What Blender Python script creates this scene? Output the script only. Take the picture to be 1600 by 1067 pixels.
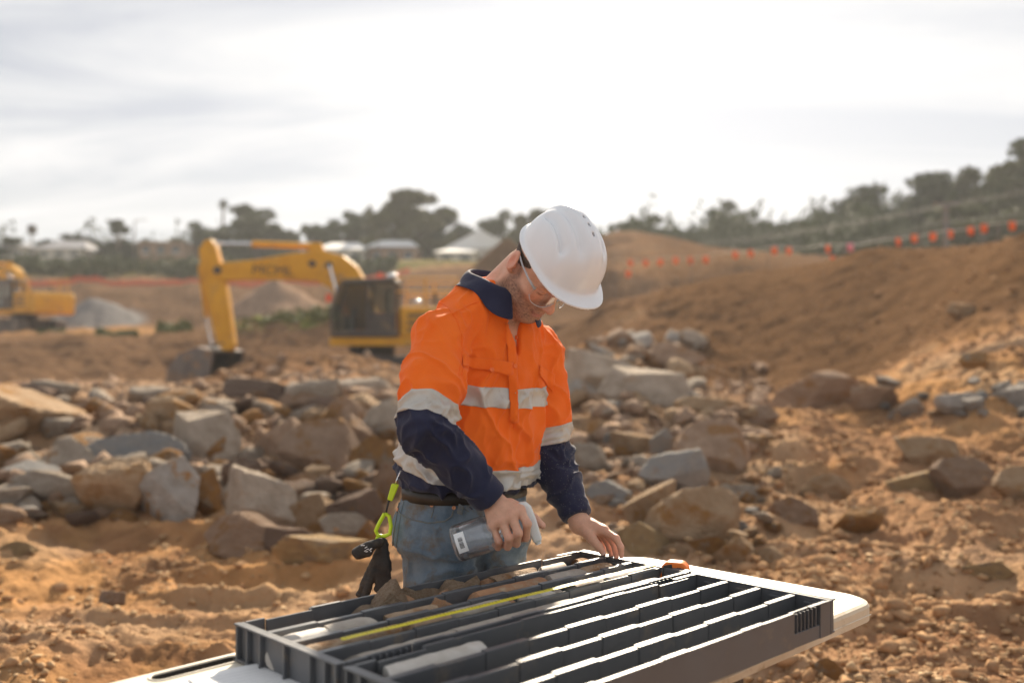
import bpy, bmesh, math, random
import numpy as np
from mathutils import Vector, Matrix
from mathutils.bvhtree import BVHTree

R = math.radians
scene = bpy.context.scene
for o in list(bpy.data.objects):
    bpy.data.objects.remove(o)

# ------------------------------------------------------------------ camera
F, CX, HY, CZ = 1556.0, 800.0, 544.0, 1.39      # focal length in photo pixels, horizon row, eye height
cam = bpy.data.cameras.new('camera')
cam.sensor_width = 36.0
cam.lens = 35.0
cam.shift_y = (HY - 533.5) / 1600.0
cam.clip_start = 0.05
cam.clip_end = 6000
cam.dof.use_dof = True
cam.dof.focus_distance = 2.60
cam.dof.aperture_fstop = 1.7
cam.dof.aperture_blades = 9
camo = bpy.data.objects.new('camera', cam)
camo.location = (0, 0, CZ)
camo.rotation_euler = (R(90), 0, 0)
scene.collection.objects.link(camo)
scene.camera = camo

# ------------------------------------------------------------------ light
SUN_EL, SUN_AZ = 30.0, 7.0                      # azimuth from +Y towards +X
world = bpy.data.worlds.new('World')
scene.world = world
world.use_nodes = True
wt = world.node_tree
wt.nodes.clear()


def wn(kind, **kw):
    n = wt.nodes.new(kind)
    for k, v in kw.items():
        setattr(n, k, v)
    return n


def wmath(op, a, b=None, c=None):
    n = wn('ShaderNodeMath', operation=op)
    for i, x in enumerate((a, b, c)):
        if x is None:
            continue
        if isinstance(x, (int, float)):
            n.inputs[i].default_value = x
        else:
            wt.links.new(x, n.inputs[i])
    return n.outputs[0]


sky = wn('ShaderNodeTexSky', sky_type='NISHITA')
sky.sun_disc = False
sky.sun_elevation = R(SUN_EL)
sky.sun_rotation = R(SUN_AZ)
sky.air_density = 1.0
sky.dust_density = 1.3
sky.ozone_density = 1.0
tc = wn('ShaderNodeTexCoord')
sep = wn('ShaderNodeSeparateXYZ')
wt.links.new(tc.outputs['Generated'], sep.inputs[0])
den = wmath('ADD', wmath('MAXIMUM', sep.outputs[2], 0.0), 0.12)
comb = wn('ShaderNodeCombineXYZ')
wt.links.new(wmath('DIVIDE', sep.outputs[0], den), comb.inputs[0])
wt.links.new(wmath('DIVIDE', sep.outputs[1], den), comb.inputs[1])
mp = wn('ShaderNodeMapping')
mp.inputs['Rotation'].default_value = (0, 0, R(-24))
mp.inputs['Scale'].default_value = (0.55, 1.25, 1)
wt.links.new(comb.outputs[0], mp.inputs[0])
cn = wn('ShaderNodeTexNoise')
cn.inputs['Scale'].default_value = 1.15
cn.inputs['Detail'].default_value = 7
cn.inputs['Roughness'].default_value = 0.56
cn.inputs['Distortion'].default_value = 0.7
wt.links.new(mp.outputs[0], cn.inputs['Vector'])
cr = wn('ShaderNodeMapRange')
cr.inputs['From Min'].default_value = 0.38
cr.inputs['From Max'].default_value = 0.60
cr.inputs['To Min'].default_value = 0.46
cr.inputs['To Max'].default_value = 1.0
wt.links.new(cn.outputs['Fac'], cr.inputs['Value'])
bw = wn('ShaderNodeRGBToBW')
wt.links.new(sky.outputs[0], bw.inputs[0])
# thin bright cloud: the colourless brightness of the sky behind it, lifted
cl = wmath('MULTIPLY_ADD', bw.outputs[0], 0.03, 5.25)
# contrail: a thin streak along a great circle
d1 = Vector(((1005 - CX) / F, 1, (HY - 328) / F)).normalized()
d2 = Vector(((866 - CX) / F, 1, (HY - 175) / F)).normalized()
nn = d1.cross(d2).normalized()


def wdot(v):
    n = wn('ShaderNodeVectorMath', operation='DOT_PRODUCT')
    wt.links.new(tc.outputs['Generated'], n.inputs[0])
    n.inputs[1].default_value = v
    return n.outputs['Value']


dist = wmath('ABSOLUTE', wdot(nn))
line = wmath('SUBTRACT', 1.0, wmath('SMOOTH_MIN', wmath('DIVIDE', dist, 0.0042), 1.0, 0.3))
mid = (d1 + d2).normalized()
half = math.cos(d1.angle(d2) * 0.5)
span = wmath('MULTIPLY', wmath('SUBTRACT', wdot(mid), half), 1.0 / (1 - half))
span = wmath('MINIMUM', wmath('MAXIMUM', span, 0.0), 1.0)
trail = wmath('MULTIPLY', wmath('MAXIMUM', line, 0.0), wmath('POWER', span, 0.5))
cl = wmath('ADD', cl, wmath('MULTIPLY', trail, 4.5))
fac = wmath('MINIMUM', wmath('ADD', cr.outputs[0], trail), 1.0)
ccol = wn('ShaderNodeCombineXYZ')
for i, k in enumerate((0.985, 0.993, 1.01)):
    wt.links.new(wmath('MULTIPLY', cl, k), ccol.inputs[i])
mix = wn('ShaderNodeMix', data_type='RGBA')
wt.links.new(fac, mix.inputs['Factor'])
thin = wn('ShaderNodeMix', data_type='RGBA', blend_type='MULTIPLY')      # clear sky seen through a thin veil
thin.inputs['Factor'].default_value = 1.0
thin.inputs['B'].default_value = (0.245, 0.275, 0.335, 1)
wt.links.new(sky.outputs[0], thin.inputs['A'])
wt.links.new(thin.outputs['Result'], mix.inputs['A'])
wt.links.new(ccol.outputs[0], mix.inputs['B'])
bg = wn('ShaderNodeBackground')
bg.inputs['Strength'].default_value = 0.07
wt.links.new(mix.outputs['Result'], bg.inputs['Color'])
wo = wn('ShaderNodeOutputWorld')
wt.links.new(bg.outputs[0], wo.inputs['Surface'])

sun = bpy.data.lights.new('sun', 'SUN')
sun.energy = 5.0
sun.angle = R(2.0)
sun.color = (1.0, 0.86, 0.67)
suno = bpy.data.objects.new('sun', sun)
sd = Vector((math.sin(R(SUN_AZ)) * math.cos(R(SUN_EL)), math.cos(R(SUN_AZ)) * math.cos(R(SUN_EL)), math.sin(R(SUN_EL))))
suno.rotation_euler = sd.to_track_quat('Z', 'Y').to_euler()
suno.location = (4, 30, 40)
scene.collection.objects.link(suno)

vs = scene.view_settings
vs.view_transform = 'Standard'
vs.look = 'None'
vs.exposure = 1.22
vs.gamma = 1.0
vs.use_curve_mapping = False
scene.cycles.use_denoising = True
scene.cycles.max_bounces = 8
scene.cycles.volume_bounces = 0
scene.cycles.transparent_max_bounces = 12
scene.cycles.sample_clamp_indirect = 6.0

# ------------------------------------------------------------------ helpers
def P(px, py, Y):
    return np.array([(px - CX) / F * Y, Y, CZ - (py - HY) / F * Y])


def mesh(name, V, Fc, smooth=False):
    m = bpy.data.meshes.new(name)
    m.from_pydata([tuple(map(float, v)) for v in V], [], [tuple(int(i) for i in f) for f in Fc])
    m.update()
    if smooth:
        m.shade_smooth()
    return m


def fast_mesh(name, V, Q, smooth=True):
    """quads or tris as an (n,k) array"""
    m = bpy.data.meshes.new(name)
    V = np.asarray(V, dtype=np.float32)
    Q = np.asarray(Q, dtype=np.int32)
    n, k = Q.shape
    m.vertices.add(len(V))
    m.vertices.foreach_set('co', V.ravel())
    m.loops.add(n * k)
    m.loops.foreach_set('vertex_index', Q.ravel())
    m.polygons.add(n)
    m.polygons.foreach_set('loop_start', np.arange(0, n * k, k, dtype=np.int32))
    m.polygons.foreach_set('loop_total', np.full(n, k, dtype=np.int32))
    m.update(calc_edges=True)
    m.validate()
    if smooth:
        m.shade_smooth()
    return m


def link(name, me, material=None, parent=None, loc=None):
    o = bpy.data.objects.new(name, me)
    scene.collection.objects.link(o)
    if material is not None and me is not None and not me.materials:
        me.materials.append(material)
    if parent is not None:
        o.parent = parent
        o.matrix_parent_inverse = Matrix.Identity(4)
    if loc is not None:
        o.location = loc
    return o


def tag(o, label=None, cat=None, group=None, kind=None):
    if label:
        o['label'] = label
    if cat:
        o['category'] = cat
    if group:
        o['group'] = group
    if kind:
        o['kind'] = kind
    return o


def empty(name, loc=(0, 0, 0), rz=0.0):
    o = bpy.data.objects.new(name, None)
    scene.collection.objects.link(o)
    o.location = loc
    o.rotation_euler = (0, 0, rz)
    return o


def copy_tree(o, parent=None):
    c = o.copy()
    scene.collection.objects.link(c)
    c.parent = parent
    for ch in [x for x in bpy.data.objects if x.parent == o]:
        copy_tree(ch, c)
    return c


class MB:
    """collects pieces of one part"""

    def __init__(s):
        s.V, s.F = [], []

    def add(s, V, Fc):
        n = len(s.V)
        s.V += [tuple(map(float, v)) for v in V]
        s.F += [tuple(int(i) + n for i in f) for f in Fc]
        return s

    def box(s, c, size, M=None):
        c = np.array(c, float)
        h = np.array(size, float) / 2
        V = np.array([[x, y, z] for x in (-1, 1) for y in (-1, 1) for z in (-1, 1)]) * h
        if M is not None:
            V = V @ np.array(M).T
        return s.add(V + c, [(0, 1, 3, 2), (4, 6, 7, 5), (0, 4, 5, 1), (2, 3, 7, 6), (0, 2, 6, 4), (1, 5, 7, 3)])

    def tube(s, pts, r, n=8, caps=True):
        pts = [np.array(p, float) for p in pts]
        rs = [r] * len(pts) if isinstance(r, (int, float)) else list(r)
        V, Fc = [], []
        prev = None
        for i, p in enumerate(pts):
            t = pts[min(i + 1, len(pts) - 1)] - pts[max(i - 1, 0)]
            t = t / (np.linalg.norm(t) + 1e-12)
            if prev is None:
                a = np.array([0, 0, 1.0]) if abs(t[2]) < 0.9 else np.array([1.0, 0, 0])
            else:
                a = prev
            a = a - t * np.dot(a, t)
            a /= np.linalg.norm(a) + 1e-12
            prev = a
            b = np.cross(t, a)
            for k in range(n):
                w = 2 * math.pi * k / n
                V.append(p + rs[i] * (math.cos(w) * a + math.sin(w) * b))
        for i in range(len(pts) - 1):
            for k in range(n):
                k2 = (k + 1) % n
                Fc.append((i * n + k, i * n + k2, (i + 1) * n + k2, (i + 1) * n + k))
        if caps:
            Fc.append(tuple(range(n - 1, -1, -1)))
            Fc.append(tuple((len(pts) - 1) * n + k for k in range(n)))
        return s.add(V, Fc)

    def prism(s, poly, axis_fn, t0, t1):
        """poly: 2D points; axis_fn(a,b,t)->3D"""
        n = len(poly)
        V = [axis_fn(a, b, t0) for a, b in poly] + [axis_fn(a, b, t1) for a, b in poly]
        Fc = [tuple(range(n - 1, -1, -1)), tuple(range(n, 2 * n))]
        Fc += [(i, (i + 1) % n, n + (i + 1) % n, n + i) for i in range(n)]
        return s.add(V, Fc)

    def build(s, name, material, parent=None, bevel=0.0, seg=2, smooth=False, loc=None):
        m = mesh(name, s.V, s.F)
        bm = bmesh.new()
        bm.from_mesh(m)
        bmesh.ops.recalc_face_normals(bm, faces=bm.faces)
        if bevel > 0:
            es = [e for e in bm.edges if len(e.link_faces) == 2 and e.calc_face_angle(0) > 0.5]
            bmesh.ops.bevel(bm, geom=es, offset=bevel, segments=seg, affect='EDGES', profile=0.5, clamp_overlap=True)
        bm.to_mesh(m)
        bm.free()
        if smooth:
            m.shade_smooth()
        return link(name, m, material, parent, loc)


# value noise in numpy
def _hash(i, j, k, seed):
    h = (i.astype(np.int64) * 374761393 + j.astype(np.int64) * 668265263 + k.astype(np.int64) * 2147483647 + seed * 974634777) & 0xFFFFFFFF
    h = ((h ^ (h >> 13)) * 1274126177) & 0xFFFFFFFF
    h = h ^ (h >> 16)
    return (h & 0xFFFFFF).astype(np.float64) / 0xFFFFFF


def vnoise(p, seed=0):
    p = np.asarray(p, float)
    i = np.floor(p).astype(np.int64)
    f = p - i
    flat = not f[..., 2].any()
    f = f * f * f * (f * (f * 6 - 15) + 10)
    out = 0
    for a in (0, 1):
        wa = f[..., 0] if a else 1 - f[..., 0]
        for b in (0, 1):
            wb = f[..., 1] if b else 1 - f[..., 1]
            for c in ((0,) if flat else (0, 1)):
                wc = f[..., 2] if c else 1 - f[..., 2]
                out = out + wa * wb * wc * _hash(i[..., 0] + a, i[..., 1] + b, i[..., 2] + c, seed)
    return out * 2 - 1


def fbm(p, octaves=4, seed=0, gain=0.5, ridged=False):
    p = np.asarray(p, float)
    a, s, t = 1.0, 0, 0
    flat = not p[..., 2].any()
    for o in range(octaves):
        n = vnoise(p + o * np.array([17.3, 17.3, 0.0 if flat else 17.3]), seed + o)
        if ridged:
            n = 1 - 2 * np.abs(n)
        s = s + a * n
        t += a
        a *= gain
        p = p * 2.03
    return s / t


# ------------------------------------------------------------------ materials
_mats = {}


def mat(name, c1, c2=None, scale=8.0, rough=0.6, bump=0.0, bscale=None, metal=0.0, detail=6, c3=None, c3scale=2.0, c3amt=(0.52, 0.62),
        coat=0.0, spec=0.5, sss=0.0, attr=None, rand=0.0, sheen=0.0, bdist=0.02, rvar=0.0, trans=0.0):
    m = bpy.data.materials.new(name)
    m.use_nodes = True
    nt = m.node_tree
    b = nt.nodes['Principled BSDF']
    N, Lk = nt.nodes.new, nt.links.new
    b.inputs['Roughness'].default_value = rough
    b.inputs['Metallic'].default_value = metal
    b.inputs['Coat Weight'].default_value = coat
    b.inputs['Specular IOR Level'].default_value = spec
    b.inputs['Sheen Weight'].default_value = sheen
    b.inputs['Transmission Weight'].default_value = trans
    if sss:
        b.inputs['Subsurface Weight'].default_value = sss
        b.inputs['Subsurface Radius'].default_value = (0.016, 0.006, 0.003)
        b.inputs['Subsurface Scale'].default_value = 0.6
    tc = N('ShaderNodeTexCoord')
    vec = tc.outputs['Object']
    if rand:
        oi = N('ShaderNodeObjectInfo')
        va = N('ShaderNodeVectorMath')
        va.operation = 'MULTIPLY_ADD'
        Lk(oi.outputs['Random'], va.inputs[0])
        va.inputs[1].default_value = (31.7, 17.3, 41.1)
        Lk(vec, va.inputs[2])
        vec = va.outputs[0]
    noi = N('ShaderNodeTexNoise')
    noi.inputs['Scale'].default_value = scale
    noi.inputs['Detail'].default_value = detail
    noi.inputs['Roughness'].default_value = 0.6
    Lk(vec, noi.inputs['Vector'])
    if attr:
        at = N('ShaderNodeAttribute')
        at.attribute_name = attr
        mx = N('ShaderNodeMix')
        mx.data_type = 'RGBA'
        mx.blend_type = 'MULTIPLY'
        mx.inputs['Factor'].default_value = 1.0
        Lk(at.outputs['Color'], mx.inputs['A'])
        rp = N('ShaderNodeMapRange')
        rp.inputs['From Min'].default_value = 0.3
        rp.inputs['From Max'].default_value = 0.7
        rp.inputs['To Min'].default_value = c1
        rp.inputs['To Max'].default_value = c2
        Lk(noi.outputs['Fac'], rp.inputs['Value'])
        Lk(rp.outputs[0], mx.inputs['B'])
        col = mx.outputs['Result']
    else:
        c2 = c2 or c1
        mx = N('ShaderNodeMix')
        mx.data_type = 'RGBA'
        mx.inputs['A'].default_value = (*c1, 1)
        mx.inputs['B'].default_value = (*c2, 1)
        rp = N('ShaderNodeMapRange')
        rp.inputs['From Min'].default_value = 0.36
        rp.inputs['From Max'].default_value = 0.64
        Lk(noi.outputs['Fac'], rp.inputs['Value'])
        Lk(rp.outputs[0], mx.inputs['Factor'])
        col = mx.outputs['Result']
    if c3 is not None:
        n3 = N('ShaderNodeTexNoise')
        n3.inputs['Scale'].default_value = c3scale
        n3.inputs['Detail'].default_value = 8
        n3.inputs['Roughness'].default_value = 0.65
        Lk(vec, n3.inputs['Vector'])
        r3 = N('ShaderNodeMapRange')
        r3.inputs['From Min'].default_value = c3amt[0]
        r3.inputs['From Max'].default_value = c3amt[1]
        Lk(n3.outputs['Fac'], r3.inputs['Value'])
        m3 = N('ShaderNodeMix')
        m3.data_type = 'RGBA'
        Lk(r3.outputs[0], m3.inputs['Factor'])
        Lk(col, m3.inputs['A'])
        m3.inputs['B'].default_value = (*c3, 1)
        col = m3.outputs['Result']
    if rand:
        hs = N('ShaderNodeHueSaturation')
        mr = N('ShaderNodeMapRange')
        mr.inputs['To Min'].default_value = 1 - rand
        mr.inputs['To Max'].default_value = 1 + rand
        Lk(oi.outputs['Random'], mr.inputs['Value'])
        Lk(mr.outputs[0], hs.inputs['Value'])
        Lk(col, hs.inputs['Color'])
        col = hs.outputs['Color']
    Lk(col, b.inputs['Base Color'])
    if rvar:
        rr = N('ShaderNodeMapRange')
        rr.inputs['From Min'].default_value = 0.3
        rr.inputs['From Max'].default_value = 0.7
        rr.inputs['To Min'].default_value = rough - rvar
        rr.inputs['To Max'].default_value = min(1, rough + rvar)
        Lk(noi.outputs['Fac'], rr.inputs['Value'])
        Lk(rr.outputs[0], b.inputs['Roughness'])
    if bump:
        bn = N('ShaderNodeTexNoise')
        bn.inputs['Scale'].default_value = bscale or scale * 3
        bn.inputs['Detail'].default_value = 8
        bn.inputs['Roughness'].default_value = 0.65
        Lk(vec, bn.inputs['Vector'])
        bp = N('ShaderNodeBump')
        bp.inputs['Strength'].default_value = bump
        bp.inputs['Distance'].default_value = bdist
        Lk(bn.outputs['Fac'], bp.inputs['Height'])
        Lk(bp.outputs[0], b.inputs['Normal'])
    _mats[name] = m
    return m


M = {}
# ground and stone
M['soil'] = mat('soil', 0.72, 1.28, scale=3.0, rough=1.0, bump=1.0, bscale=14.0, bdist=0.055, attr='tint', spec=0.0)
M['clod'] = mat('clod', (0.44, 0.28, 0.16), (0.30, 0.175, 0.095), scale=6, rough=0.95, bump=0.6, bscale=30, rand=0.25, spec=0.0)
M['pebble'] = mat('pebble', (0.48, 0.33, 0.19), (0.30, 0.18, 0.09), scale=3, rough=0.9, spec=0.1)
ST = dict(scale=2.6, rough=0.9, bump=1.0, bscale=11.0, bdist=0.07, rand=0.16, spec=0.08)
M['rock_tan'] = mat('rock_tan', (0.54, 0.385, 0.25), (0.43, 0.29, 0.175), c3=(0.40, 0.22, 0.09), c3scale=1.4, **ST)
M['rock_grey'] = mat('rock_grey', (0.54, 0.455, 0.37), (0.40, 0.325, 0.255), c3=(0.38, 0.20, 0.08), c3scale=1.1, c3amt=(0.58, 0.66), **ST)
M['rock_pale'] = mat('rock_pale', (0.50, 0.455, 0.41), (0.36, 0.32, 0.28), c3=(0.40, 0.21, 0.08), c3scale=1.2, c3amt=(0.57, 0.64), **ST)
M['rock_blue'] = mat('rock_blue', (0.32, 0.315, 0.31), (0.39, 0.355, 0.32), c3=(0.33, 0.21, 0.12), c3scale=1.0, c3amt=(0.6, 0.7), **ST)
M['rock_brown'] = mat('rock_brown', (0.45, 0.315, 0.225), (0.34, 0.23, 0.16), c3=(0.34, 0.19, 0.09), c3scale=1.5, **ST)
M['rock_dark'] = mat('rock_dark', (0.22, 0.155, 0.12), (0.22, 0.15, 0.11), c3=(0.28, 0.16, 0.08), c3scale=1.5, c3amt=(0.58, 0.66), **ST)
M['rock_orange'] = mat('rock_orange', (0.42, 0.225, 0.085), (0.30, 0.16, 0.07), c3=(0.33, 0.26, 0.19), c3scale=1.4, **ST)
M['rock_sand'] = mat('rock_sand', (0.52, 0.37, 0.20), (0.42, 0.28, 0.145), c3=(0.34, 0.25, 0.17), c3scale=1.4, **ST)
# metal, plastic, cloth
M['yellow'] = mat('machine_yellow', (0.72, 0.36, 0.02), (0.62, 0.29, 0.015), scale=1.5, rough=0.58, c3=(0.34, 0.20, 0.09), c3scale=2.5, c3amt=(0.56, 0.74), spec=0.3)
M['steel_dark'] = mat('steel_dark', (0.045, 0.04, 0.037), (0.09, 0.07, 0.055), scale=3, rough=0.6, c3=(0.2, 0.13, 0.07), c3scale=2.0, c3amt=(0.55, 0.7))
M['steel_worn'] = mat('steel_worn', (0.20, 0.17, 0.15), (0.12, 0.10, 0.09), scale=3, rough=0.45, metal=0.5, c3=(0.26, 0.16, 0.09), c3scale=2.0)
M['chrome'] = mat('chrome', (0.75, 0.75, 0.75), rough=0.15, metal=1.0)
M['rubber'] = mat('rubber', (0.03, 0.03, 0.03), (0.05, 0.045, 0.04), rough=0.8)
M['print_dark'] = mat('print_dark', (0.035, 0.03, 0.03), rough=0.6)
M['red_lamp'] = mat('red_lamp', (0.85, 0.10, 0.03), rough=0.3)
M['seat_cloth'] = mat('seat_cloth', (0.10, 0.10, 0.11), (0.16, 0.15, 0.14), rough=0.9)


def glass(name, tint=(0.6, 0.65, 0.62), gloss=0.12, rough=0.04, milk=0.0, fres=0.8):
    m = bpy.data.materials.new(name)
    m.use_nodes = True
    nt = m.node_tree
    nt.nodes.remove(nt.nodes['Principled BSDF'])
    out = nt.nodes['Material Output']
    tr = nt.nodes.new('ShaderNodeBsdfTransparent')
    tr.inputs[0].default_value = (*tint, 1)
    gl = nt.nodes.new('ShaderNodeBsdfGlossy')
    gl.inputs['Roughness'].default_value = rough
    fr = nt.nodes.new('ShaderNodeLayerWeight')
    fr.inputs['Blend'].default_value = 0.35
    ad = nt.nodes.new('ShaderNodeMath')
    ad.operation = 'MULTIPLY_ADD'
    ad.inputs[1].default_value = fres
    ad.inputs[2].default_value = gloss
    ad.use_clamp = True
    nt.links.new(fr.outputs['Fresnel'], ad.inputs[0])
    mx = nt.nodes.new('ShaderNodeMixShader')
    nt.links.new(ad.outputs[0], mx.inputs[0])
    nt.links.new(tr.outputs[0], mx.inputs[1])
    nt.links.new(gl.outputs[0], mx.inputs[2])
    last = mx.outputs[0]
    if milk:                                             # slightly cloudy plastic
        tl = nt.nodes.new('ShaderNodeBsdfTranslucent')
        df = nt.nodes.new('ShaderNodeBsdfDiffuse')
        m2 = nt.nodes.new('ShaderNodeMixShader')
        m3 = nt.nodes.new('ShaderNodeMixShader')
        m3.inputs[0].default_value = milk
        for q in (tl, df):
            q.inputs[0].default_value = (0.85, 0.87, 0.9, 1)
        nt.links.new(df.outputs[0], m2.inputs[1])
        nt.links.new(tl.outputs[0], m2.inputs[2])
        nt.links.new(last, m3.inputs[1])
        nt.links.new(m2.outputs[0], m3.inputs[2])
        last = m3.outputs[0]
    nt.links.new(last, out.inputs['Surface'])
    return m


M['cab_glass'] = glass('cab_glass', (0.72, 0.72, 0.67), 0.0, fres=0.35)
M['lens'] = glass('lens_clear', (0.985, 0.985, 0.99), 0.0, fres=0.30)
M['bottle_plastic'] = glass('bottle_plastic', (0.94, 0.96, 0.98), 0.10, 0.06, 0.09)

# ------------------------------------------------------------------ terrain
# control heights: (column direction in photo px, distance, height)
_cp = []


def col(pxs, prof):
    for px in pxs:
        for Y, z in prof:
            _cp.append((px, Y, z))


col((-900, -100, 130, 300), [(0.8, 0), (2, 0), (3.5, 0), (5, 0.0), (6.5, 0.03), (7.1, 0.0), (7.7, 0.16), (9, 0.24), (11, 0.50), (13, 0.76), (15.5, 0.70),
                             (20, 0.45), (26, 0.25), (33, 0.15), (37, 0.35), (40, 1.55), (48, 1.9), (60, 2.3), (72, 2.7), (84, 6.9), (93, 7.2), (100, 10.2),
                             (150, 10.6), (300, 12), (1400, 20)])
col((430, 560), [(0.8, 0), (2, 0), (3.5, 0), (5, 0.0), (6.5, 0.03), (7.1, 0.02), (7.9, 0.14), (9, 0.22), (11, 0.42), (13, 0.62), (15.5, 0.6),
                 (20, 0.72), (23, 1.12), (26, 1.0), (29, 0.35), (33, 0.2), (37, 0.7), (42, 2.6), (50, 2.9), (62, 3.2), (72, 3.6), (84, 6.9), (93, 7.2), (100, 10.2),
                 (150, 10.6), (300, 12), (1400, 20)])
col((690, 810), [(0.8, 0), (2, 0), (3.5, 0), (5, 0), (7, 0.05), (9, 0.2), (11, 0.4), (13, 0.55), (16, 0.6), (20, 0.5), (26, 0.3), (33, 0.4), (45, 2.2), (60, 4.2),
                 (75, 6.5), (84, 7.8), (100, 10.2), (150, 11.5), (300, 13), (1400, 20)])
col((950,), [(0.8, 0), (2, 0), (3.5, 0), (5, 0), (7, 0.1), (9, 0.32), (11, 0.62), (13.5, 0.95), (18, 1.36), (21, 1.62), (25, 1.3), (32, 2.75), (40, 2.8), (50, 3.0), (54, 5.6),
             (70, 6.8), (80, 10.0), (90, 10.6), (110, 10.8), (150, 12), (300, 14), (1400, 20)])
col((1150,), [(0.8, 0), (2, 0), (3.5, 0), (5, 0), (7, 0.08), (10, 0.42), (13, 0.6), (17, 0.58), (21, 0.55), (24, 1.5), (30, 3.6), (34, 3.75), (40, 3.6), (52, 4.2), (56, 6.3),
              (80, 9.2), (110, 12.0), (160, 15), (300, 18), (1400, 24)])
col((1350,), [(0.8, 0), (2, 0), (3.5, 0), (5, 0), (6, 0.04), (8, 0.2), (11, 0.56), (14, 0.86), (18.5, 0.75), (21, 1.6), (26.5, 4.0), (30, 4.2), (40, 4.2), (60, 6.2), (80, 8.4), (110, 11.6),
              (160, 16), (300, 22), (1400, 30)])
col((1600, 1800, 2600), [(0.8, 0), (2, 0), (3.5, 0), (5, 0), (6.5, 0.12), (8, 0.36), (10, 0.72), (12, 1.2), (14, 1.55), (16.2, 1.75), (18.2, 2.7), (21, 3.8), (24, 4.05), (40, 4.6), (60, 7.2), (80, 9.6),
                         (110, 13.5), (160, 20), (300, 27), (1400, 36)])
_cp = np.array(_cp)
_K1, _K2 = 1 / 330.0, 2.4


def _cq(px, Y):
    return np.stack([np.asarray(px) * _K1, np.log(np.asarray(Y)) * _K2], -1)


_cc = _cq(_cp[:, 0], _cp[:, 1])
_D = np.linalg.norm(_cc[:, None] - _cc[None], axis=-1)
_w = np.linalg.solve(_D + 0.004 * np.eye(len(_cp)), _cp[:, 2])


def base_h(x, y):
    x = np.asarray(x, float)
    y = np.maximum(np.asarray(y, float), 0.8)
    px = np.clip(CX + F * x / y, -900, 2600)
    q = _cq(px, np.clip(y, 0.8, 1400))
    out = np.zeros(q.shape[:-1])
    flat = q.reshape(-1, 2)
    res = np.empty(len(flat))
    for i in range(0, len(flat), 60000):
        res[i:i + 60000] = np.linalg.norm(flat[i:i + 60000, None] - _cc[None], axis=-1) @ _w
    return res.reshape(out.shape)


def mound(x, y, cx, cy, rx, ry, h, p=1.15):
    d = np.sqrt(((x - cx) / rx) ** 2 + ((y - cy) / ry) ** 2)
    return h * np.clip(1 - d, 0, 1) ** p


def height(x, y, fine=True):
    x = np.asarray(x, float)
    y = np.asarray(y, float)
    z = base_h(x, y)
    far = np.clip((y - 12) / 40, 0, 1)
    px = CX + F * x / np.maximum(y, 0.8)
    # stockpiles
    a = P(432, 428, 64)
    z = z + mound(x, y, a[0], 64, 5.2, 5.2, 3.0)
    a = P(160, 470, 74)
    z = z + mound(x, y, a[0], 72, 3.4, 4.0, 2.6)
    a = P(792, 383, 62)
    z = z + mound(x, y, a[0], 62, 4.6, 5.0, 3.9)
    a = P(985, 365, 84)
    z = z + mound(x, y, a[0], 84, 7, 7, 1.0)
    p = np.stack([x, y, np.zeros_like(x)], -1)
    steep = np.clip((px - 1000) / 200, 0, 1) * np.clip((y - 15) / 3, 0, 1)      # the long soil slope is smoother
    near = np.clip((y - 2.2) / 1.5, 0.25, 1) * (1 - far) * (1 - 0.8 * steep)
    z = z + near * (0.14 * fbm(p * 0.75, 3, 5) + 0.11 * fbm(p * np.array([1.2, 1.7, 1]), 3, 11, ridged=True))
    rub = np.clip((y - 7.5) / 1.0, 0, 1) * (1 - far) * (1 - 0.75 * steep)
    z = z + rub * (0.10 * fbm(p * 1.6, 4, 21, ridged=True))
    z = z + far * (1 - 0.6 * steep) * (0.35 * fbm(p * 0.22, 4, 31) + 0.22 * fbm(p * 0.7, 3, 33, ridged=True)) * (1 - 0.6 * np.clip((y - 80) / 30, 0, 1))
    z = z + np.clip((y - 14) / 6, 0, 1) * (1 - np.clip((y - 50) / 30, 0, 1)) * (0.10 * fbm(p * 1.1, 4, 35, gain=0.6, ridged=True) * (1 - 0.7 * steep) + 0.04 * fbm(p * 3.0, 3, 37))
    if fine:
        z = z + (1 - far) * (0.034 * fbm(p * 5.5, 4, 41) + 0.026 * fbm(p * 10, 4, 47, gain=0.62, ridged=True))
    return z


def ray_ground(px, py, y0=3.0, y1=140):
    """distance at which the line of sight through a photo pixel meets the ground"""
    Y = np.exp(np.linspace(math.log(y0), math.log(y1), 700))
    x = (px - CX) / F * Y
    zr = CZ - (py - HY) / F * Y
    g = height(x, Y, False)
    hit = np.nonzero(g >= zr)[0]
    return Y[hit[0]] if len(hit) else Y[-1]


# fan-shaped sheet, fine where the camera is near, reaching the horizon
rows = np.concatenate([np.linspace(-4, 2.2, 16)[:-1], np.exp(np.linspace(math.log(2.2), math.log(3.6), 50))[:-1],
                       np.exp(np.linspace(math.log(3.6), math.log(17), 360))[:-1], np.exp(np.linspace(math.log(17), math.log(42), 190))[:-1], np.exp(np.linspace(math.log(42), math.log(130), 100))[:-1],
                       np.exp(np.linspace(math.log(130), math.log(3500), 40))])
u = np.linspace(-1, 1, 660)
tanx = np.sign(u) * (0.60 * np.abs(u) + 0.75 * np.abs(u) ** 6)
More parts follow.
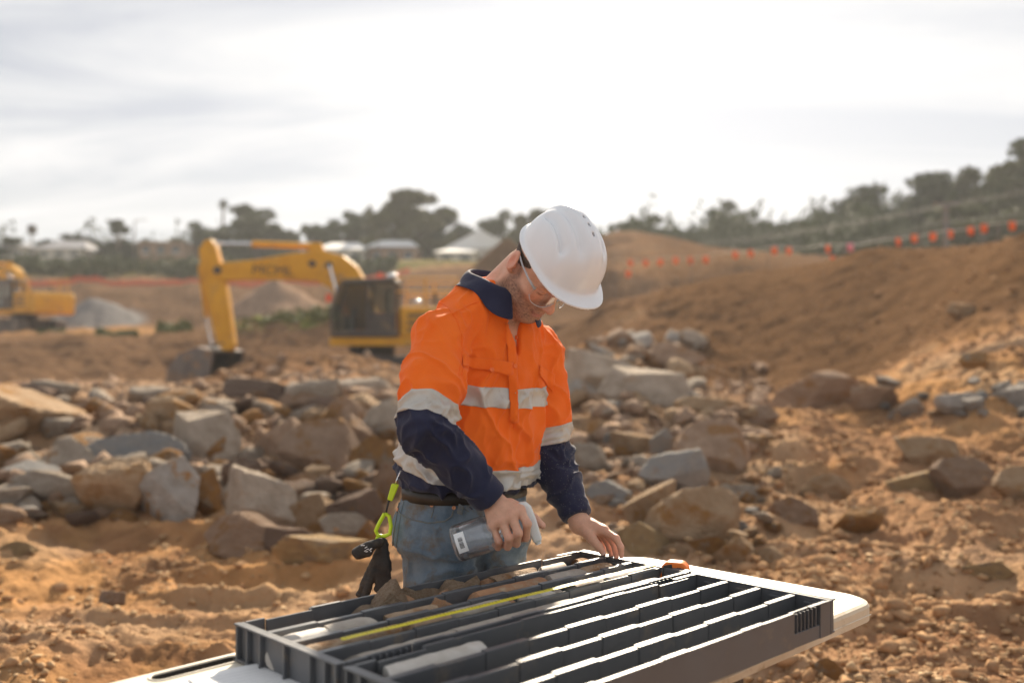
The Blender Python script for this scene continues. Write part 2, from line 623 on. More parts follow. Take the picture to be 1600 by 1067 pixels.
# columns fan out from a point 4 m behind the camera; width never below 3 m
wy = np.maximum(rows + 4.0, 3.0)
gx = (tanx[None, :] * wy[:, None])
gy = np.repeat(rows[:, None], len(u), 1)
gz = height(gx, gy)
gz = np.where(gy < 1.5, np.minimum(gz, 0.03), gz)
nr, ncol = gx.shape
Vg = np.stack([gx, gy, gz], -1).reshape(-1, 3)
ii = (np.arange(nr - 1)[:, None] * ncol + np.arange(ncol - 1)[None, :]).ravel()
Qg = np.stack([ii, ii + 1, ii + ncol + 1, ii + ncol], -1)
gm = fast_mesh('ground', Vg, Qg)
# soil, rubble, weeds, turf: colour by place, some shade included
pp = np.stack([Vg[:, 0], Vg[:, 1], np.zeros(len(Vg))], -1)
pxg = CX + F * Vg[:, 0] / np.maximum(Vg[:, 1], 0.8)
yy = Vg[:, 1]


def sm(a, b, x):
    t = np.clip((x - a) / (b - a), 0, 1)
    return t * t * (3 - 2 * t)


tan = np.array([0.40, 0.232, 0.128])
ochre = np.array([0.45, 0.248, 0.112])
red = np.array([0.25, 0.130, 0.072])
greyc = np.array([0.30, 0.245, 0.19])
grassc = np.array([0.085, 0.10, 0.035])
dry = np.array([0.26, 0.22, 0.10])
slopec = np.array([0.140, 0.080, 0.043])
n1 = fbm(pp * 0.55, 4, 61)
n2 = fbm(pp * 2.1, 4, 67)
t = np.repeat(tan[None], len(Vg), 0)
t = t + (ochre - t) * sm(-0.1, 0.35, n1)[:, None]
t = t + (red - t) * (0.65 * sm(0.02, 0.4, n2))[:, None]
n3 = fbm(pp * 0.9 + 40.0, 4, 71)
t = t + (np.array([0.54, 0.41, 0.28]) - t) * (0.32 * sm(0.10, 0.45, n3))[:, None]
t = t + (np.array([0.17, 0.10, 0.062]) - t) * (0.5 * sm(0.10, 0.42, -n3 + 0.3 * n2))[:, None]
rubm = sm(7.6, 8.6, yy) * (1 - sm(14, 19, yy)) * (1 - sm(1080, 1300, pxg))
t = t + (greyc - t) * (rubm * (0.45 + 0.4 * n2))[:, None].clip(0, 1)
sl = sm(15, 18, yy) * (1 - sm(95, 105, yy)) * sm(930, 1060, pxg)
t = t + (slopec - t) * (0.96 * sl)[:, None]  # brown soil, darkened further for the shade on the camera-facing slope
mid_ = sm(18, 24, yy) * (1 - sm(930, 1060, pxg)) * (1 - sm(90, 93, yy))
t = t + (np.array([0.140, 0.085, 0.051]) - t) * (0.94 * mid_)[:, None]  # middle ground: brown soil with its backlit shade put into the colour
fl = sm(52, 56, yy) * (1 - sm(68, 72, yy)) * (1 - sm(330, 420, pxg))
t = t + (np.array([0.34, 0.19, 0.085]) - t) * (0.8 * fl)[:, None]
gp = sm(2.6, 3.6, 0) * 0
a = P(160, 470, 74)
gpile = np.clip(1.15 - np.sqrt(((Vg[:, 0] - a[0]) / 3.6) ** 2 + ((yy - 72) / 4.2) ** 2), 0, 0.25) * 4
t = t + (np.array([0.19, 0.18, 0.175]) - t) * gpile[:, None]
a = P(432, 428, 64)
gpile = np.clip(1.1 - np.sqrt(((Vg[:, 0] - a[0]) / 5.4) ** 2 + ((yy - 64) / 5.4) ** 2), 0, 0.25) * 4
t = t + (np.array([0.27, 0.185, 0.13]) - t) * gpile[:, None]
gr = sm(92, 94, yy) * (1 - sm(860, 960, pxg))
t = t + (grassc - t) * (gr * (0.75 + 0.2 * n1))[:, None].clip(0, 1)
gr = sm(99, 100.5, yy)
t = t + (dry - t) * (gr * (0.8 + 0.2 * n1))[:, None].clip(0, 1)
gr = sm(86, 92, yy) * sm(1000, 1080, pxg)
t = t + (np.array([0.14, 0.13, 0.06]) - t) * gr[:, None]
wb = sm(40.5, 42, yy) * (1 - sm(46, 48, yy)) * sm(355, 375, pxg) * (1 - sm(525, 545, pxg)) * sm(-0.15, 0.2, n2)
t = t + (np.array([0.16, 0.20, 0.05]) - t) * (0.85 * wb)[:, None]
t = np.clip(t, 0.02, 1)
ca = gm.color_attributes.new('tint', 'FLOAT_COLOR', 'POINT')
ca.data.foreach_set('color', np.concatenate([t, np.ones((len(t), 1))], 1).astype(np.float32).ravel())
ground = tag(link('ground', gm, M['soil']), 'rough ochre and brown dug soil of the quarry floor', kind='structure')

# ------------------------------------------------------------------ stones
rng = random.Random(7)
nrng = np.random.default_rng(11)


def ico(sub):
    bm = bmesh.new()
    bmesh.ops.create_icosphere(bm, subdivisions=sub, radius=1.0)
    V = np.array([v.co[:] for v in bm.verts])
    Fc = np.array([[v.index for v in f.verts] for f in bm.faces])
    bm.free()
    return V, Fc


_ico = {k: ico(k) for k in (1, 2, 3, 5)}


def rock_mesh(seed, sub=5, planes=11, rough=0.05, soft=0.03):
    g = np.random.default_rng(seed)
    D, Fc = _ico[sub]
    n = g.normal(size=(planes, 3))
    n /= np.linalg.norm(n, axis=1)[:, None]
    d = g.uniform(0.5, 0.95, planes)
    dots = D @ n.T
    rr = np.where(dots > 0.08, d[None] / np.maximum(dots, 0.08), 9.0)
    rr = np.concatenate([rr, np.full((len(D), 1), 1.25)], 1)
    # soft minimum keeps worn edges
    kk = soft + 1e-4
    r = -kk * np.log(np.exp(-(rr - rr.min(1, keepdims=True)) / kk).sum(1)) + rr.min(1)
    r = r * (1 + rough * fbm(D * 2.3 + seed, 3, seed) + rough * 0.6 * fbm(D * 6 + seed, 4, seed + 5, ridged=True))
    V = D * r[:, None]
    V -= (V.max(0) + V.min(0)) / 2
    V /= (V.max(0) - V.min(0)) / 2
    return V, Fc


ROCKS = []
for i in range(16):
    V, Fc = rock_mesh(100 + i, 5, planes=11 + i % 5, rough=0.045 + 0.014 * (i % 3), soft=0.004 + 0.005 * (i % 3))
    m = fast_mesh('rock', V, Fc, smooth=False)
    m.shade_smooth()
    m.set_sharp_from_angle(angle=R(24))
    ROCKS.append(m)
SMALLROCKS = []
for i in range(10):
    V, Fc = rock_mesh(300 + i, 3, planes=11, rough=0.05, soft=0.004)
    SMALLROCKS.append(fast_mesh('stone', V, Fc, False))
_rk = {}


def rock_data(i, tint, small=False):
    key = (i, tint, small)
    if key not in _rk:
        m = (SMALLROCKS if small else ROCKS)[i].copy()
        m.materials.append(M['rock_' + tint])
        _rk[key] = m
    return _rk[key]


# boulders one can tell apart: centre px, centre py, width, height, tint, variant, tilt, label
BOULDERS = [
    (52, 657, 112, 98, 'tan', 3, 0, 'big flat-topped tan boulder at the far left of the rubble'),
    (212, 714, 128, 62, 'blue', 7, 8, 'wide blue-grey boulder with drill grooves and a blue paint mark'),
    (181, 768, 92, 86, 'tan', 5, 0, 'cone-shaped orange-brown boulder in front of the painted blue-grey one'),
    (264, 770, 96, 98, 'pale', 1, 10, 'pale grey rounded boulder with rusty patches, the lightest in the pile'),
    (320, 690, 86, 86, 'grey', 9, -12, 'upright grey block just behind the pale rounded boulder'),
    (108, 722, 92, 64, 'grey', 2, 5, 'grey block between the flat-topped tan boulder and the painted one'),
    (84, 768, 88, 52, 'grey', 4, -6, 'low grey-brown boulder left of the cone-shaped one'),
    (46, 742, 88, 34, 'blue', 12, 0, 'flat pale blue-grey slab lying under the flat-topped tan boulder'),
    (18, 718, 52, 38, 'orange', 6, 0, 'orange-stained rock cut off by the left picture edge'),
    (10, 668, 34, 52, 'brown', 8, 0, 'narrow brown rock wedged left of the flat-topped boulder'),
    (20, 778, 56, 36, 'grey', 10, 0, 'grey rock low at the left picture edge'),
    (104, 798, 50, 24, 'tan', 11, 0, 'small tan block on the ledge below the low grey-brown boulder'),
    (44, 800, 60, 18, 'pale', 13, 0, 'thin pale slab on the ledge at the far left'),
    (318, 778, 54, 76, 'orange', 0, 20, 'dark rusty rock leaning on the right of the pale rounded boulder'),
    (412, 786, 104, 96, 'grey', 14, 0, 'large brown-grey boulder with a vertical crack, middle of the pile'),
    (496, 706, 98, 82, 'brown', 15, 0, 'large pointed brown boulder above the cracked one'),
    (428, 702, 78, 50, 'brown', 3, -28, 'slanting brown slab left of the pointed boulder'),
    (374, 754, 46, 66, 'dark', 5, 15, 'dark brown rock left of the cracked boulder'),
    (585, 716, 64, 58, 'orange', 2, 0, 'orange-faced block touching the outline of the worker sleeve'),
    (545, 690, 52, 60, 'brown', 9, 30, 'tilted brown rock between pointed boulder and orange-faced block'),
    (543, 650, 58, 52, 'brown', 1, 0, 'pinkish triangular rock behind the tilted brown rock'),
    (597, 660, 58, 50, 'grey', 8, 0, 'greyish rock beside the worker upper arm'),
    (526, 770, 60, 40, 'dark', 6, -14, 'dark flat stone below the pointed boulder'),
    (496, 748, 34, 36, 'tan', 10, 0, 'small light tan stone under the pointed boulder'),
    (562, 752, 34, 30, 'grey', 12, 0, 'small greyish stone left of the yellow glove clip'),
    (548, 800, 84, 54, 'dark', 14, 6, 'dark smooth rock left of the hanging glove clip'),
    (500, 862, 118, 46, 'sand', 11, 0, 'flat sandy yellow slab on the soil left of the hanging gloves'),
    (392, 838, 118, 58, 'brown', 13, 0, 'broad brown rock half sunk in soil below the cracked boulder'),
    (447, 850, 62, 44, 'dark', 4, 10, 'purplish dark rock right of the broad sunken one'),
    (540, 826, 66, 40, 'grey', 7, 0, 'rounded grey rock just above the sandy slab'),
    (574, 838, 34, 44, 'orange', 0, 0, 'bright orange stone directly behind the hanging gloves'),
    (492, 806, 62, 62, 'tan', 12, 0, 'layered tan rock right of the cracked boulder'),
    (604, 762, 40, 66, 'brown', 15, 12, 'brown rock half hidden behind the worker hip'),
    (285, 655, 90, 52, 'tan', 6, -18, 'rubbly brown rock with a sunlit edge behind the painted boulder'),
    (345, 640, 60, 30, 'grey', 11, 0, 'grey slab behind the upright grey block'),
    (405, 618, 104, 40, 'dark', 10, -6, 'dark ridge-shaped rock near the excavator bucket'),
    (480, 628, 72, 44, 'brown', 2, 0, 'brown block between dark ridge rock and excavator track'),
    (135, 640, 80, 30, 'brown', 4, 0, 'low brown rock right of the flat-topped boulder'),
    (560, 612, 80, 36, 'grey', 5, 0, 'flattish grey rock in front of the excavator track'),
    (939, 678, 48, 38, 'tan', 1, 0, 'round tan stone high in the rubble beside the worker left sleeve'),
    (988, 697, 74, 38, 'tan', 11, 0, 'flat tan slab right of the round tan stone'),
    (1036, 698, 34, 44, 'blue', 9, 25, 'small upright blue-grey stone beside the flat tan slab'),
    (1058, 742, 80, 64, 'blue', 4, 20, 'blue-grey sloping slab in the rubble right of the worker'),
    (1113, 704, 96, 80, 'brown', 15, 0, 'large brown pointed boulder, tallest in the right rubble'),
    (1093, 722, 38, 28, 'tan', 6, 0, 'small light brown stone against the tall brown boulder'),
    (1012, 792, 70, 68, 'tan', 3, 0, 'square tan boulder below the blue-grey sloping slab'),
    (1082, 808, 120, 82, 'tan', 7, 0, 'large tan boulder with a flat grey top above the orange tape case'),
    (1004, 846, 68, 50, 'sand', 1, 0, 'pale rounded stone right of the worker left hand'),
    (1110, 853, 54, 28, 'orange', 12, 0, 'red-brown clod right of the orange tape case'),
    (1146, 866, 58, 54, 'tan', 0, 0, 'tan lump behind the far edge of the white table'),
    (958, 772, 64, 34, 'blue', 13, 0, 'bluish flat stone beside the worker left forearm'),
    (920, 720, 48, 46, 'grey', 5, 0, 'grey stone right against the worker left sleeve band'),
    (1054, 862, 32, 24, 'tan', 2, 0, 'small tan stone right behind the orange tape case'),
    (1162, 772, 56, 24, 'grey', 10, 0, 'thin grey slab right of the large flat-topped tan boulder'),
    (1154, 826, 28, 22, 'blue', 8, 0, 'small bluish stone right of the large flat-topped tan boulder'),
    (1046, 566, 86, 50, 'brown', 2, 0, 'brown boulder on top of the grey heap below the soil slope'),
    (940, 585, 100, 66, 'grey', 14, 0, 'grey heaped rock right of the orange shirt'),
    (1005, 610, 120, 60, 'grey', 9, 0, 'broad greyish rock below the brown one on the heap'),
    (1272, 615, 118, 58, 'brown', 13, 0, 'big brown boulder at the foot of the soil slope'),
    (1165, 650, 78, 30, 'brown', 11, 0, 'low brown rock left of the big boulder at the slope foot'),
    (1100, 640, 80, 34, 'tan', 4, 0, 'low tan rock in front of the grey heap'),
    (1365, 625, 70, 40, 'brown', 6, 0, 'dull brown rock right of the big boulder at the slope foot'),
    (1420, 754, 64, 32, 'sand', 3, 0, 'pale oval stone in the middle of the right-hand soil'),
    (1510, 752, 90, 62, 'brown', 7, 0, 'large earthy boulder right of the pale oval stone'),
    (1450, 708, 74, 42, 'tan', 10, 0, 'tan boulder just above the pale oval stone'),
    (1545, 892, 66, 28, 'sand', 12, 0, 'flat sandy stone low at the right side'),
    (1340, 816, 64, 40, 'orange', 5, 0, 'orange-brown clod below and left of the pale oval stone'),
    (1290, 760, 60, 34, 'tan', 8, 0, 'tan rock left of the pale oval stone'),
    (1240, 800, 62, 40, 'brown', 1, 0, 'brown rock right of the rubble below the soil slope'),
    (1505, 486, 36, 22, 'tan', 9, 0, 'lone tan stone sitting high on the soil slope'),
    (1522, 566, 40, 28, 'orange', 6, 0, 'orange stone at the upper right of the pale rock patch'),
    (1420, 640, 46, 32, 'pale', 0, 0, 'leftmost pale bluish rock of the patch on the right bank'),
    (1502, 630, 66, 28, 'pale', 4, 0, 'middle pale bluish rock of the patch on the right bank'),
    (1580, 622, 58, 34, 'pale', 14, 0, 'pale bluish rock of the bank cut by the right picture edge'),
    (1290, 1050, 44, 36, 'orange', 2, 0, 'orange-brown stone seen under the white table edge'),
    (1590, 760, 60, 50, 'tan', 15, 0, 'tan rock cut by the right picture edge'),
    (28, 858, 46, 20, 'sand', 8, 0, 'flat pale stone on the sunlit soil at the left picture edge'),
    (175, 938, 34, 24, 'brown', 10, 0, 'small dark clod on the soil left of the trays'),
    (1210, 870, 40, 24, 'tan', 13, 0, 'tan stone above the far right corner of the table'),
]
for k, (px, py, w, h, tint, var, tilt, lab) in enumerate(BOULDERS):
    Y = ray_ground(px, py + 0.42 * h)
    s = Y / F
    zc = CZ - (py - HY) / F * Y
    W, H = w * s, h * s
    o = link('boulder', rock_data(var % 16, tint))
    dpt = max(0.55 * W, min(0.9 * W, 1.2 * H))
    Yc = Y + 0.32 * dpt
    o.location = ((px - CX) / F * Yc, Yc, CZ - (py - HY) / F * Yc - 0.04 * H)
    o.scale = (W * 0.66, dpt * 0.58, H * 0.68)
    o.rotation_euler = (0, R(tilt), R(rng.choice((0, 180)) + rng.uniform(-14, 14)))
    tag(o, lab, 'boulder', 'boulders in the rubble')
print('boulders', len(BOULDERS))


def scatter(n, area, size, tints, label, name, group, cat='stone', seed=1):
    g = random.Random(seed)
    x0, y0, x1, y1 = area
    for i in range(n):
        px, py = g.uniform(x0, x1), g.uniform(y0, y1)
        Y = ray_ground(px, py)
        W = g.uniform(*size) * Y / F
        if Y > 60:
            continue
        x = (px - CX) / F * Y
        o = link(name, rock_data(g.randrange(10), g.choice(tints), True))
        hh = W * g.uniform(0.45, 0.8)
        o.location = (x, Y + 0.1 * W, float(height(x, Y)) + hh * 0.22)
        o.scale = (W * 0.5, W * g.uniform(0.4, 0.6), hh * 0.5)
        o.rotation_euler = (g.uniform(-0.4, 0.4), g.uniform(-0.4, 0.4), g.uniform(0, 6.28))
        tag(o, label, cat, group)


scatter(150, (-20, 628, 610, 818), (24, 78), ['brown', 'grey', 'tan', 'dark', 'grey', 'orange'],
        'small broken stone filling gaps between boulders of the left rubble', 'stone', 'small stones of the left rubble', seed=3)
scatter(75, (885, 640, 1210, 850), (15, 40), ['brown', 'grey', 'tan', 'blue', 'tan', 'orange'],
        'small broken stone filling gaps in the rubble right of the worker', 'stone', 'small stones of the right rubble', seed=4)
scatter(50, (885, 528, 1100, 650), (18, 58), ['grey', 'pale', 'grey', 'brown', 'tan'],
        'broken grey stone of the heap below the soil slope, right of the orange shirt', 'stone', 'stones of the grey heap', seed=8)
scatter(25, (1380, 600, 1610, 660), (14, 34), ['pale', 'blue', 'tan'],
        'small pale stone of the rock patch on the right bank', 'stone', 'small stones of the right bank', seed=5)

# pebbles and clods too many to count
def strew(n, fn_pts, size, mat_, name, label, seed, sub=1):
    g = np.random.default_rng(seed)
    pts = fn_pts(g, n)
    D, Fc = _ico[sub]
    k = len(D)
    z = height(pts[:, 0], pts[:, 1])
    s = size[0] * (size[1] / size[0]) ** (g.random(len(pts)) ** 2.2)
    V = D[None] * (1 + 0.52 * (g.random((len(pts), k, 1)) - 0.5) * 2)
    V = V * np.stack([g.uniform(0.7, 1.3, len(pts)), g.uniform(0.7, 1.3, len(pts)), g.uniform(0.45, 0.85, len(pts))], -1)[:, None]
    a = g.uniform(0, 6.28, len(pts))
    ca_, sa_ = np.cos(a)[:, None], np.sin(a)[:, None]
    V = np.stack([V[..., 0] * ca_ - V[..., 1] * sa_, V[..., 0] * sa_ + V[..., 1] * ca_, V[..., 2]], -1)
    V = V * s[:, None, None] + np.stack([pts[:, 0], pts[:, 1], z + 0.25 * s], -1)[:, None]
    Q = (Fc[None] + (np.arange(len(pts)) * k)[:, None, None]).reshape(-1, 3)
    m = fast_mesh(name, V.reshape(-1, 3), Q, smooth=False)
    return tag(link(name, m, mat_), label, kind='stuff')


def wedge(y0, y1, pw=1.0, x0=-300, x1=1900):
    def f(g, n):
        Y = y0 * (y1 / y0) ** (g.random(n) ** pw)
        px = g.uniform(x0, x1, n)
        keep = fbm(np.stack([(px - CX) / F * Y * 1.3, Y * 1.3, 0 * Y], -1), 3, 5) > g.uniform(-0.6, 0.5, n)
        return np.stack([(px - CX) / F * Y, Y], -1)[keep]
    return f


strew(42000, wedge(3.6, 16), (0.004, 0.028), M['pebble'], 'gravel', 'pale pebbles and grit strewn over the soil', 1)
strew(7000, wedge(3.6, 18), (0.008, 0.05), M['clod'], 'dirt', 'crumbly brown clods strewn over the soil', 2)
strew(7000, wedge(4.2, 13, 0.8, 1080, 1900), (0.006, 0.055), M['clod'], 'dirt_clods', 'loose ochre clods of the right-hand soil bank', 5)
strew(5000, wedge(14, 34, 1.0, 900, 1900), (0.012, 0.07), M['clod'], 'dirt_crumbs', 'crumbs of soil lying on the long brown slope', 6)
strew(9000, wedge(8, 22, 1.0, -200, 1200), (0.02, 0.16), M['rock_brown'], 'rubble', 'small broken rock between the boulders', 7)

# ------------------------------------------------------------------ table and core trays
TH = 0.769
TU = np.array([math.cos(TH), math.sin(TH), 0.0])        # along the trays, away from the camera
TV = np.array([math.sin(TH), -math.cos(TH), 0.0])       # across the trays, towards the camera
TZ = 0.748                                              # table top
TRAY_H = 0.077
TOP = TZ + TRAY_H
T0 = np.array([-0.562, 2.054, 0.0])                     # back left corner of the first tray
TL, TW = 1.05, 0.3705

M['table_white'] = mat('table_plastic', (0.72, 0.66, 0.55), (0.64, 0.56, 0.44), scale=5, rough=0.5, bump=0.12, bscale=160, bdist=0.002,
                       c3=(0.42, 0.30, 0.17), c3scale=6, c3amt=(0.54, 0.74))
M['tray'] = mat('tray_plastic', (0.085, 0.090, 0.098), (0.11, 0.113, 0.12), scale=14, rough=0.42, bump=0.10, bscale=300, bdist=0.001,
                c3=(0.25, 0.18, 0.11), c3scale=9, c3amt=(0.60, 0.78), rvar=0.10)
M['tray_clean'] = mat('tray_plastic_clean', (0.078, 0.083, 0.090), (0.095, 0.098, 0.104), scale=14, rough=0.40, bump=0.10, bscale=400, bdist=0.001,
                      c3=(0.22, 0.17, 0.12), c3scale=11, c3amt=(0.58, 0.80), rvar=0.08)
M['core_grey'] = mat('core_grey', (0.40, 0.36, 0.31), (0.29, 0.25, 0.21), scale=18, rough=0.7, bump=0.3, bscale=60, bdist=0.004, rand=0.1, c3=(0.35, 0.21, 0.11), c3scale=14,
                     c3amt=(0.58, 0.68))
M['core_white'] = mat('core_white', (0.56, 0.53, 0.49), (0.42, 0.38, 0.33), scale=16, rough=0.65, bump=0.25, bscale=60, bdist=0.003, rand=0.08, c3=(0.36, 0.19, 0.08), c3scale=9,
                      c3amt=(0.57, 0.64))
M['core_rust'] = mat('core_rust', (0.44, 0.23, 0.115), (0.27, 0.14, 0.075), scale=12, rough=0.8, bump=0.6, bscale=30, bdist=0.008, rand=0.12, c3=(0.40, 0.30, 0.2), c3scale=12)
M['core_brown'] = mat('core_brown', (0.54, 0.39, 0.26), (0.38, 0.26, 0.165), scale=3, rough=0.9, bump=1.0, bscale=7, bdist=0.08, rand=0.15, c3=(0.36, 0.19, 0.08), c3scale=12)
M['paper'] = mat('paper', (0.82, 0.82, 0.82), (0.78, 0.78, 0.78), rough=0.8)
M['ink'] = mat('ink', (0.25, 0.26, 0.30), rough=0.8)
M['tape_yellow'] = mat('tape_yellow', (0.72, 0.62, 0.03), (0.66, 0.55, 0.03), rough=0.45)
M['tape_orange'] = mat('tape_orange', (0.85, 0.20, 0.02), (0.8, 0.18, 0.02), rough=0.4)


def rounded(cx, cy, w, h, r, n=8):
    pts = []
    for (sx, sy, a0) in ((1, 1, 0), (-1, 1, 90), (-1, -1, 180), (1, -1, 270)):
        for k in range(n + 1):
            a = R(a0 + 90 * k / n)
            pts.append((cx + sx * (w / 2 - r) + r * math.cos(a), cy + sy * (h / 2 - r) + r * math.sin(a)))
    return pts


# table frame: origin at the far right corner, long axis back to the left
TB = np.array([0.373, 3.116, 0.0])
ta = R(46.0)
BA = np.array([-math.cos(ta), -math.sin(ta), 0.0])
BB = np.array([math.sin(ta), -math.cos(ta), 0.0])
TABLE_L, TABLE_W, TABLE_T = 1.80, 0.80, 0.046
ctr = TB + BA * TABLE_L / 2 + BB * TABLE_W / 2
table = tag(empty('folding_table', (ctr[0], ctr[1], 0)), 'white plastic folding table with rounded corners under the core trays', 'table')


def tw(a, b, z):
    p = BA * a + BB * b
    return (p[0], p[1], z)


# top: a rounded sheet with a rolled edge and a grip slot near the left end
bm = bmesh.new()
outer = rounded(0, 0, TABLE_L, TABLE_W, 0.085, 10)
rings = [(0.000, TZ - TABLE_T), (0.0, TZ - 0.012), (0.0035, TZ - 0.0045), (0.012, TZ - 0.0008)]
GA, GB = 0.600, -TABLE_W / 2 + 0.050
prev = None
n = len(outer)
vr = []
for off, z in rings:
    vr.append([bm.verts.new(tw(a * (1 - off / (TABLE_L / 2)), b * (1 - off / (TABLE_W / 2)), z)) for a, b in outer])
for i in range(len(vr) - 1):
    for k in range(n):
        bm.faces.new((vr[i][k], vr[i][(k + 1) % n], vr[i + 1][(k + 1) % n], vr[i + 1][k]))
slot = rounded(GA, GB, 0.19, 0.036, 0.017, 8)
sv = [bm.verts.new(tw(a, b, TZ - 0.0008)) for a, b in slot]
sb = [bm.verts.new(tw(a, b, TZ - TABLE_T)) for a, b in slot]
e1 = [bm.edges.get((vr[-1][k], vr[-1][(k + 1) % n])) for k in range(n)]
ns = len(slot)
e2 = [bm.edges.new((sv[k], sv[(k + 1) % ns])) for k in range(ns)]
bmesh.ops.triangle_fill(bm, use_beauty=True, use_dissolve=False, edges=e1 + e2)
for k in range(ns):
    bm.faces.new((sv[k], sb[k], sb[(k + 1) % ns], sv[(k + 1) % ns]))
eb = [bm.edges.get((vr[0][k], vr[0][(k + 1) % n])) for k in range(n)] + [bm.edges.get((sb[k], sb[(k + 1) % ns])) for k in range(ns)]
bmesh.ops.triangle_fill(bm, use_beauty=True, use_dissolve=False, edges=eb)
bmesh.ops.recalc_face_normals(bm, faces=bm.faces)
tm = bpy.data.meshes.new('tabletop')
bm.to_mesh(tm)
bm.free()
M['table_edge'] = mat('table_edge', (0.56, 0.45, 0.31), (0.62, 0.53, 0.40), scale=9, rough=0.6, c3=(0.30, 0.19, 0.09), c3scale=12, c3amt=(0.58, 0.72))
tm.materials.append(M['table_white'])
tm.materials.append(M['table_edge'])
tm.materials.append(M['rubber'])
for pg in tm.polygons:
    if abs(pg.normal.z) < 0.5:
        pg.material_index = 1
        q_ = np.array(pg.center)
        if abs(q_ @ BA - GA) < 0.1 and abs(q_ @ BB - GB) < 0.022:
            pg.material_index = 2                          # slot walls blackened to stand for the shade inside
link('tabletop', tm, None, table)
mb = MB()
lip = rounded(GA, GB, 0.198, 0.044, 0.021, 8)
mb.tube([tw(a, b, TZ - 0.001) for a, b in lip] + [tw(*lip[0], TZ - 0.001)], 0.0035, 6, caps=False)
mb.build('grip_rim', M['table_white'], table, smooth=True)
# hairline moulding seam round the edge
mb = MB()
for a0, a1 in ((-0.84, 0.84),):
    mb.tube([tw(a0, TABLE_W / 2 + 0.0005, TZ - 0.030), tw(a1, TABLE_W / 2 + 0.0005, TZ - 0.030)], 0.0016, 6)
mb.build('edge_seam', M['table_white'], table)
for sa in (-1, 1):
    for s2 in (-1, 1):
        mb = MB()
        mb.tube([tw(sa * 0.42, s2 * 0.27, TZ - TABLE_T), tw(sa * 0.42, s2 * 0.27, 0.02)], 0.014, 10)
        mb.build('leg', M['steel_dark'], table, smooth=False)
    mb = MB()
    mb.tube([tw(sa * 0.42, -0.27, 0.22), tw(sa * 0.42, 0.27, 0.22)], 0.010, 8)
    mb.build('leg_brace', M['steel_dark'], table)


def make_tray(o, material, name, label, ribs_front=True):
    """one moulded tray: floor, end walls, long walls, three stepped rails, finger-grip ribs"""
    root = tag(empty(name, tuple(o[:2]) + (TZ + 0.001,)), label, 'core tray', 'core trays on the table')

    def W(a, b, z):
        p = TU * a + TV * b
        return (p[0], p[1], z)

    def bx(mb, a0, a1, b0, b1, z0, z1):
        V = [W(a, b, z) for a in (a0, a1) for b in (b0, b1) for z in (z0, z1)]
        mb.add(V, [(0, 1, 3, 2), (4, 6, 7, 5), (0, 4, 5, 1), (2, 3, 7, 6), (0, 2, 6, 4), (1, 5, 7, 3)])
    H = TRAY_H - 0.001
    mb = MB()
    bx(mb, 0.010, TL - 0.010, 0.008, TW - 0.008, 0.0, 0.006)
    mb.build('tray_floor', material, root)
    for a0, a1, sgn in ((0.0, 0.009, -1), (TL - 0.009, TL, 1)):
        mb = MB()
        bx(mb, a0, a1, 0.0, TW, 0.0, H)
        # flared ribs on the outside of the end wall
        ao = a0 if sgn < 0 else a1
        for b in (0.004, 0.045, 0.095, 0.185, 0.275, 0.325, TW - 0.010):
            bx(mb, min(ao, ao + sgn * 0.012), max(ao, ao + sgn * 0.012), b, b + 0.006, 0.004, H - 0.004)
        bx(mb, min(ao, ao + sgn * 0.014), max(ao, ao + sgn * 0.014), 0.0, TW, H - 0.003, H + 0.001)
        bx(mb, min(ao, ao + sgn * 0.013), max(ao, ao + sgn * 0.013), 0.002, TW - 0.002, 0.0, 0.005)
        mb.build('end_wall', material, root, bevel=0.0012, seg=1)
    g0, g1 = 0.055, 0.165                                # finger grips near both ends
    for b0, b1, out in ((0.0, 0.008, -1), (TW - 0.008, TW, 1)):
        mb = MB()
        bx(mb, 0.011, g0, b0, b1, 0.0, H)
        bx(mb, g1, TL - g1, b0, b1, 0.0, H)
        bx(mb, TL - g0, TL - 0.011, b0, b1, 0.0, H)
        bi0, bi1 = (b0 + 0.010, b1 + 0.008) if out < 0 else (b0 - 0.008, b1 - 0.010)
        for ga in (g0, TL - g1):
            bx(mb, ga - 0.001, ga + 0.111, bi0, bi1, 0.0, H - 0.002)
            for k in range(1, 7):
                aa = ga + k * 0.11 / 7
                bx(mb, aa - 0.0016, aa + 0.0016, min(b0, bi0) + (0.002 if out < 0 else 0.003), max(b1, bi1) - (0.003 if out < 0 else 0.002), 0.030, H - 0.005)
            bx(mb, ga, ga + 0.11, b0 + (0.002 if out < 0 else 0), b1 - (0 if out < 0 else 0.002), 0.0, 0.030)
        # shallow raised lips along the rim
        for k in range(4):
            aa = 0.02 + k * 0.26
            bx(mb, aa + 0.15, aa + 0.225, b0 - 0.0015, b1 + 0.0015, H + 0.0003, H + 0.0015)
        mb.build('long_wall', material, root, bevel=0.0012, seg=1)
    pitch = (TW - 0.008) / 4
    for r in range(1, 4):
        b = 0.004 + r * pitch
        mb = MB()
        edges = np.linspace(0.010, TL - 0.010, 10)
        for k in range(9):
            wide = k % 2 == 0
            hw = 0.0080 if wide else 0.0064
            hz = H - 0.003 if wide else H - 0.0056
            bx(mb, edges[k] + 0.0004, edges[k + 1] - 0.0004, b - hw, b + hw, 0.006, hz)
        mb.build('rail', material, root, bevel=0.0012, seg=1)
    for r in range(4):
        b = 0.004 + (r + 0.5) * pitch
        mb = MB()
        bx(mb, TL - 0.020, TL - 0.0095, b - 0.014, b + 0.014, H - 0.016, H - 0.012)
        mb.build('end_tab', material, root)
    return root


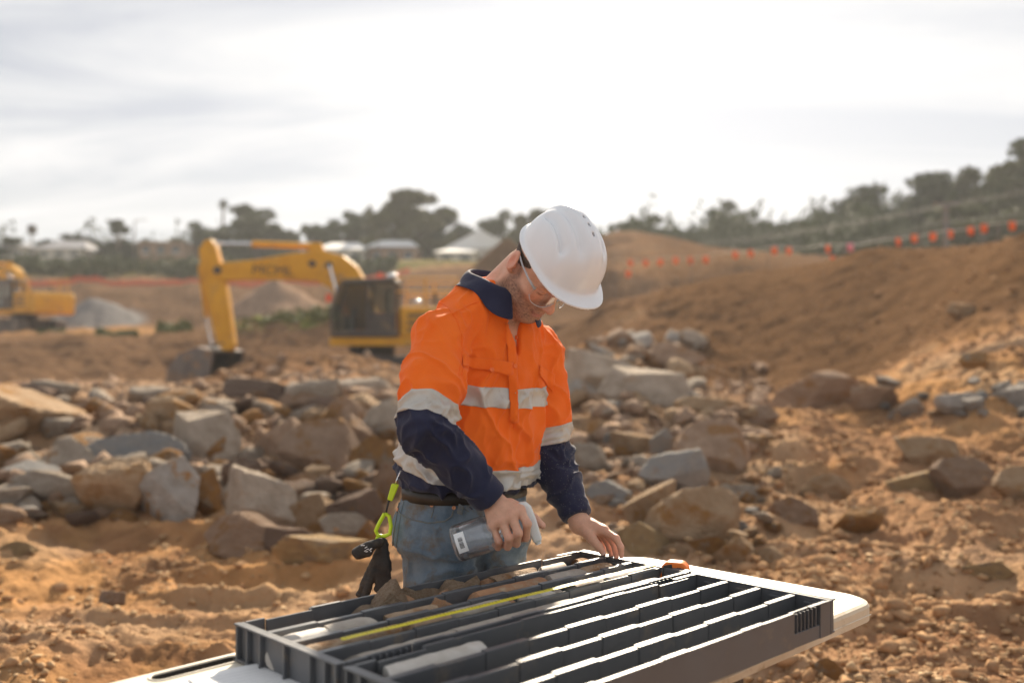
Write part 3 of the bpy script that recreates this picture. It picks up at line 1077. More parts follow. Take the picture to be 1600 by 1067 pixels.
tray1 = make_tray(T0, M['tray'], 'core_tray', 'dusty dark grey core tray filled with rock core, nearer the worker')
T2 = T0 + TV * (TW + 0.0195)
tray2 = make_tray(T2, M['tray_clean'], 'core_tray', 'cleaner dark grey core tray, almost empty, at the near side of the table')
PITCH = (TW - 0.008) / 4
FLOOR = TZ + 0.001 + 0.006


def core(o, ch, a0, a1, r, tint, label, group='rock core pieces in the trays', seed=0, slant=0.35):
    """a length of drill core lying in channel ch, with broken ends"""
    g = np.random.default_rng(seed + int(a0 * 1000) + ch * 77)
    b = 0.004 + (ch + 0.5) * PITCH
    n, nseg = 20, max(5, int((a1 - a0) / 0.015))
    L = a1 - a0
    V = []
    s0, s1 = g.uniform(0.3, 1.0, 2) * slant * 2.4
    p0, p1 = g.uniform(0, 6.28, 2)
    for i in range(nseg + 1):
        tt = i / nseg
        for k in range(n):
            w = 2 * math.pi * k / n
            x = (tt - 0.5) * L
            e0 = r * s0 * math.cos(w - p0) * max(0, 1 - tt * 4)
            e1 = r * s1 * math.cos(w - p1) * max(0, 1 - (1 - tt) * 4)
            rr = r * (0.97 if i in (0, nseg) else 1.0)
            V.append((x + e0 + e1, rr * math.cos(w), rr * math.sin(w)))
    V = np.array(V)
    V += 0.04 * r * fbm(V * 60 + seed, 3, 3 + seed)[:, None] * np.array([0, 1, 1]) + g.normal(size=V.shape) * 0.0003
    Fc = [(i * n + k, i * n + (k + 1) % n, (i + 1) * n + (k + 1) % n, (i + 1) * n + k) for i in range(nseg) for k in range(n)]
    V = np.concatenate([V, [[V[:n, 0].mean() - 0.002, 0, 0], [V[-n:, 0].mean() + 0.002, 0, 0]]])
    c0, c1 = len(V) - 2, len(V) - 1
    Fc = Fc + [(c0, (k + 1) % n, k) for k in range(n)] + [(c1, nseg * n + k, nseg * n + (k + 1) % n) for k in range(n)]
    m = mesh('rock_core', V, Fc)
    m.shade_smooth()
    m.set_sharp_from_angle(angle=R(38))
    ob = link('rock_core', m, M['core_' + tint])
    c = o + TU * (a0 + a1) / 2 + TV * b
    ob.location = (c[0], c[1], FLOOR + r + 0.001)
    ob.rotation_euler = (g.uniform(0, 6.28), 0, TH)
    return tag(ob, label, 'rock core', group)


def chunk(o, ch, a, db, sx, sy, sz, tint, var, label, tilt=0.0, rz=0.0, group='broken rock pieces in the trays', name='rock_piece', lift=0.0):
    b = 0.004 + (ch + 0.5) * PITCH + db
    key = ('chunk', var, tint)
    if key not in _rk:
        m = ROCKS[var].copy()
        m.materials.append(M['core_' + tint])
        _rk[key] = m
    ob = link(name, _rk[key])
    c = o + TU * a + TV * b
    ob.scale = (sx / 2, sy / 2, sz / 2)
    ob.location = (c[0], c[1], FLOOR + sz * 0.5 * (math.cos(tilt) + 0.5 * abs(math.sin(tilt))) + lift)
    ob.rotation_euler = (tilt * 0.4, tilt, TH + rz)
    return tag(ob, label, 'rock piece', group)


RC = 0.033
# tray nearer the worker, back channel
chunk(T0, 0, 0.33, 0.0, 0.115, 0.075, 0.088, 'brown', 3, 'large angular brown rock standing above the back channel of the full tray', -0.35)
chunk(T0, 0, 0.425, -0.002, 0.075, 0.07, 0.07, 'brown', 9, 'angular brown rock right of the largest one in the back channel', 0.3, 0.4)
chunk(T0, 0, 0.475, 0.01, 0.04, 0.05, 0.045, 'brown', 6, 'small brown rock chip between larger ones in the back channel')
chunk(T0, 0, 0.555, 0.0, 0.115, 0.07, 0.075, 'brown', 12, 'flaky layered brown rock below the spray bottle in the back channel')
chunk(T0, 0, 0.65, 0.0, 0.075, 0.065, 0.065, 'rust', 2, 'crumbly rusty rock right of the flaky one in the back channel')
core(T0, 0, 0.68, 0.80, RC, 'brown', 'tan core length in the back channel left of the sunlit rim', seed=4)
core(T0, 0, 0.83, 0.94, RC - 0.002, 'grey', 'dusty core length near the far end of the back channel', seed=5)
chunk(T0, 0, 0.955, 0.0, 0.03, 0.04, 0.05, 'rust', 5, 'small orange chip at the far end of the back channel')
core(T0, 0, 0.97, 1.02, RC - 0.002, 'brown', 'round tan core stub at the far end of the back channel', seed=6)
chunk(T0, 0, 0.205, 0.0, 0.045, 0.05, 0.04, 'grey', 1, 'small grey stone left of the largest brown rock')
chunk(T0, 0, 0.165, 0.016, 0.075, 0.035, 0.042, 'rust', 8, 'flat-topped orange chip in the dusty left of the back channel')
chunk(T0, 0, 0.115, 0.01, 0.04, 0.03, 0.03, 'rust', 4, 'little orange crumb in the dusty left of the back channel')
chunk(T0, 0, 0.245, -0.01, 0.035, 0.035, 0.035, 'grey', 10, 'grey chip tucked beside the largest brown rock')
for k, (a_, db_, s_, t_) in enumerate(((0.27, 0.012, 0.055, 'brown'), (0.375, 0.022, 0.05, 'rust'), (0.465, -0.014, 0.052, 'brown'), (0.505, 0.016, 0.048, 'rust'), (0.61, -0.012, 0.05, 'brown'), (0.70, 0.02, 0.036, 'rust'))):
    chunk(T0, 0, a_, db_, s_ * 1.2, s_, s_ * 0.95, t_, 1 + 2 * k, ('brown fragment left of the largest rock in the back channel', 'rusty fragment at the foot of the largest rock', 'brown fragment right of the second large rock', 'rusty fragment left of the flaky rock', 'brown fragment right of the flaky rock',
          'rusty chip beside the tan core length of the back channel')[k], 0.3 * (-1) ** k, k * 1.1, lift=0.016)
# second channel
core(T0, 1, 0.02, 0.125, RC, 'white', 'pale core length at the left end of the second channel', seed=1)
core(T0, 1, 0.128, 0.225, RC + 0.001, 'grey', 'grey rounded core length next to the pale one in the second channel', seed=2)
chunk(T0, 1, 0.262, 0.0, 0.04, 0.05, 0.045, 'grey', 7, 'grey chip after the rounded grey core in the second channel')
core(T0, 1, 0.29, 0.385, RC - 0.003, 'brown', 'brownish core length in the middle of the second channel', seed=3)
chunk(T0, 1, 0.435, 0.0, 0.085, 0.06, 0.066, 'rust', 14, 'bright rusty angular core piece in the second channel', 0.2)
chunk(T0, 1, 0.495, 0.0, 0.035, 0.05, 0.05, 'rust', 2, 'small rusty wedge in the second channel')
core(T0, 1, 0.52, 0.70, RC, 'rust', 'long rusty orange core length below the spray bottle', seed=7)
core(T0, 1, 0.705, 0.765, RC, 'rust', 'short sunlit orange core stub in the second channel', seed=8)
core(T0, 1, 0.77, 0.89, RC, 'grey', 'dusty grey core length towards the far end of the second channel', seed=9)
core(T0, 1, 0.895, 0.99, RC, 'brown', 'brown-grey core length at the far end of the second channel', seed=10)
# third channel
core(T0, 2, 0.02, 0.25, RC, 'brown', 'long tan core length under the end of the yellow tape', seed=11)
core(T0, 2, 0.255, 0.37, RC, 'brown', 'brown core length beside the yellow tape', seed=12)
core(T0, 2, 0.375, 0.515, RC + 0.001, 'grey', 'smooth grey core length beside the yellow tape', seed=13)
for k, a in enumerate((0.535, 0.558, 0.58, 0.602)):
    chunk(T0, 2, a, 0.004 * (-1) ** k, 0.03, 0.058, 0.055, ('brown', 'rust', 'brown', 'grey')[k], 3 + k, ('leftmost broken brown core disc beside the middle of the tape', 'rusty broken core disc, second of four beside the tape', 'brown broken core disc, third of four beside the tape', 'greyish broken core disc, rightmost of four beside the tape')[k], 0.25,
          group='broken core discs beside the tape')
core(T0, 2, 0.625, 0.69, RC - 0.002, 'white', 'pale core stub beside the tape middle', seed=14)
chunk(T0, 2, 0.715, 0.0, 0.04, 0.055, 0.055, 'grey', 11, 'dark grey chip beside the tape')
chunk(T0, 2, 0.75, 0.0, 0.035, 0.055, 0.055, 'brown', 13, 'brown chip right of the dark grey one beside the tape')
core(T0, 2, 0.775, 0.87, RC - 0.001, 'grey', 'grey core length towards the far end of the tape', seed=15)
core(T0, 2, 0.875, 1.01, RC - 0.001, 'white', 'dusty core length under the tape near its orange case', seed=16)
# fourth channel
core(T0, 3, 0.06, 0.30, RC - 0.004, 'grey', 'grey core length at the left of the front channel of the full tray', seed=17)
core(T0, 3, 0.305, 0.66, RC - 0.003, 'grey', 'long smooth grey core length in the front channel of the full tray', seed=18, slant=0.1)
core(T0, 3, 0.665, 0.98, RC - 0.004, 'white', 'long sunlit core length at the far end of the front channel', seed=19, slant=0.1)
# the near tray holds one length
core(T2, 0, 0.05, 0.29, RC + 0.001, 'white', 'pale core length with rusty stains, alone in the near tray', seed=21)
# dust and grit lying in the full tray
g = np.random.default_rng(3)
pts = []
for ch, n_ in ((0, 420), (1, 160), (2, 120), (3, 90)):
    for k in range(n_):
        a = g.uniform(0.02, 0.30) if (ch == 0 and k < 330) else g.uniform(0.02, 1.0)
        pts.append((a, 0.004 + (ch + 0.5) * PITCH + g.uniform(-0.036, 0.036), g.uniform(0.002, 0.0075) * (1.4 if ch == 0 else 1)))
D, Fc = _ico[1]
Vs, Qs = [], []
for k, (a, b, s) in enumerate(pts):
    c = T0 + TU * a + TV * b
    hgt = FLOOR + (0.012 if b < PITCH and a < 0.22 else 0.0) + s * 0.5
    Vs.append(D * s * g.uniform(0.6, 1.3, 3) * (1 + 0.3 * g.normal(size=(len(D), 1))) + np.array([c[0], c[1], hgt]))
    Qs.append(Fc + k * len(D))
grit = tag(link('core_crumbs', fast_mesh('core_crumbs', np.concatenate(Vs), np.concatenate(Qs), False), M['core_rust']), 'rusty crumbs and grit lying in the full core tray',
           kind='stuff')
# a heap of fines under the crumbs, left end of the back channel
mb = MB()
na, nb = 26, 8
Vh = []
for i in range(na):
    for j in range(nb):
        a = 0.012 + 0.24 * i / (na - 1)
        b = 0.010 + 0.070 * j / (nb - 1)
        c = T0 + TU * a + TV * b
        zz = 0.016 * math.sin(math.pi * min(1, (i + 1) / na * 1.1)) * (0.6 + 0.4 * math.sin(math.pi * j / (nb - 1)))
        Vh.append((c[0], c[1], FLOOR + 0.002 + zz + 0.004 * float(fbm(np.array([a * 60, b * 60, 0]), 3, 2))))
fines = link('sand', fast_mesh('sand', Vh, [(i * nb + j, (i + 1) * nb + j, (i + 1) * nb + j + 1, i * nb + j + 1) for i in range(na - 1) for j in range(nb - 1)]), M['core_rust'])
tag(fines, 'rusty fines heaped in the left of the back channel', kind='stuff')

# tape measure: blade along the third rail, orange case standing on the table
tape = tag(empty('tape_measure', tuple((T0 + TU * 1.02 + TV * (3.1 * PITCH))[:2]) + (TOP,)), 'yellow tape measure with an orange case, pulled out along the full tray', 'tape measure')
org = np.array(tape.location)
ba0, ba1, wT = 0.075, 1.035, 0.0165
Vt, Ft = [], []
nt_ = 60
for i in range(nt_ + 1):
    a = ba0 + (ba1 - ba0) * i / nt_
    bc = 0.004 + 2.83 * PITCH + 0.12 * PITCH * (i / nt_)
    zc = TOP + 0.0035 + 0.0004 * math.sin(i * 0.5)
    for j in range(5):
        s = (j - 2) / 2
        c = T0 + TU * a + TV * (bc + s * wT / 2)
        Vt.append(np.array([c[0], c[1], zc - 0.0022 * (1 - s * s) + 0.0022]) - org)
for i in range(nt_):
    for j in range(4):
        Ft.append((i * 5 + j, i * 5 + j + 1, (i + 1) * 5 + j + 1, (i + 1) * 5 + j))
bl = link('blade', fast_mesh('blade', Vt, Ft), M['tape_yellow'], tape)
sol = bl.modifiers.new('thickness', 'SOLIDIFY')
sol.thickness = 0.0006
mb = MB()
for i in range(96):
    a = ba0 + 0.01 + 0.0099 * i
    if a > ba1 - 0.01:
        break
    ii_ = (a - ba0) / (ba1 - ba0)
    bc = 0.004 + 2.83 * PITCH + 0.12 * PITCH * ii_
    zc = TOP + 0.0035 + 0.0004 * math.sin(ii_ * nt_ * 0.5)
    ln = 0.0075 if i % 5 == 0 else 0.004
    V = []
    for da in (-0.0006, 0.0006):
        for sb_ in (-wT / 2 + 0.0002, -wT / 2 + ln):
            s = sb_ / (wT / 2)
            c = T0 + TU * (a + da) + TV * (bc + sb_)
            V.append(np.array([c[0], c[1], zc - 0.0022 * (1 - s * s) + 0.0022 + 0.0009]) - org)
    mb.add(V, [(0, 1, 3, 2)])
mb.build('tick_marks', M['print_dark'], tape)
cc = TB + BA * 0.435 + BB * 0.40
cw = P(1062, 884, 1)                                     # the case stands behind the tray end
Yc = 2.575
cpos = np.array([(1058 - CX) / F * Yc, Yc, TZ]) - org
case_poly = [(-0.036, 0.0), (0.036, 0.0), (0.038, 0.012), (0.024, 0.062), (0.014, 0.070), (-0.020, 0.070), (-0.032, 0.060), (-0.038, 0.02)]
cd = np.array([0.93, -0.36, 0])
ce = np.array([0.36, 0.93, 0])
mb = MB().prism(case_poly, lambda a, b, t_: cpos + cd * a * 1.2 + np.array([0, 0, 1]) * b * 1.32 + ce * t_, -0.019, 0.019)
mb.build('case', M['tape_orange'], tape, bevel=0.006, seg=3)
mb = MB().prism([(-0.030, 0.040), (-0.004, 0.040), (-0.008, 0.066), (-0.026, 0.062)], lambda a, b, t_: cpos + cd * a * 1.2 + np.array([0, 0, 1]) * b * 1.32 + ce * t_, -0.0215, -0.0185)
mb.build('case_grip', M['rubber'], tape, bevel=0.001)
mb = MB().prism([(0.004, 0.052), (0.014, 0.052), (0.012, 0.060), (0.003, 0.060)], lambda a, b, t_: cpos + cd * a * 1.2 + np.array([0, 0, 1]) * b * 1.32 + ce * t_, -0.0205, -0.0188)
mb.build('lock_button', M['rubber'], tape)

# log sheets on the table, beside the left end of the tray
paper = tag(empty('log_sheets', (-0.56, 1.95, TZ + 0.001)), 'white printed log sheets lying on the table left of the trays', 'papers')


def sheet(name, ang, dx, dy, z, w=0.21, h=0.297):
    ca_, sa_ = math.cos(ang), math.sin(ang)
    V, Fc = [], []
    nx, ny = 12, 16
    for i in range(nx + 1):
        for j in range(ny + 1):
            a, b = w * i / nx, -h * j / ny
            zz = z + 0.0015 * math.sin(3 * a / w + 2 * b / h) + 0.001
            V.append((dx + a * ca_ - b * sa_, dy + a * sa_ + b * ca_, zz))
    for i in range(nx):
        for j in range(ny):
            Fc.append((i * (ny + 1) + j, i * (ny + 1) + j + 1, (i + 1) * (ny + 1) + j + 1, (i + 1) * (ny + 1) + j))
    o = link(name, mesh(name, V, Fc, True), M['paper'], paper)
    mb = MB()
    for k in range(15):
        b = -0.03 - k * 0.017
        for a0, a1 in ((0.015, 0.195),):
            p = []
            for a in np.linspace(a0, a1, 13):
                zz = z + 0.0015 * math.sin(3 * a / w + 2 * b / h) + 0.0016
                p.append((a, zz))
            for q in range(12):
                V = []
                for (a, zz), bb in ((p[q], b), (p[q], b - 0.0009), (p[q + 1], b - 0.0009), (p[q + 1], b)):
                    V.append((dx + a * ca_ - bb * sa_, dy + a * sa_ + bb * ca_, zz))
                mb.add(V, [(0, 1, 2, 3)])
    mb.build('ruled_lines', M['ink'], o)
    return o


pc = np.array([-0.697, 1.92]) - np.array([-0.56, 1.95]) + 0.034 * np.array([0.719, -0.695])
sheet('sheet', R(40), pc[0], pc[1], 0.0)
sheet('sheet', R(36), pc[0] + 0.045, pc[1] + 0.028, 0.004)

# ------------------------------------------------------------------ the worker
# implicit surfaces: smooth unions of round cones, ellipsoids and lofts, meshed by surface nets
class SDF:
    def __init__(s):
        s.items = []

    def cone(s, a, b, ra, rb, k=0.012, op='add'):
        a, b = np.array(a, float), np.array(b, float)
        s.items.append(('cone', (a, b, ra, rb), (a + b) / 2, np.linalg.norm(a - b) / 2 + max(ra, rb), k, op))
        return s

    def chain(s, pts, rs, k=0.012):
        for i in range(len(pts) - 1):
            s.cone(pts[i], pts[i + 1], rs[i], rs[i + 1], k if i == 0 else min(k, 0.006))
        return s

    def ell(s, c, r, A=None, k=0.012, op='add'):
        c = np.array(c, float)
        A = np.eye(3) if A is None else np.array(A, float)       # rows are the axes
        s.items.append(('ell', (c, np.array(r, float), A), c, max(r), k, op))
        return s

    def loft(s, fn, c, br, k=0.02, op='add'):
        s.items.append(('loft', (fn,), np.array(c, float), br, k, op))
        return s

    @staticmethod
    def prim(it, p):
        kind, a = it[0], it[1]
        if kind == 'cone':
            A, B, ra, rb = a
            ab = B - A
            t_ = np.clip(((p - A) @ ab) / (ab @ ab + 1e-12), 0, 1)
            d = p - A - t_[..., None] * ab
            return np.sqrt((d * d).sum(-1)) - (ra + (rb - ra) * t_)
        if kind == 'ell':
            c, r, A = a
            q = (p - c) @ A.T
            k0 = np.sqrt(((q / r) ** 2).sum(-1))
            k1 = np.sqrt(((q / (r * r)) ** 2).sum(-1)) + 1e-9
            return np.where(k0 < 0.2, (k0 - 1) * r.min(), k0 * (k0 - 1) / k1)
        return a[0](p)

    def eval(s, p, items=None):
        d = None
        for it in (s.items if items is None else items):
            e = s.prim(it, p)
            k, op = it[4], it[5]
            if d is None:
                d = e if op == 'add' else np.full(e.shape, 9.0)
                continue
            if op == 'add':
                h = np.clip(0.5 + 0.5 * (d - e) / k, 0, 1)
                d = d + (e - d) * h - k * h * (1 - h)
            else:
                h = np.clip(0.5 - 0.5 * (d + e) / k, 0, 1)
                d = d + (-e - d) * h + k * h * (1 - h)
        return d

    def mesh(s, lo, hi, h, B=14):
        lo, hi = np.array(lo, float), np.array(hi, float)
        n = np.ceil((hi - lo) / (h * B)).astype(int)
        cs = np.stack(np.meshgrid(*[np.arange(k) for k in n], indexing='ij'), -1).reshape(-1, 3)
        cen = lo + (cs + 0.5) * B * h
        hd = B * h * 0.87
        dc = s.eval(cen)
        N = n * B + 1
        G = np.full(tuple(N), 1.0, np.float32)
        off = np.stack(np.meshgrid(*[np.arange(B + 1)] * 3, indexing='ij'), -1)
        for c, ce, d in zip(cs, cen, dc):
            sl = tuple(slice(x * B, x * B + B + 1) for x in c)
            if abs(d) > hd * 1.4 + 0.03:
                G[sl] = np.sign(d)
                continue
            its = [it for it in s.items if np.linalg.norm(ce - it[2]) - it[3] < hd + 0.05 + it[4]]
            if not its or all(it[5] != 'add' for it in its):
                G[sl] = 1.0
                continue
            G[sl] = s.eval(lo + (off + c * B) * h, its)
        return nets(G, lo, h)


def nets(G, lo, h):
    sg = G < 0
    S = np.zeros(tuple(np.array(G.shape) - 1), np.uint8)
    sl = [slice(0, -1), slice(1, None)]
    for a in (0, 1):
        for b in (0, 1):
            for c in (0, 1):
                S += sg[sl[a], sl[b], sl[c]]
    act = np.argwhere((S > 0) & (S < 8))
    idx = np.full(S.shape, -1, np.int64)
    idx[act[:, 0], act[:, 1], act[:, 2]] = np.arange(len(act))
    acc = np.zeros((len(act), 3))
    cnt = np.zeros(len(act))
    cor = [(a, b, c) for a in (0, 1) for b in (0, 1) for c in (0, 1)]
    for i in range(8):
        for j in range(i + 1, 8):
            if sum(abs(x - y) for x, y in zip(cor[i], cor[j])) != 1:
                continue
            p, q = act + np.array(cor[i]), act + np.array(cor[j])
            a, b = G[tuple(p.T)], G[tuple(q.T)]
            mk = (a < 0) != (b < 0)
            t_ = np.where(mk, a / np.where(mk, a - b, 1), 0)
            acc += np.where(mk[:, None], np.array(cor[i]) + t_[:, None] * (np.array(cor[j]) - np.array(cor[i])), 0)
            cnt += mk
    V = lo + (act + acc / cnt[:, None]) * h
    Q = []
    for ax in range(3):
        s0 = [slice(None)] * 3
        s1 = [slice(None)] * 3
        s0[ax], s1[ax] = slice(0, -1), slice(1, None)
        ch = np.argwhere(sg[tuple(s0)] != sg[tuple(s1)])
        o1, o2 = (ax + 1) % 3, (ax + 2) % 3
        ok = (ch[:, o1] > 0) & (ch[:, o2] > 0) & (ch[:, o1] < S.shape[o1]) & (ch[:, o2] < S.shape[o2])
        ch = ch[ok]
        q = []
        for d1, d2 in ((-1, -1), (0, -1), (0, 0), (-1, 0)):
            c = ch.copy()
            c[:, o1] += d1
            c[:, o2] += d2
            q.append(idx[tuple(c.T)])
        q = np.stack(q, -1)
        fl = sg[tuple(ch.T)]
        q[~fl] = q[~fl][:, ::-1]
        Q.append(q)
    Q = np.concatenate(Q)
    return V, Q[(Q >= 0).all(1)]


def relax(V, Q, it=2, w=0.5):
    e = np.concatenate([Q[:, [0, 1]], Q[:, [1, 2]], Q[:, [2, 3]], Q[:, [3, 0]]])
    e = np.concatenate([e, e[:, ::-1]])
    for _ in range(it):
        s = np.zeros_like(V)
        c = np.zeros(len(V))
        np.add.at(s, e[:, 0], V[e[:, 1]])
        np.add.at(c, e[:, 0], 1)
        V = V + w * (s / np.maximum(c, 1)[:, None] - V)
    return V


def normals(V, Q):
    n = np.cross(V[Q[:, 2]] - V[Q[:, 0]], V[Q[:, 3]] - V[Q[:, 1]])
    out = np.zeros_like(V)
    for k in range(4):
        np.add.at(out, Q[:, k], n)
    return out / (np.linalg.norm(out, axis=1)[:, None] + 1e-12)


# body frame
BO = np.array([-0.116, 2.765])
BU = np.array([0.719, 0.695])          # towards his left
BV = np.array([0.695, -0.719])         # the way he faces


def Lc(u, v, z):
    q = BO + u * BU + v * BV
    return np.array([q[0], q[1], z])


def to_local(p):
    d = p[..., :2] - BO
    return d @ BU, d @ BV, p[..., 2]


def loft_fn(rows, inset=0.0, top=None, bot=None, pw=2.3):
    rows = np.array(rows, float)                       # z, u0, v0, a, b

    def f(p):
        u, v, z = to_local(p)
        zz = np.clip(z, rows[0, 0], rows[-1, 0])
        u0, v0, a, b = [np.interp(zz, rows[:, 0], rows[:, i]) for i in range(1, 5)]
        a, b = a - inset, b - inset
        q = (np.abs((u - u0) / a) ** pw + np.abs((v - v0) / b) ** pw + 1e-9) ** (1 / pw)
        d = (q - 1) * np.minimum(a, b) * 0.95
        e = np.maximum(z - (rows[-1, 0] - inset), (rows[0, 0]) - z)
        return np.maximum(d, e)
    return f


TORSO = [  # z, u0, v0, half width, half depth of the shirt
    (1.012, -0.015, 0.005, 0.196, 0.159), (1.04, -0.015, 0.006, 0.200, 0.164), (1.09, -0.015, 0.012, 0.202, 0.166), (1.16, -0.008, 0.022, 0.194, 0.158),
    (1.24, 0.0, 0.034, 0.188, 0.150), (1.32, 0.004, 0.045, 0.190, 0.142), (1.39, 0.004, 0.052, 0.186, 0.126), (1.45, 0.0, 0.058, 0.166, 0.110),
    (1.50, -0.002, 0.070, 0.138, 0.096), (1.545, 0.0, 0.086, 0.096, 0.082), (1.575, 0.004, 0.098, 0.068, 0.068)]
SH_R, EL_R, WR_R = P(689, 530, 2.565), P(663, 666, 2.420), P(774, 788, 2.470)
SH_L, EL_L, WR_L = P(838, 550, 2.83), P(862, 712, 2.84), P(906, 818, 2.73)

# head frame
HYAW, HPITCH = R(42), R(53)


def frame(yaw, pitch):
    f = np.array([math.sin(yaw) * math.cos(pitch), -math.cos(yaw) * math.cos(pitch), -math.sin(pitch)])
    r = np.array([-math.cos(yaw), -math.sin(yaw), 0.0])
    up = np.cross(r, f)
    return r, f, up


hr, hf, hu = frame(HYAW, HPITCH)
EAR_R = P(807, 414, 2.585)
HC = EAR_R - hr * 0.074


def HL(a, b, c):
    return HC + a * hr + b * hf + c * hu


HA = np.stack([hr, hf, hu])
body = SDF()
body.loft(loft_fn(TORSO, 0.016), Lc(0, 0.03, 1.27), 0.42, 0.02)
# legs under the jeans
HIP_R, HIP_L = Lc(-0.105, -0.01, 0.93), Lc(0.085, -0.02, 0.93)
KN_R, KN_L = Lc(-0.125, 0.02, 0.50), Lc(0.125, -0.03, 0.50)
AN_R, AN_L = Lc(-0.135, -0.04, 0.09), Lc(0.14, -0.10, 0.09)
for hp, kn, an in ((HIP_R, KN_R, AN_R), (HIP_L, KN_L, AN_L)):
    body.cone(hp, kn, 0.085, 0.055, 0.04)
    body.cone(kn, an, 0.055, 0.04, 0.02)
for sh, el, wr in ((SH_R, EL_R, WR_R), (SH_L, EL_L, WR_L)):
    body.cone(sh, el, 0.052, 0.040, 0.05)
    body.cone(el, wr, 0.041, 0.027, 0.02)
# neck
body.cone(Lc(0.004, 0.085, 1.51), HL(0, -0.028, -0.045), 0.064, 0.056, 0.03)
body.cone(Lc(0.004, 0.125, 1.48), HL(0, 0.012, -0.070), 0.043, 0.040, 0.03)
body.cone(Lc(0.03, 0.105, 1.47), HL(0.035, -0.035, -0.01), 0.018, 0.018, 0.03)
# skull and face
body.ell(HL(0, 0.006, 0.042), (0.073, 0.086, 0.077), HA, 0.02)
body.ell(HL(0, 0.040, -0.020), (0.062, 0.058, 0.078), HA, 0.03)
body.ell(HL(0, 0.048, -0.074), (0.046, 0.048, 0.048), HA, 0.03)
for s in (-1, 1):
    body.cone(HL(s * 0.058, 0.000, -0.050), HL(s * 0.024, 0.080, -0.102), 0.017, 0.017, 0.025)
    body.ell(HL(s * 0.047, 0.062, -0.020), (0.021, 0.026, 0.018), HA, 0.02)
    body.cone(HL(s * 0.042, 0.086, 0.022), HL(s * 0.010, 0.098, 0.017), 0.0085, 0.0085, 0.014)
body.ell(HL(0, 0.089, -0.106), (0.021, 0.015, 0.015), HA, 0.016)
for s in (-1, 1):
    body.ell(HL(s * 0.031, 0.100, 0.000), (0.017, 0.012, 0.011), HA, 0.010, 'sub')
    body.ell(HL(s * 0.031, 0.083, 0.001), (0.014, 0.0135, 0.0125), HA, 0.004)
body.cone(HL(0, 0.098, 0.010), HL(0, 0.122, -0.030), 0.0075, 0.0105, 0.012)
body.ell(HL(0, 0.122, -0.034), (0.0125, 0.011, 0.0105), HA, 0.008)
for s in (-1, 1):
    body.ell(HL(s * 0.0125, 0.110, -0.038), (0.0075, 0.010, 0.0075), HA, 0.006)
body.ell(HL(0, 0.097, -0.056), (0.020, 0.010, 0.014), HA, 0.014)
body.ell(HL(0, 0.104, -0.067), (0.021, 0.0065, 0.0048), HA, 0.005)
body.ell(HL(0, 0.102, -0.0785), (0.019, 0.0070, 0.0055), HA, 0.005)
body.ell(HL(0, 0.112, -0.0725), (0.023, 0.010, 0.0010), HA, 0.0035, 'sub')
# ears
for s in (-1, 1):
    er, ef, eu = hr * s, hf, hu
    ax = np.stack([0.95 * er + 0.30 * -ef, 0.95 * ef + 0.30 * er, eu])
    body.ell(HL(s * 0.081, -0.013, 0.004), (0.0070, 0.0200, 0.033), ax, 0.007)
    body.ell(HL(s * 0.090, -0.008, 0.005), (0.0070, 0.0115, 0.0195), ax, 0.005, 'sub')
    body.ell(HL(s * 0.0775, 0.002, -0.003), (0.005, 0.006, 0.010), HA, 0.006)
    body.ell(HL(s * 0.076, -0.004, -0.024), (0.006, 0.009, 0.009), HA, 0.006)


def hand(wr, fingers, thumb, rr, palm_r=0.0145, extra=()):
    mcps = [f[0] for f in fingers]
    for m_ in mcps:
        body.cone(wr, m_, 0.022, palm_r, 0.014)
    for a, b in zip(mcps[:-1], mcps[1:]):
        body.cone(a, b, 0.0120, 0.0115, 0.008)
        body.cone((a + wr) / 2, (b + wr) / 2, 0.0155, 0.0155, 0.012)
    for f, r0 in zip(fingers, rr):
        body.chain(f, [r0 * 1.12, r0 * 1.0, r0 * 0.90, r0 * 0.74], 0.005)
    body.chain(thumb, [0.0165, 0.0125, 0.0108, 0.0086], 0.014)


FR_R = [[P(812, 797, 2.440), P(824, 818, 2.418), P(822, 840, 2.440), P(812, 843, 2.470)],
        [P(799, 805, 2.428), P(810, 833, 2.408), P(807, 849, 2.432), P(799, 846, 2.470)],
        [P(784, 813, 2.428), P(795, 840, 2.410), P(793, 854, 2.432), P(786, 850, 2.470)],
        [P(769, 821, 2.438), P(779, 845, 2.424), P(778, 855, 2.445), P(772, 851, 2.475)]]
TH_R = [P(797, 788, 2.490), P(820, 797, 2.505), P(836, 811, 2.500), P(848, 821, 2.490)]
FR_L = [[P(944, 829, 2.690), P(963, 841, 2.655), P(970, 855, 2.645), P(971, 868, 2.645)],
        [P(940, 827, 2.712), P(958, 846, 2.690), P(962, 859, 2.684), P(963, 870, 2.680)],
        [P(934, 826, 2.734), P(949, 847, 2.720), P(953, 858, 2.714), P(955, 867, 2.710)],
        [P(926, 826, 2.755), P(939, 846, 2.742), P(942, 856, 2.737), P(944, 864, 2.733)]]
TH_L = [P(913, 828, 2.705), P(926, 843, 2.678), P(936, 854, 2.664), P(942, 863, 2.658)]
hand(WR_R, FR_R, TH_R, (0.0105, 0.0107, 0.0102, 0.0090))
hand(WR_L, FR_L, TH_L, (0.0098, 0.0100, 0.0094, 0.0084))
BVt, BQ = body.mesh((-0.36, 2.33, 0.03), (0.36, 3.0, 1.74), 0.0034)
BVt = relax(BVt, BQ, 1, 0.35)
print('body', len(BVt))

M['skin'] = mat('skin', 0.90, 1.08, scale=60, rough=0.52, bump=0.12, bscale=350, bdist=0.002, attr='tone', sss=0.16, spec=0.35)
person = tag(empty('person', (float(BO[0]), float(BO[1]), 0)), 'worker in orange and navy shirt, jeans and white helmet bending over the trays', 'person')
POFF = np.array([BO[0], BO[1], 0.0])


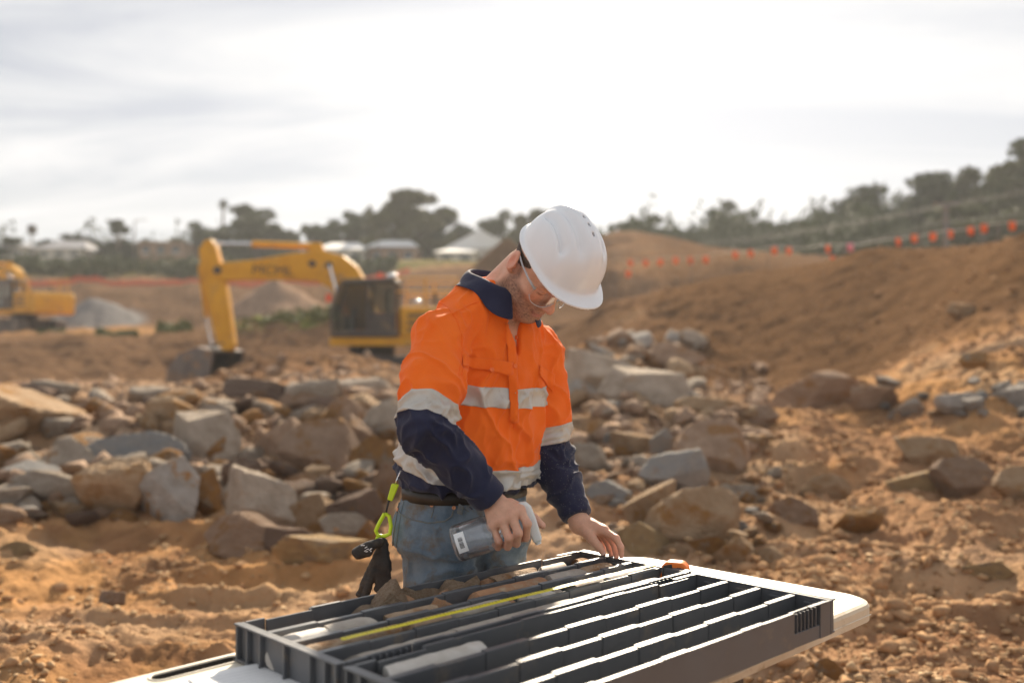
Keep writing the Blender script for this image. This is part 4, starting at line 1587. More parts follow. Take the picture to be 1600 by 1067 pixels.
def pmesh(name, V, Q, material, parent=None, smooth=True):
    return link(name, fast_mesh(name, V - POFF, Q, smooth), material, parent or person)


bo = pmesh('body', BVt, BQ, M['skin'])
# skin tone by place: stubble, lips, ruddy cheeks and ears, knuckles
hq = (BVt - HC) @ HA.T
ha, hb, hcz = hq.T
tone = np.repeat(np.array([[0.56, 0.315, 0.215]]), len(BVt), 0)


def paint(w, c, amt):
    global tone
    tone = tone + (np.array(c) - tone) * np.clip(w * amt, 0, 1)[:, None]


inhead = sm(-0.16, -0.13, hcz) * (np.linalg.norm(hq, axis=1) < 0.2)
nz = fbm(BVt * 420, 2, 9)
jaw = sm(0.018, -0.012, hcz - 0.55 * (hb - 0.035) * 0 + 0.45 * np.clip(hb - 0.02, -0.1, 0.2)) * sm(-0.035, -0.005, hb + 0.25 * hcz)
chk = np.exp(-(((np.abs(ha) - 0.045) / 0.020) ** 2 + ((hb - 0.085) / 0.03) ** 2 + ((hcz + 0.020) / 0.022) ** 2))
stub = inhead * sm(-0.016, -0.042, hcz) * sm(-0.006, 0.014, hb - 0.1 * hcz) * (1 - chk)
side = inhead * sm(0.045, 0.0, hcz) * np.exp(-(((hb - 0.016) / 0.012) ** 2)) * sm(0.045, 0.06, np.abs(ha))
stub = np.maximum(stub, side)
stub = stub * (1 - np.exp(-((ha / 0.02) ** 2 + ((hb - 0.12) / 0.02) ** 2 + ((hcz + 0.03) / 0.02) ** 2)))
paint(inhead * chk, (0.58, 0.26, 0.18), 0.7)
paint(stub * np.clip(0.62 + 0.5 * nz, 0, 1), (0.085, 0.05, 0.04), 0.95)
paint(inhead * np.exp(-((ha / 0.021) ** 2 + ((hcz + 0.073) / 0.0095) ** 2)) * sm(0.096, 0.102, hb), (0.46, 0.19, 0.16), 0.75)
paint(inhead * np.exp(-((ha / 0.014) ** 2 + ((hb - 0.125) / 0.014) ** 2 + ((hcz + 0.032) / 0.014) ** 2)), (0.60, 0.26, 0.19), 0.6)
for s in (-1, 1):
    paint(inhead * np.exp(-((((ha * s) - 0.084) / 0.012) ** 2 + ((hb + 0.012) / 0.025) ** 2 + ((hcz - 0.006) / 0.036) ** 2)), (0.60, 0.22, 0.16), 0.55)
    # lashes and brows
    paint(inhead * np.exp(-((((ha * s) - 0.031) / 0.014) ** 2 + ((hcz + 0.0065 - 8 * ((ha * s) - 0.031) ** 2) / 0.0024) ** 2)) * sm(0.08, 0.088, hb), (0.05, 0.03, 0.02), 0.9)
    paint(inhead * np.exp(-((((ha * s) - 0.030) / 0.016) ** 2 + ((hcz - 0.024) / 0.0055) ** 2)) * sm(0.075, 0.085, hb), (0.10, 0.06, 0.04), 0.75)
for f in FR_R + FR_L:
    for j in (0, 1, 2):
        paint(np.exp(-((np.linalg.norm(BVt - f[j], axis=1) / 0.013) ** 2)), (0.55, 0.24, 0.17), 0.5)
for f in FR_R + FR_L + [TH_R, TH_L]:
    paint(np.exp(-((np.linalg.norm(BVt - f[3], axis=1) / 0.012) ** 2)), (0.62, 0.30, 0.23), 0.5)
tone = np.clip(tone * 1.14 * (1 + 0.07 * nz[:, None]), 0.01, 1)
ca = bo.data.color_attributes.new('tone', 'FLOAT_COLOR', 'POINT')
ca.data.foreach_set('color', np.concatenate([tone, np.ones((len(tone), 1))], 1).astype(np.float32).ravel())
# thumb nail of the resting hand
M['nail'] = mat('nail', (0.66, 0.42, 0.34), rough=0.35, sss=0.1)


def nail(tip, prev, upv, parent, w=0.0068):
    d = tip - prev
    d /= np.linalg.norm(d)
    upv = upv - d * (upv @ d)
    upv /= np.linalg.norm(upv)
    sd_ = np.cross(d, upv)
    V, Fc = [], []
    for i in range(5):
        for j in range(5):
            s, t_ = (j - 2) / 2, i / 4
            ww = w * (0.85 + 0.15 * math.sin(math.pi * t_))
            V.append(tip + d * (-0.004 + 0.011 * t_) + sd_ * ww * s + upv * (0.0080 - 0.0028 * s * s - 0.001 * t_))
    for i in range(4):
        for j in range(4):
            Fc.append((i * 5 + j, i * 5 + j + 1, i * 5 + 6 + j, i * 5 + 5 + j))
    return pmesh('nail', np.array(V), np.array(Fc), M['nail'], parent)


nail(TH_L[3], TH_L[2], np.array([-0.45, -0.8, 0.35]), bo)

# ------------------------------------------------------------------ shirt
M['orange'] = mat('hi_vis_orange', (0.90, 0.175, 0.022), (0.85, 0.15, 0.018), scale=9, rough=0.8, bump=0.3, bscale=60, bdist=0.006, sheen=0.1, spec=0.1)
M['navy'] = mat('navy_cotton', (0.018, 0.020, 0.046), (0.026, 0.029, 0.060), scale=9, rough=0.85, bump=0.35, bscale=60, bdist=0.006, sheen=0.15, spec=0.2,
                c3=(0.07, 0.06, 0.06), c3scale=20, c3amt=(0.66, 0.85))
M['reflective'] = mat('reflective_tape', (0.56, 0.54, 0.50), (0.46, 0.44, 0.40), scale=14, rough=0.45, bump=0.35, bscale=45, bdist=0.004, metal=0.25, spec=0.5,
                      c3=(0.36, 0.30, 0.24), c3scale=16, c3amt=(0.58, 0.72))
M['button'] = mat('button', (0.85, 0.17, 0.03), rough=0.35)
M['button_navy'] = mat('button_navy', (0.03, 0.035, 0.06), rough=0.35)

shirt = SDF()
shirt.loft(loft_fn(TORSO), Lc(0, 0.03, 1.27), 0.45, 0.02)
axR1, axR2 = EL_R - SH_R, WR_R - EL_R
axL1, axL2 = EL_L - SH_L, WR_L - EL_L
CUF_R = EL_R + axR2 * 0.93
CUF_L = EL_L + axL2 * 0.90
shirt.cone(SH_R, SH_R + axR1 * 0.55, 0.072, 0.078, 0.022)
shirt.cone(SH_R, Lc(-0.03, 0.065, 1.490), 0.062, 0.066, 0.03)
shirt.cone(SH_R + axR1 * 0.5, EL_R, 0.078, 0.062, 0.02)
shirt.cone(EL_R, EL_R + axR2 * 0.5, 0.060, 0.054, 0.012)
shirt.cone(EL_R + axR2 * 0.45, CUF_R, 0.054, 0.042, 0.012)
shirt.cone(SH_L, SH_L + axL1 * 0.55, 0.068, 0.068, 0.022)
shirt.cone(SH_L, Lc(0.03, 0.065, 1.470), 0.058, 0.062, 0.03)
shirt.cone(SH_L + axL1 * 0.5, EL_L, 0.068, 0.056, 0.02)
shirt.cone(EL_L, EL_L + axL2 * 0.5, 0.056, 0.050, 0.02)
shirt.cone(EL_L + axL2 * 0.45, CUF_L, 0.050, 0.040, 0.02)
# open ends: cuffs, hem, and the unbuttoned V below the chin
dR2 = axR2 / np.linalg.norm(axR2)
dL2 = axL2 / np.linalg.norm(axL2)


def half_space(pt, nrm):
    def f(p):
        return -((p - pt) @ nrm)
    return f


shirt.loft(lambda p: np.maximum(half_space(CUF_R, dR2)(p), np.linalg.norm(p - CUF_R, axis=-1) - 0.09), CUF_R, 0.1, 0.002, 'sub')
shirt.loft(lambda p: np.maximum(half_space(CUF_L, dL2)(p), np.linalg.norm(p - CUF_L, axis=-1) - 0.09), CUF_L, 0.1, 0.002, 'sub')


def vcut(p):
    u, v, z = to_local(p)
    t_ = (z - 1.375) / 0.18
    wdt = 0.004 + 0.050 * np.clip(t_, 0, 1)
    return np.maximum(np.maximum(np.abs(u - 0.012) - wdt, 0.10 - v), 1.372 - z)


shirt.loft(vcut, Lc(0.012, 0.15, 1.47), 0.18, 0.006, 'sub')
SV, SQ = shirt.mesh((-0.42, 2.28, 0.88), (0.38, 3.06, 1.62), 0.0042)
SV = relax(SV, SQ, 2, 0.5)
# creases
sn = normals(SV, SQ)
su, sv_, sz = to_local(SV)


def along(p, a, b):
    d = b - a
    t_ = ((p - a) @ d) / (d @ d)
    r = np.linalg.norm(p - a - np.clip(t_, 0, 1)[:, None] * d, axis=1)
    return t_, r


tR1, rR1 = along(SV, SH_R, EL_R)
tR2, rR2 = along(SV, EL_R, CUF_R)
tL1, rL1 = along(SV, SH_L, EL_L)
tL2, rL2 = along(SV, EL_L, CUF_L)
wR1 = sm(0.105, 0.085, rR1) * sm(0.12, 0.4, tR1) * (sz > 1.0)
wR2 = sm(0.10, 0.075, rR2) * sm(-0.1, 0.1, tR2)
wL1 = sm(0.095, 0.080, rL1) * sm(0.12, 0.4, tL1) * (su > 0.12)
wL2 = sm(0.09, 0.07, rL2) * sm(-0.1, 0.1, tL2)
arm = np.clip(wR1 + wR2 + wL1 + wL2, 0, 1)
wob = np.stack([fbm(SV * 9, 2, 71), fbm(SV * 9, 2, 72), fbm(SV * 9, 2, 73)], -1)


def crease(q, seed, sharp=3.2):
    n_ = vnoise(q, seed)
    return (1 - np.abs(n_)) ** sharp - 0.32


diag1 = np.stack([su * 15 + sz * 7, sv_ * 9, sz * 2.6 - su * 2.0], -1) + 0.7 * wob
diag2 = np.stack([su * 26 - sz * 12, sv_ * 16, sz * 5.0 + su * 3.0], -1) + 0.8 * wob
tor = 0.017 * crease(diag1, 5) * (0.5 + 0.5 * sm(1.46, 1.25, sz)) + 0.009 * crease(diag2, 6)
tor += 0.010 * crease(np.stack([su * 7, sv_ * 7, sz * 24], -1) + 0.9 * wob, 8) * np.exp(-((sz - 1.07) / 0.07) ** 2)
armd = 0
for (t_, w_, sd2, L_) in ((tR1, wR1, 11, 0.32), (tR2, wR2, 12, 0.27), (tL1, wL1, 13, 0.33), (tL2, wL2, 14, 0.22)):
    q = np.stack([su * 11, sv_ * 11, t_ * L_ * 22 + su * 6], -1) + 0.9 * wob
    q2 = np.stack([su * 16 + sz * 10, sv_ * 16, t_ * L_ * 12], -1) + 0.9 * wob
    el = np.exp(-((t_ - (1.0 if sd2 in (11, 13) else 0.0)) / 0.30) ** 2)
    armd = armd + w_ * (0.010 * el * crease(q, sd2) + 0.012 * crease(q2, sd2 + 20))
disp = np.maximum(tor * (1 - arm) + armd, -0.0065)
cufm = np.clip(sm(0.80, 0.88, tR2) * wR2 + sm(0.78, 0.86, tL2) * wL2, 0, 1)
disp = disp * (1 - 0.75 * cufm) + 0.0022 * cufm
SV = SV + sn * disp[:, None]
SV = relax(SV, SQ, 1, 0.15)

# cut the one garment along its seams: orange yoke and body, navy hem and forearms, reflective bands
tilt = np.array([0.05, 0.20])


def band_plane(z0, tu, tv):
    nl = np.array([BU[0] * tu + BV[0] * tv, BU[1] * tu + BV[1] * tv, 1.0])
    nl /= np.linalg.norm(nl)
    return np.array([*Lc(0, 0.05, z0)]), nl


def arm_plane(a, b, t_, lean=(0, 0, 0)):
    d = (b - a) / np.linalg.norm(b - a) + np.array(lean)
    return a + (b - a) * t_, d / np.linalg.norm(d)


CH0, CH1 = band_plane(1.258, 0.03, 0.20), band_plane(1.311, 0.03, 0.20)
HM0, HM1 = band_plane(1.046, 0.02, 0.24), band_plane(1.101, 0.02, 0.24)
AR0, AR1 = arm_plane(SH_R, EL_R, 0.77), arm_plane(SH_R, EL_R, 0.965)
AL0, AL1 = arm_plane(SH_L, EL_L, 0.70), arm_plane(SH_L, EL_L, 0.865)
bm = bmesh.new()
tmp = fast_mesh('shirt_whole', SV, SQ)
bm.from_mesh(tmp)
bpy.data.meshes.remove(tmp)
bm.verts.ensure_lookup_table()


def side(pl, p):
    return (p - pl[0]) @ pl[1]


def region_arm(p):
    """1 right arm, 2 left arm, 0 torso, decided by the nearer axis"""
    p = np.atleast_2d(p)
    t1, r1 = along(p, SH_R, EL_R)
    t2, r2 = along(p, EL_R, CUF_R)
    t3, r3 = along(p, SH_L, EL_L)
    t4, r4 = along(p, EL_L, CUF_L)
    tr = loft_fn(TORSO)(p)
    right = np.minimum(r1 - 0.077, r2 - 0.057)
    left = np.minimum(r3 - 0.070, r4 - 0.054)
    out = np.zeros(len(p), int)
    out[(right < tr) & (right <= left)] = 1
    out[(left < tr) & (left < right)] = 2
    return out


def face_c():
    return np.array([f.calc_center_median()[:] for f in bm.faces])


def cut(pl, reg):
    fc = face_c()
    ra = region_arm(fc)
    d = side(pl, fc)
    sel = [f for f, r_, dd in zip(bm.faces, ra, d) if r_ == reg and abs(dd) < 0.02]
    geom = set(sel)
    for f in sel:
        geom.update(f.edges)
        geom.update(f.verts)
    bmesh.ops.bisect_plane(bm, geom=list(geom), plane_co=Vector(pl[0]), plane_no=Vector(pl[1]), dist=1e-5)


for pl in (CH0, CH1, HM0, HM1):
    cut(pl, 0)
for pl in (AR0, AR1):
    cut(pl, 1)
for pl in (AL0, AL1):
    cut(pl, 2)
bm.normal_update()
SHIRT_BVH = BVHTree.FromBMesh(bm)
fc = face_c()
ra = region_arm(fc)
lab = np.zeros(len(fc), int)                             # 0 orange, 1 navy body, 2 chest band, 3 hem band, 4 right band, 5 left band, 6/7 navy sleeves
tors = ra == 0
lab[tors & (side(HM0, fc) < 0)] = 1
lab[tors & (side(HM0, fc) >= 0) & (side(HM1, fc) < 0)] = 3
lab[tors & (side(CH0, fc) >= 0) & (side(CH1, fc) < 0)] = 2
for reg, p0, p1, lb, ln in ((1, AR0, AR1, 4, 6), (2, AL0, AL1, 5, 7)):
    mm = ra == reg
    lab[mm & (side(p0, fc) >= 0) & (side(p1, fc) < 0)] = lb
    lab[mm & (side(p1, fc) >= 0)] = ln


def split_off(name, ids, material, parent, lift=0.0):
    b2 = bm.copy()
    b2.faces.ensure_lookup_table()
    kill = [f for f, l_ in zip(b2.faces, lab) if l_ not in ids]
    bmesh.ops.delete(b2, geom=kill, context='FACES')
    if lift:
        for v in b2.verts:
            v.co += v.normal * lift
    m_ = bpy.data.meshes.new(name)
    b2.to_mesh(m_)
    b2.free()
    m_.transform(Matrix.Translation(-Vector(POFF)))
    m_.shade_smooth()
    o_ = link(name, m_, material, parent)
    if lift:
        s_ = o_.modifiers.new('thickness', 'SOLIDIFY')
        s_.thickness = 0.0016
        s_.offset = -1
    return o_


shirt_o = split_off('shirt', (0,), M['orange'], person)
tag(shirt_o, 'orange long-sleeved work shirt')
for nm, ids in (('navy_hem', (1,)), ('navy_sleeve', (6,)), ('navy_sleeve', (7,))):
    split_off(nm, ids, M['navy'], shirt_o)
for l_ in (2, 3, 4, 5):
    split_off('reflective_band', (l_,), M['reflective'], shirt_o, 0.0012)
bm.free()
CAM = Vector((0, 0, CZ))


def pick(bvh, px, py, off=0.0):
    d = Vector(((px - CX) / F, 1.0, -(py - HY) / F)).normalized()
    h_, n_, i_, t_ = bvh.ray_cast(CAM, d, 8.0)
    if h_ is None:
        return None, None
    if n_.dot(d) > 0:
        n_ = -n_
    return np.array(h_ + n_ * off), np.array(n_)


def seam(bvh, pts, name, material, parent, r=0.0013, off=0.0006, step=3.0):
    P3 = []
    for (x0, y0), (x1, y1) in zip(pts[:-1], pts[1:]):
        k = max(1, int(math.hypot(x1 - x0, y1 - y0) / step))
        for i in range(k):
            q, _ = pick(bvh, x0 + (x1 - x0) * i / k, y0 + (y1 - y0) * i / k, off)
            if q is not None and (not P3 or np.linalg.norm(q - P3[-1]) < 0.05):
                P3.append(q)
    if len(P3) < 2:
        return None
    mb = MB().tube([q - POFF for q in P3], r, 6)
    return mb.build(name, material, parent, smooth=True)


def patch(bvh, quad, name, material, parent, off=0.002, nu=14, nv=10, thick=0.0016, wave=0.0):
    (ax, ay), (bx_, by), (cx_, cy), (dx, dy) = quad
    V, Fc = [], []
    for i in range(nu + 1):
        for j in range(nv + 1):
            a, b = i / nu, j / nv
            x = (1 - b) * ((1 - a) * ax + a * bx_) + b * ((1 - a) * dx + a * cx_)
            y = (1 - b) * ((1 - a) * ay + a * by) + b * ((1 - a) * dy + a * cy)
            q, _ = pick(bvh, x, y, off + wave * math.sin(a * 9) * b)
            if q is None:
                q = np.array(V[-1]) + POFF if V else P(x, y, 2.6)
            V.append(q - POFF)
    for i in range(nu):
        for j in range(nv):
            Fc.append((i * (nv + 1) + j, i * (nv + 1) + j + 1, (i + 1) * (nv + 1) + j + 1, (i + 1) * (nv + 1) + j))
    o_ = link(name, mesh(name, V, Fc, True), material, parent)
    s_ = o_.modifiers.new('thickness', 'SOLIDIFY')
    s_.thickness = thick
    s_.offset = 0
    return o_


def button(bvh, px, py, r, material, parent, name='button'):
    q, n_ = pick(bvh, px, py, 0.0016 if bvh is not SHIRT_BVH else 0.0052)
    if q is None:
        return
    a = np.cross(n_, [0, 0, 1.0])
    a /= np.linalg.norm(a)
    b = np.cross(n_, a)
    mb = MB()
    prof = [(0, 0.0012), (0.45, 0.0010), (0.62, 0.0020), (0.9, 0.0020), (1.0, 0.0008), (1.0, -0.001)]
    k = 16
    V = [q + n_ * prof[0][1] - POFF]
    Fc = []
    for rr_, zz in prof[1:]:
        for i in range(k):
            w = 2 * math.pi * i / k
            V.append(q + (a * math.cos(w) + b * math.sin(w)) * rr_ * r + n_ * zz - POFF)
    for i in range(k):
        Fc.append((0, 1 + i, 1 + (i + 1) % k))
        for j in range(len(prof) - 2):
            s0 = 1 + j * k
            Fc.append((s0 + i, s0 + k + i, s0 + k + (i + 1) % k, s0 + (i + 1) % k))
    mb.add(V, Fc)
    return mb.build(name, material, parent, smooth=True)


OR, SB = M['orange'], SHIRT_BVH
patch(SB, ((722, 556), (801, 566), (800, 586), (721, 572)), 'pocket_flap', OR, shirt_o, 0.0042, wave=0.0010)
seam(SB, [(724, 574), (722, 584), (721, 592)], 'pocket_seam', OR, shirt_o, 0.0014)
seam(SB, [(798, 588), (798, 598)], 'pocket_seam', OR, shirt_o, 0.0014)
patch(SB, ((842, 571), (866, 584), (863, 613), (843, 588)), 'pocket_flap', OR, shirt_o, 0.0038)
seam(SB, [(806, 520), (806, 560), (808, 600), (806, 640), (803, 672)], 'placket_seam', OR, shirt_o, 0.0013)
patch(SB, ((790, 505), (806, 515), (809, 660), (797, 660)), 'placket', OR, shirt_o, 0.0036, 6, 30)
seam(SB, [(756, 468), (735, 476), (712, 487), (703, 494)], 'yoke_seam', OR, shirt_o, 0.0016)
seam(SB, [(684, 470), (700, 480), (714, 500), (722, 525), (722, 555), (716, 590)], 'armhole_seam', OR, shirt_o, 0.0018)
button(SB, 768, 579, 0.0062, M['button'], shirt_o)
button(SB, 808, 528, 0.0058, M['button'], shirt_o)
button(SB, 803, 572, 0.0058, M['button'], shirt_o)
button(SB, 738, 791, 0.0058, M['button_navy'], shirt_o)
seam(SB, [(731, 803), (722, 790), (716, 775)], 'cuff_seam', M['navy'], shirt_o, 0.0014)

# collar: inner stand and outer leaf, folded over round the neck
def collar():
    c0 = Lc(0.006, 0.104, 1.582)
    V, Fc = [], []
    n_ = 64
    prof = 11
    leaf = []
    for i in range(n_ + 1):
        ph = R(-160 + 320 * i / n_) + math.pi          # measured from the front, running round the back
        f_, sx = math.cos(ph), math.sin(ph)             # f_: 1 front, -1 back
        frn = sm(0.1, 0.93, np.array(f_)).item()
        zf = 0.028 - 0.052 * (f_ + 1) / 2 - 0.012 * frn
        for j in range(prof):
            t_ = j / (prof - 1)
            if t_ < 0.4:                               # stand, from inside base up to the fold
                a = t_ / 0.4
                rad = 1.0 + 0.03 * a
                z_ = -0.045 + (0.045 + zf) * a
                al = 0.0
            else:                                      # leaf, from the fold down and out to the points
                a = (t_ - 0.4) / 0.6
                drop = 0.049 + 0.036 * frn
                rad = 1.03 + 0.10 * math.sin(min(1, a * 1.6) * math.pi / 2) + 0.34 * a
                z_ = zf + 0.004 * math.sin(a * math.pi) - drop * a
                al = a
            z_ -= 0.020 * frn * (1.0 if sx > 0 else 0.0) * al
            q = c0 + np.array([*(BU * (0.070 * rad * sx * (1 + 0.25 * frn * al))), 0]) + np.array([*(BV * (0.077 * rad * f_)), 0]) + np.array([0, 0, z_])
            V.append(q)
            leaf.append(al)
    V = np.array(V)
    leaf = np.array(leaf)
    for _ in range(4):                                 # the leaf rests on the shirt
        e = 0.002
        d0 = shirt.eval(V)
        gr_ = np.stack([shirt.eval(V + e * np.eye(3)[k]) - d0 for k in range(3)], -1) / e
        gr_ /= np.linalg.norm(gr_, axis=1)[:, None] + 1e-9
        V = V + gr_ * (np.clip(0.009 - d0, 0, 0.03) * np.clip(leaf * 4, 0, 1))[:, None]
    V = V - POFF
    for i in range(n_):
        for j in range(prof - 1):
            Fc.append((i * prof + j, (i + 1) * prof + j, (i + 1) * prof + j + 1, i * prof + j + 1))
    o_ = link('collar', mesh('collar', V, Fc, True), M['navy'], shirt_o)
    s_ = o_.modifiers.new('thickness', 'SOLIDIFY')
    s_.thickness = 0.0022
    s2 = o_.modifiers.new('smooth', 'SUBSURF')
    s2.levels = s2.render_levels = 1
    return o_


collar()

# ------------------------------------------------------------------ jeans, belt, boots
M['denim'] = mat('denim', (0.10, 0.145, 0.195), (0.185, 0.235, 0.285), scale=16, rough=0.9, bump=0.5, bscale=40, bdist=0.010, sheen=0.1, spec=0.2,
                 c3=(0.16, 0.125, 0.09), c3scale=10, c3amt=(0.52, 0.64))
M['denim_seam'] = mat('denim_seam', (0.13, 0.155, 0.175), (0.20, 0.19, 0.16), scale=120, rough=0.9)
M['belt'] = mat('belt_leather', (0.018, 0.014, 0.012), (0.03, 0.024, 0.02), scale=30, rough=0.5)
M['copper'] = mat('copper', (0.75, 0.36, 0.2), rough=0.35, metal=0.9)
M['boot'] = mat('boot_leather', (0.22, 0.13, 0.07), (0.16, 0.10, 0.055), rough=0.8)
HIPS = [(0.86, -0.025, -0.010, 0.186, 0.140), (0.93, -0.025, -0.010, 0.188, 0.142), (0.975, -0.02, 0.0, 0.181, 0.137), (1.000, -0.02, 0.003, 0.176, 0.133)]
jeans = SDF()
jeans.loft(loft_fn(HIPS), Lc(0, 0, 0.95), 0.26, 0.02)
for hp, kn, an in ((HIP_R, KN_R, AN_R), (HIP_L, KN_L, AN_L)):
    jeans.cone(hp - np.array([0, 0, 0.05]), kn, 0.104, 0.080, 0.05)
    jeans.cone(kn, an + np.array([0, 0, 0.02]), 0.080, 0.072, 0.03)
JV, JQ = jeans.mesh((-0.42, 2.44, 0.06), (0.30, 3.08, 1.06), 0.0065)
JV = relax(JV, JQ, 2, 0.5)
jn = normals(JV, JQ)
ju, jv, jz = to_local(JV)
wob = np.stack([fbm(JV * 8, 2, 81), fbm(JV * 8, 2, 82), fbm(JV * 8, 2, 83)], -1)
jd = 0.013 * crease(np.stack([ju * 9 + jz * 8, jv * 9, jz * 12], -1) + 0.8 * wob, 91) * sm(0.97, 0.80, jz) + 0.006 * crease(np.stack([ju * 22, jv * 22, jz * 8], -1) + wob, 92)
JV = JV + jn * jd[:, None]
jo = pmesh('jeans', JV, JQ, M['denim'])
tag(jo, 'faded blue jeans with muddy smears')
jb = bmesh.new()
tm = fast_mesh('tmp', JV, JQ)
jb.from_mesh(tm)
jb.normal_update()
JB = BVHTree.FromBMesh(jb)
jb.free()
DS = M['denim_seam']
seam(JB, [(622, 796), (626, 803), (645, 812), (670, 817), (695, 814), (706, 806), (709, 794)], 'pocket_edge', DS, jo, 0.0022)
seam(JB, [(637, 772), (655, 779), (676, 787)], 'coin_pocket_edge', DS, jo, 0.0020)
seam(JB, [(679, 790), (675, 805), (672, 812)], 'pocket_seam', DS, jo, 0.0013)
seam(JB, [(628, 752), (650, 765), (680, 778), (706, 785), (735, 800)], 'waistband_seam', DS, jo, 0.0014)
seam(JB, [(628, 770), (622, 795), (616, 830), (612, 870), (610, 905)], 'side_seam', DS, jo, 0.0022)
seam(JB, [(634, 772), (628, 796), (622, 830), (618, 870), (616, 905)], 'side_stitching', DS, jo, 0.0010)
for bx_, by_ in ((675, 789), (622, 796), (709, 793)):
    button(JB, bx_, by_, 0.0052, M['copper'], jo, 'rivet')
patch(JB, ((716, 786), (725, 790), (722, 804), (713, 801)), 'belt_loop', DS, jo, 0.009, 4, 6, 0.003)
# belt follows the waist
mb = MB()
nb_ = 64
ring = []
for k in range(nb_ + 1):
    w = 2 * math.pi * k / nb_
    for zz, off in ((0.982, 0.0), (0.982, 0.006), (1.017, 0.006), (1.017, 0.0)):
        ring.append(Lc(-0.02 + (0.178 + off) * math.copysign(abs(math.cos(w)) ** (2 / 2.3), math.cos(w)), 0.002 + (0.134 + off) * math.copysign(abs(math.sin(w)) ** (2 / 2.3), math.sin(w)), zz) - POFF)
Fb = []
for k in range(nb_):
    for j in range(4):
        Fb.append((k * 4 + j, (k + 1) * 4 + j, (k + 1) * 4 + (j + 1) % 4, k * 4 + (j + 1) % 4))
mb.add(ring, Fb)
mb.build('belt', M['belt'], person, smooth=True)
boots = []
for an, sd2 in ((AN_R, -1), (AN_L, 1)):
    b_ = SDF()
    b_.cone(an + np.array([0, 0, 0.10]), an, 0.060, 0.055, 0.02)
    f3 = np.array([*BV, 0]) + 0.15 * sd2 * np.array([*BU, 0])
    b_.cone(an + np.array([0, 0, -0.03]) - f3 * 0.02, an + f3 * 0.15 + np.array([0, 0, -0.035]), 0.052, 0.044, 0.03)
    V, Q = b_.mesh(an - 0.25, an + 0.25, 0.008)
    V[:, 2] = np.maximum(V[:, 2], 0.004)
    pmesh('boot', V, Q, M['boot'])

# hair below the helmet
M['hair'] = mat('hair', (0.05, 0.032, 0.022), (0.09, 0.06, 0.04), scale=80, rough=0.6, bump=0.8, bscale=220, bdist=0.004)
hair = SDF()
hair.ell(HL(0, 0.004, 0.042), (0.0755, 0.0895, 0.079), HA, 0.01)
hair.loft(lambda p: ((p - HC) @ hu) + 0.008 - 0.9 * np.clip((p - HC) @ hf + 0.002, 0, 0.2), HC, 0.3, 0.004, 'sub')
_kr, _kf, _ku = frame(R(37), R(47))
_kc = HL(-0.006, 0.014, 0.044) + np.array([0.027, 0, 0])
hair.loft(lambda p: -0.012 - ((p - _kc) @ _ku), HC, 0.3, 0.004, 'sub')
HV, HQ = hair.mesh(HC - 0.16, HC + 0.16, 0.0035)
hnrm = normals(HV, HQ)
HV = HV + hnrm * (0.0022 * fbm(HV * np.array([160, 160, 160]), 3, 4))[:, None]
pmesh('hair', HV, HQ, M['hair'])

# ------------------------------------------------------------------ helmet
M['helmet'] = mat('helmet_plastic', (0.80, 0.81, 0.83), (0.77, 0.78, 0.80), scale=4, rough=0.26, coat=0.25, c3=(0.62, 0.60, 0.57), c3scale=14, c3amt=(0.64, 0.85))
M['vent'] = mat('vent_dark', (0.02, 0.02, 0.022), rough=0.7)
kr, kf, ku = frame(R(37), R(47))
KC = HL(-0.006, 0.014, 0.044) + np.array([0.027, 0, 0])
KA = np.stack([kr, kf, ku])


def KL(a, b, c):
    return KC + a * kr + b * kf + c * ku


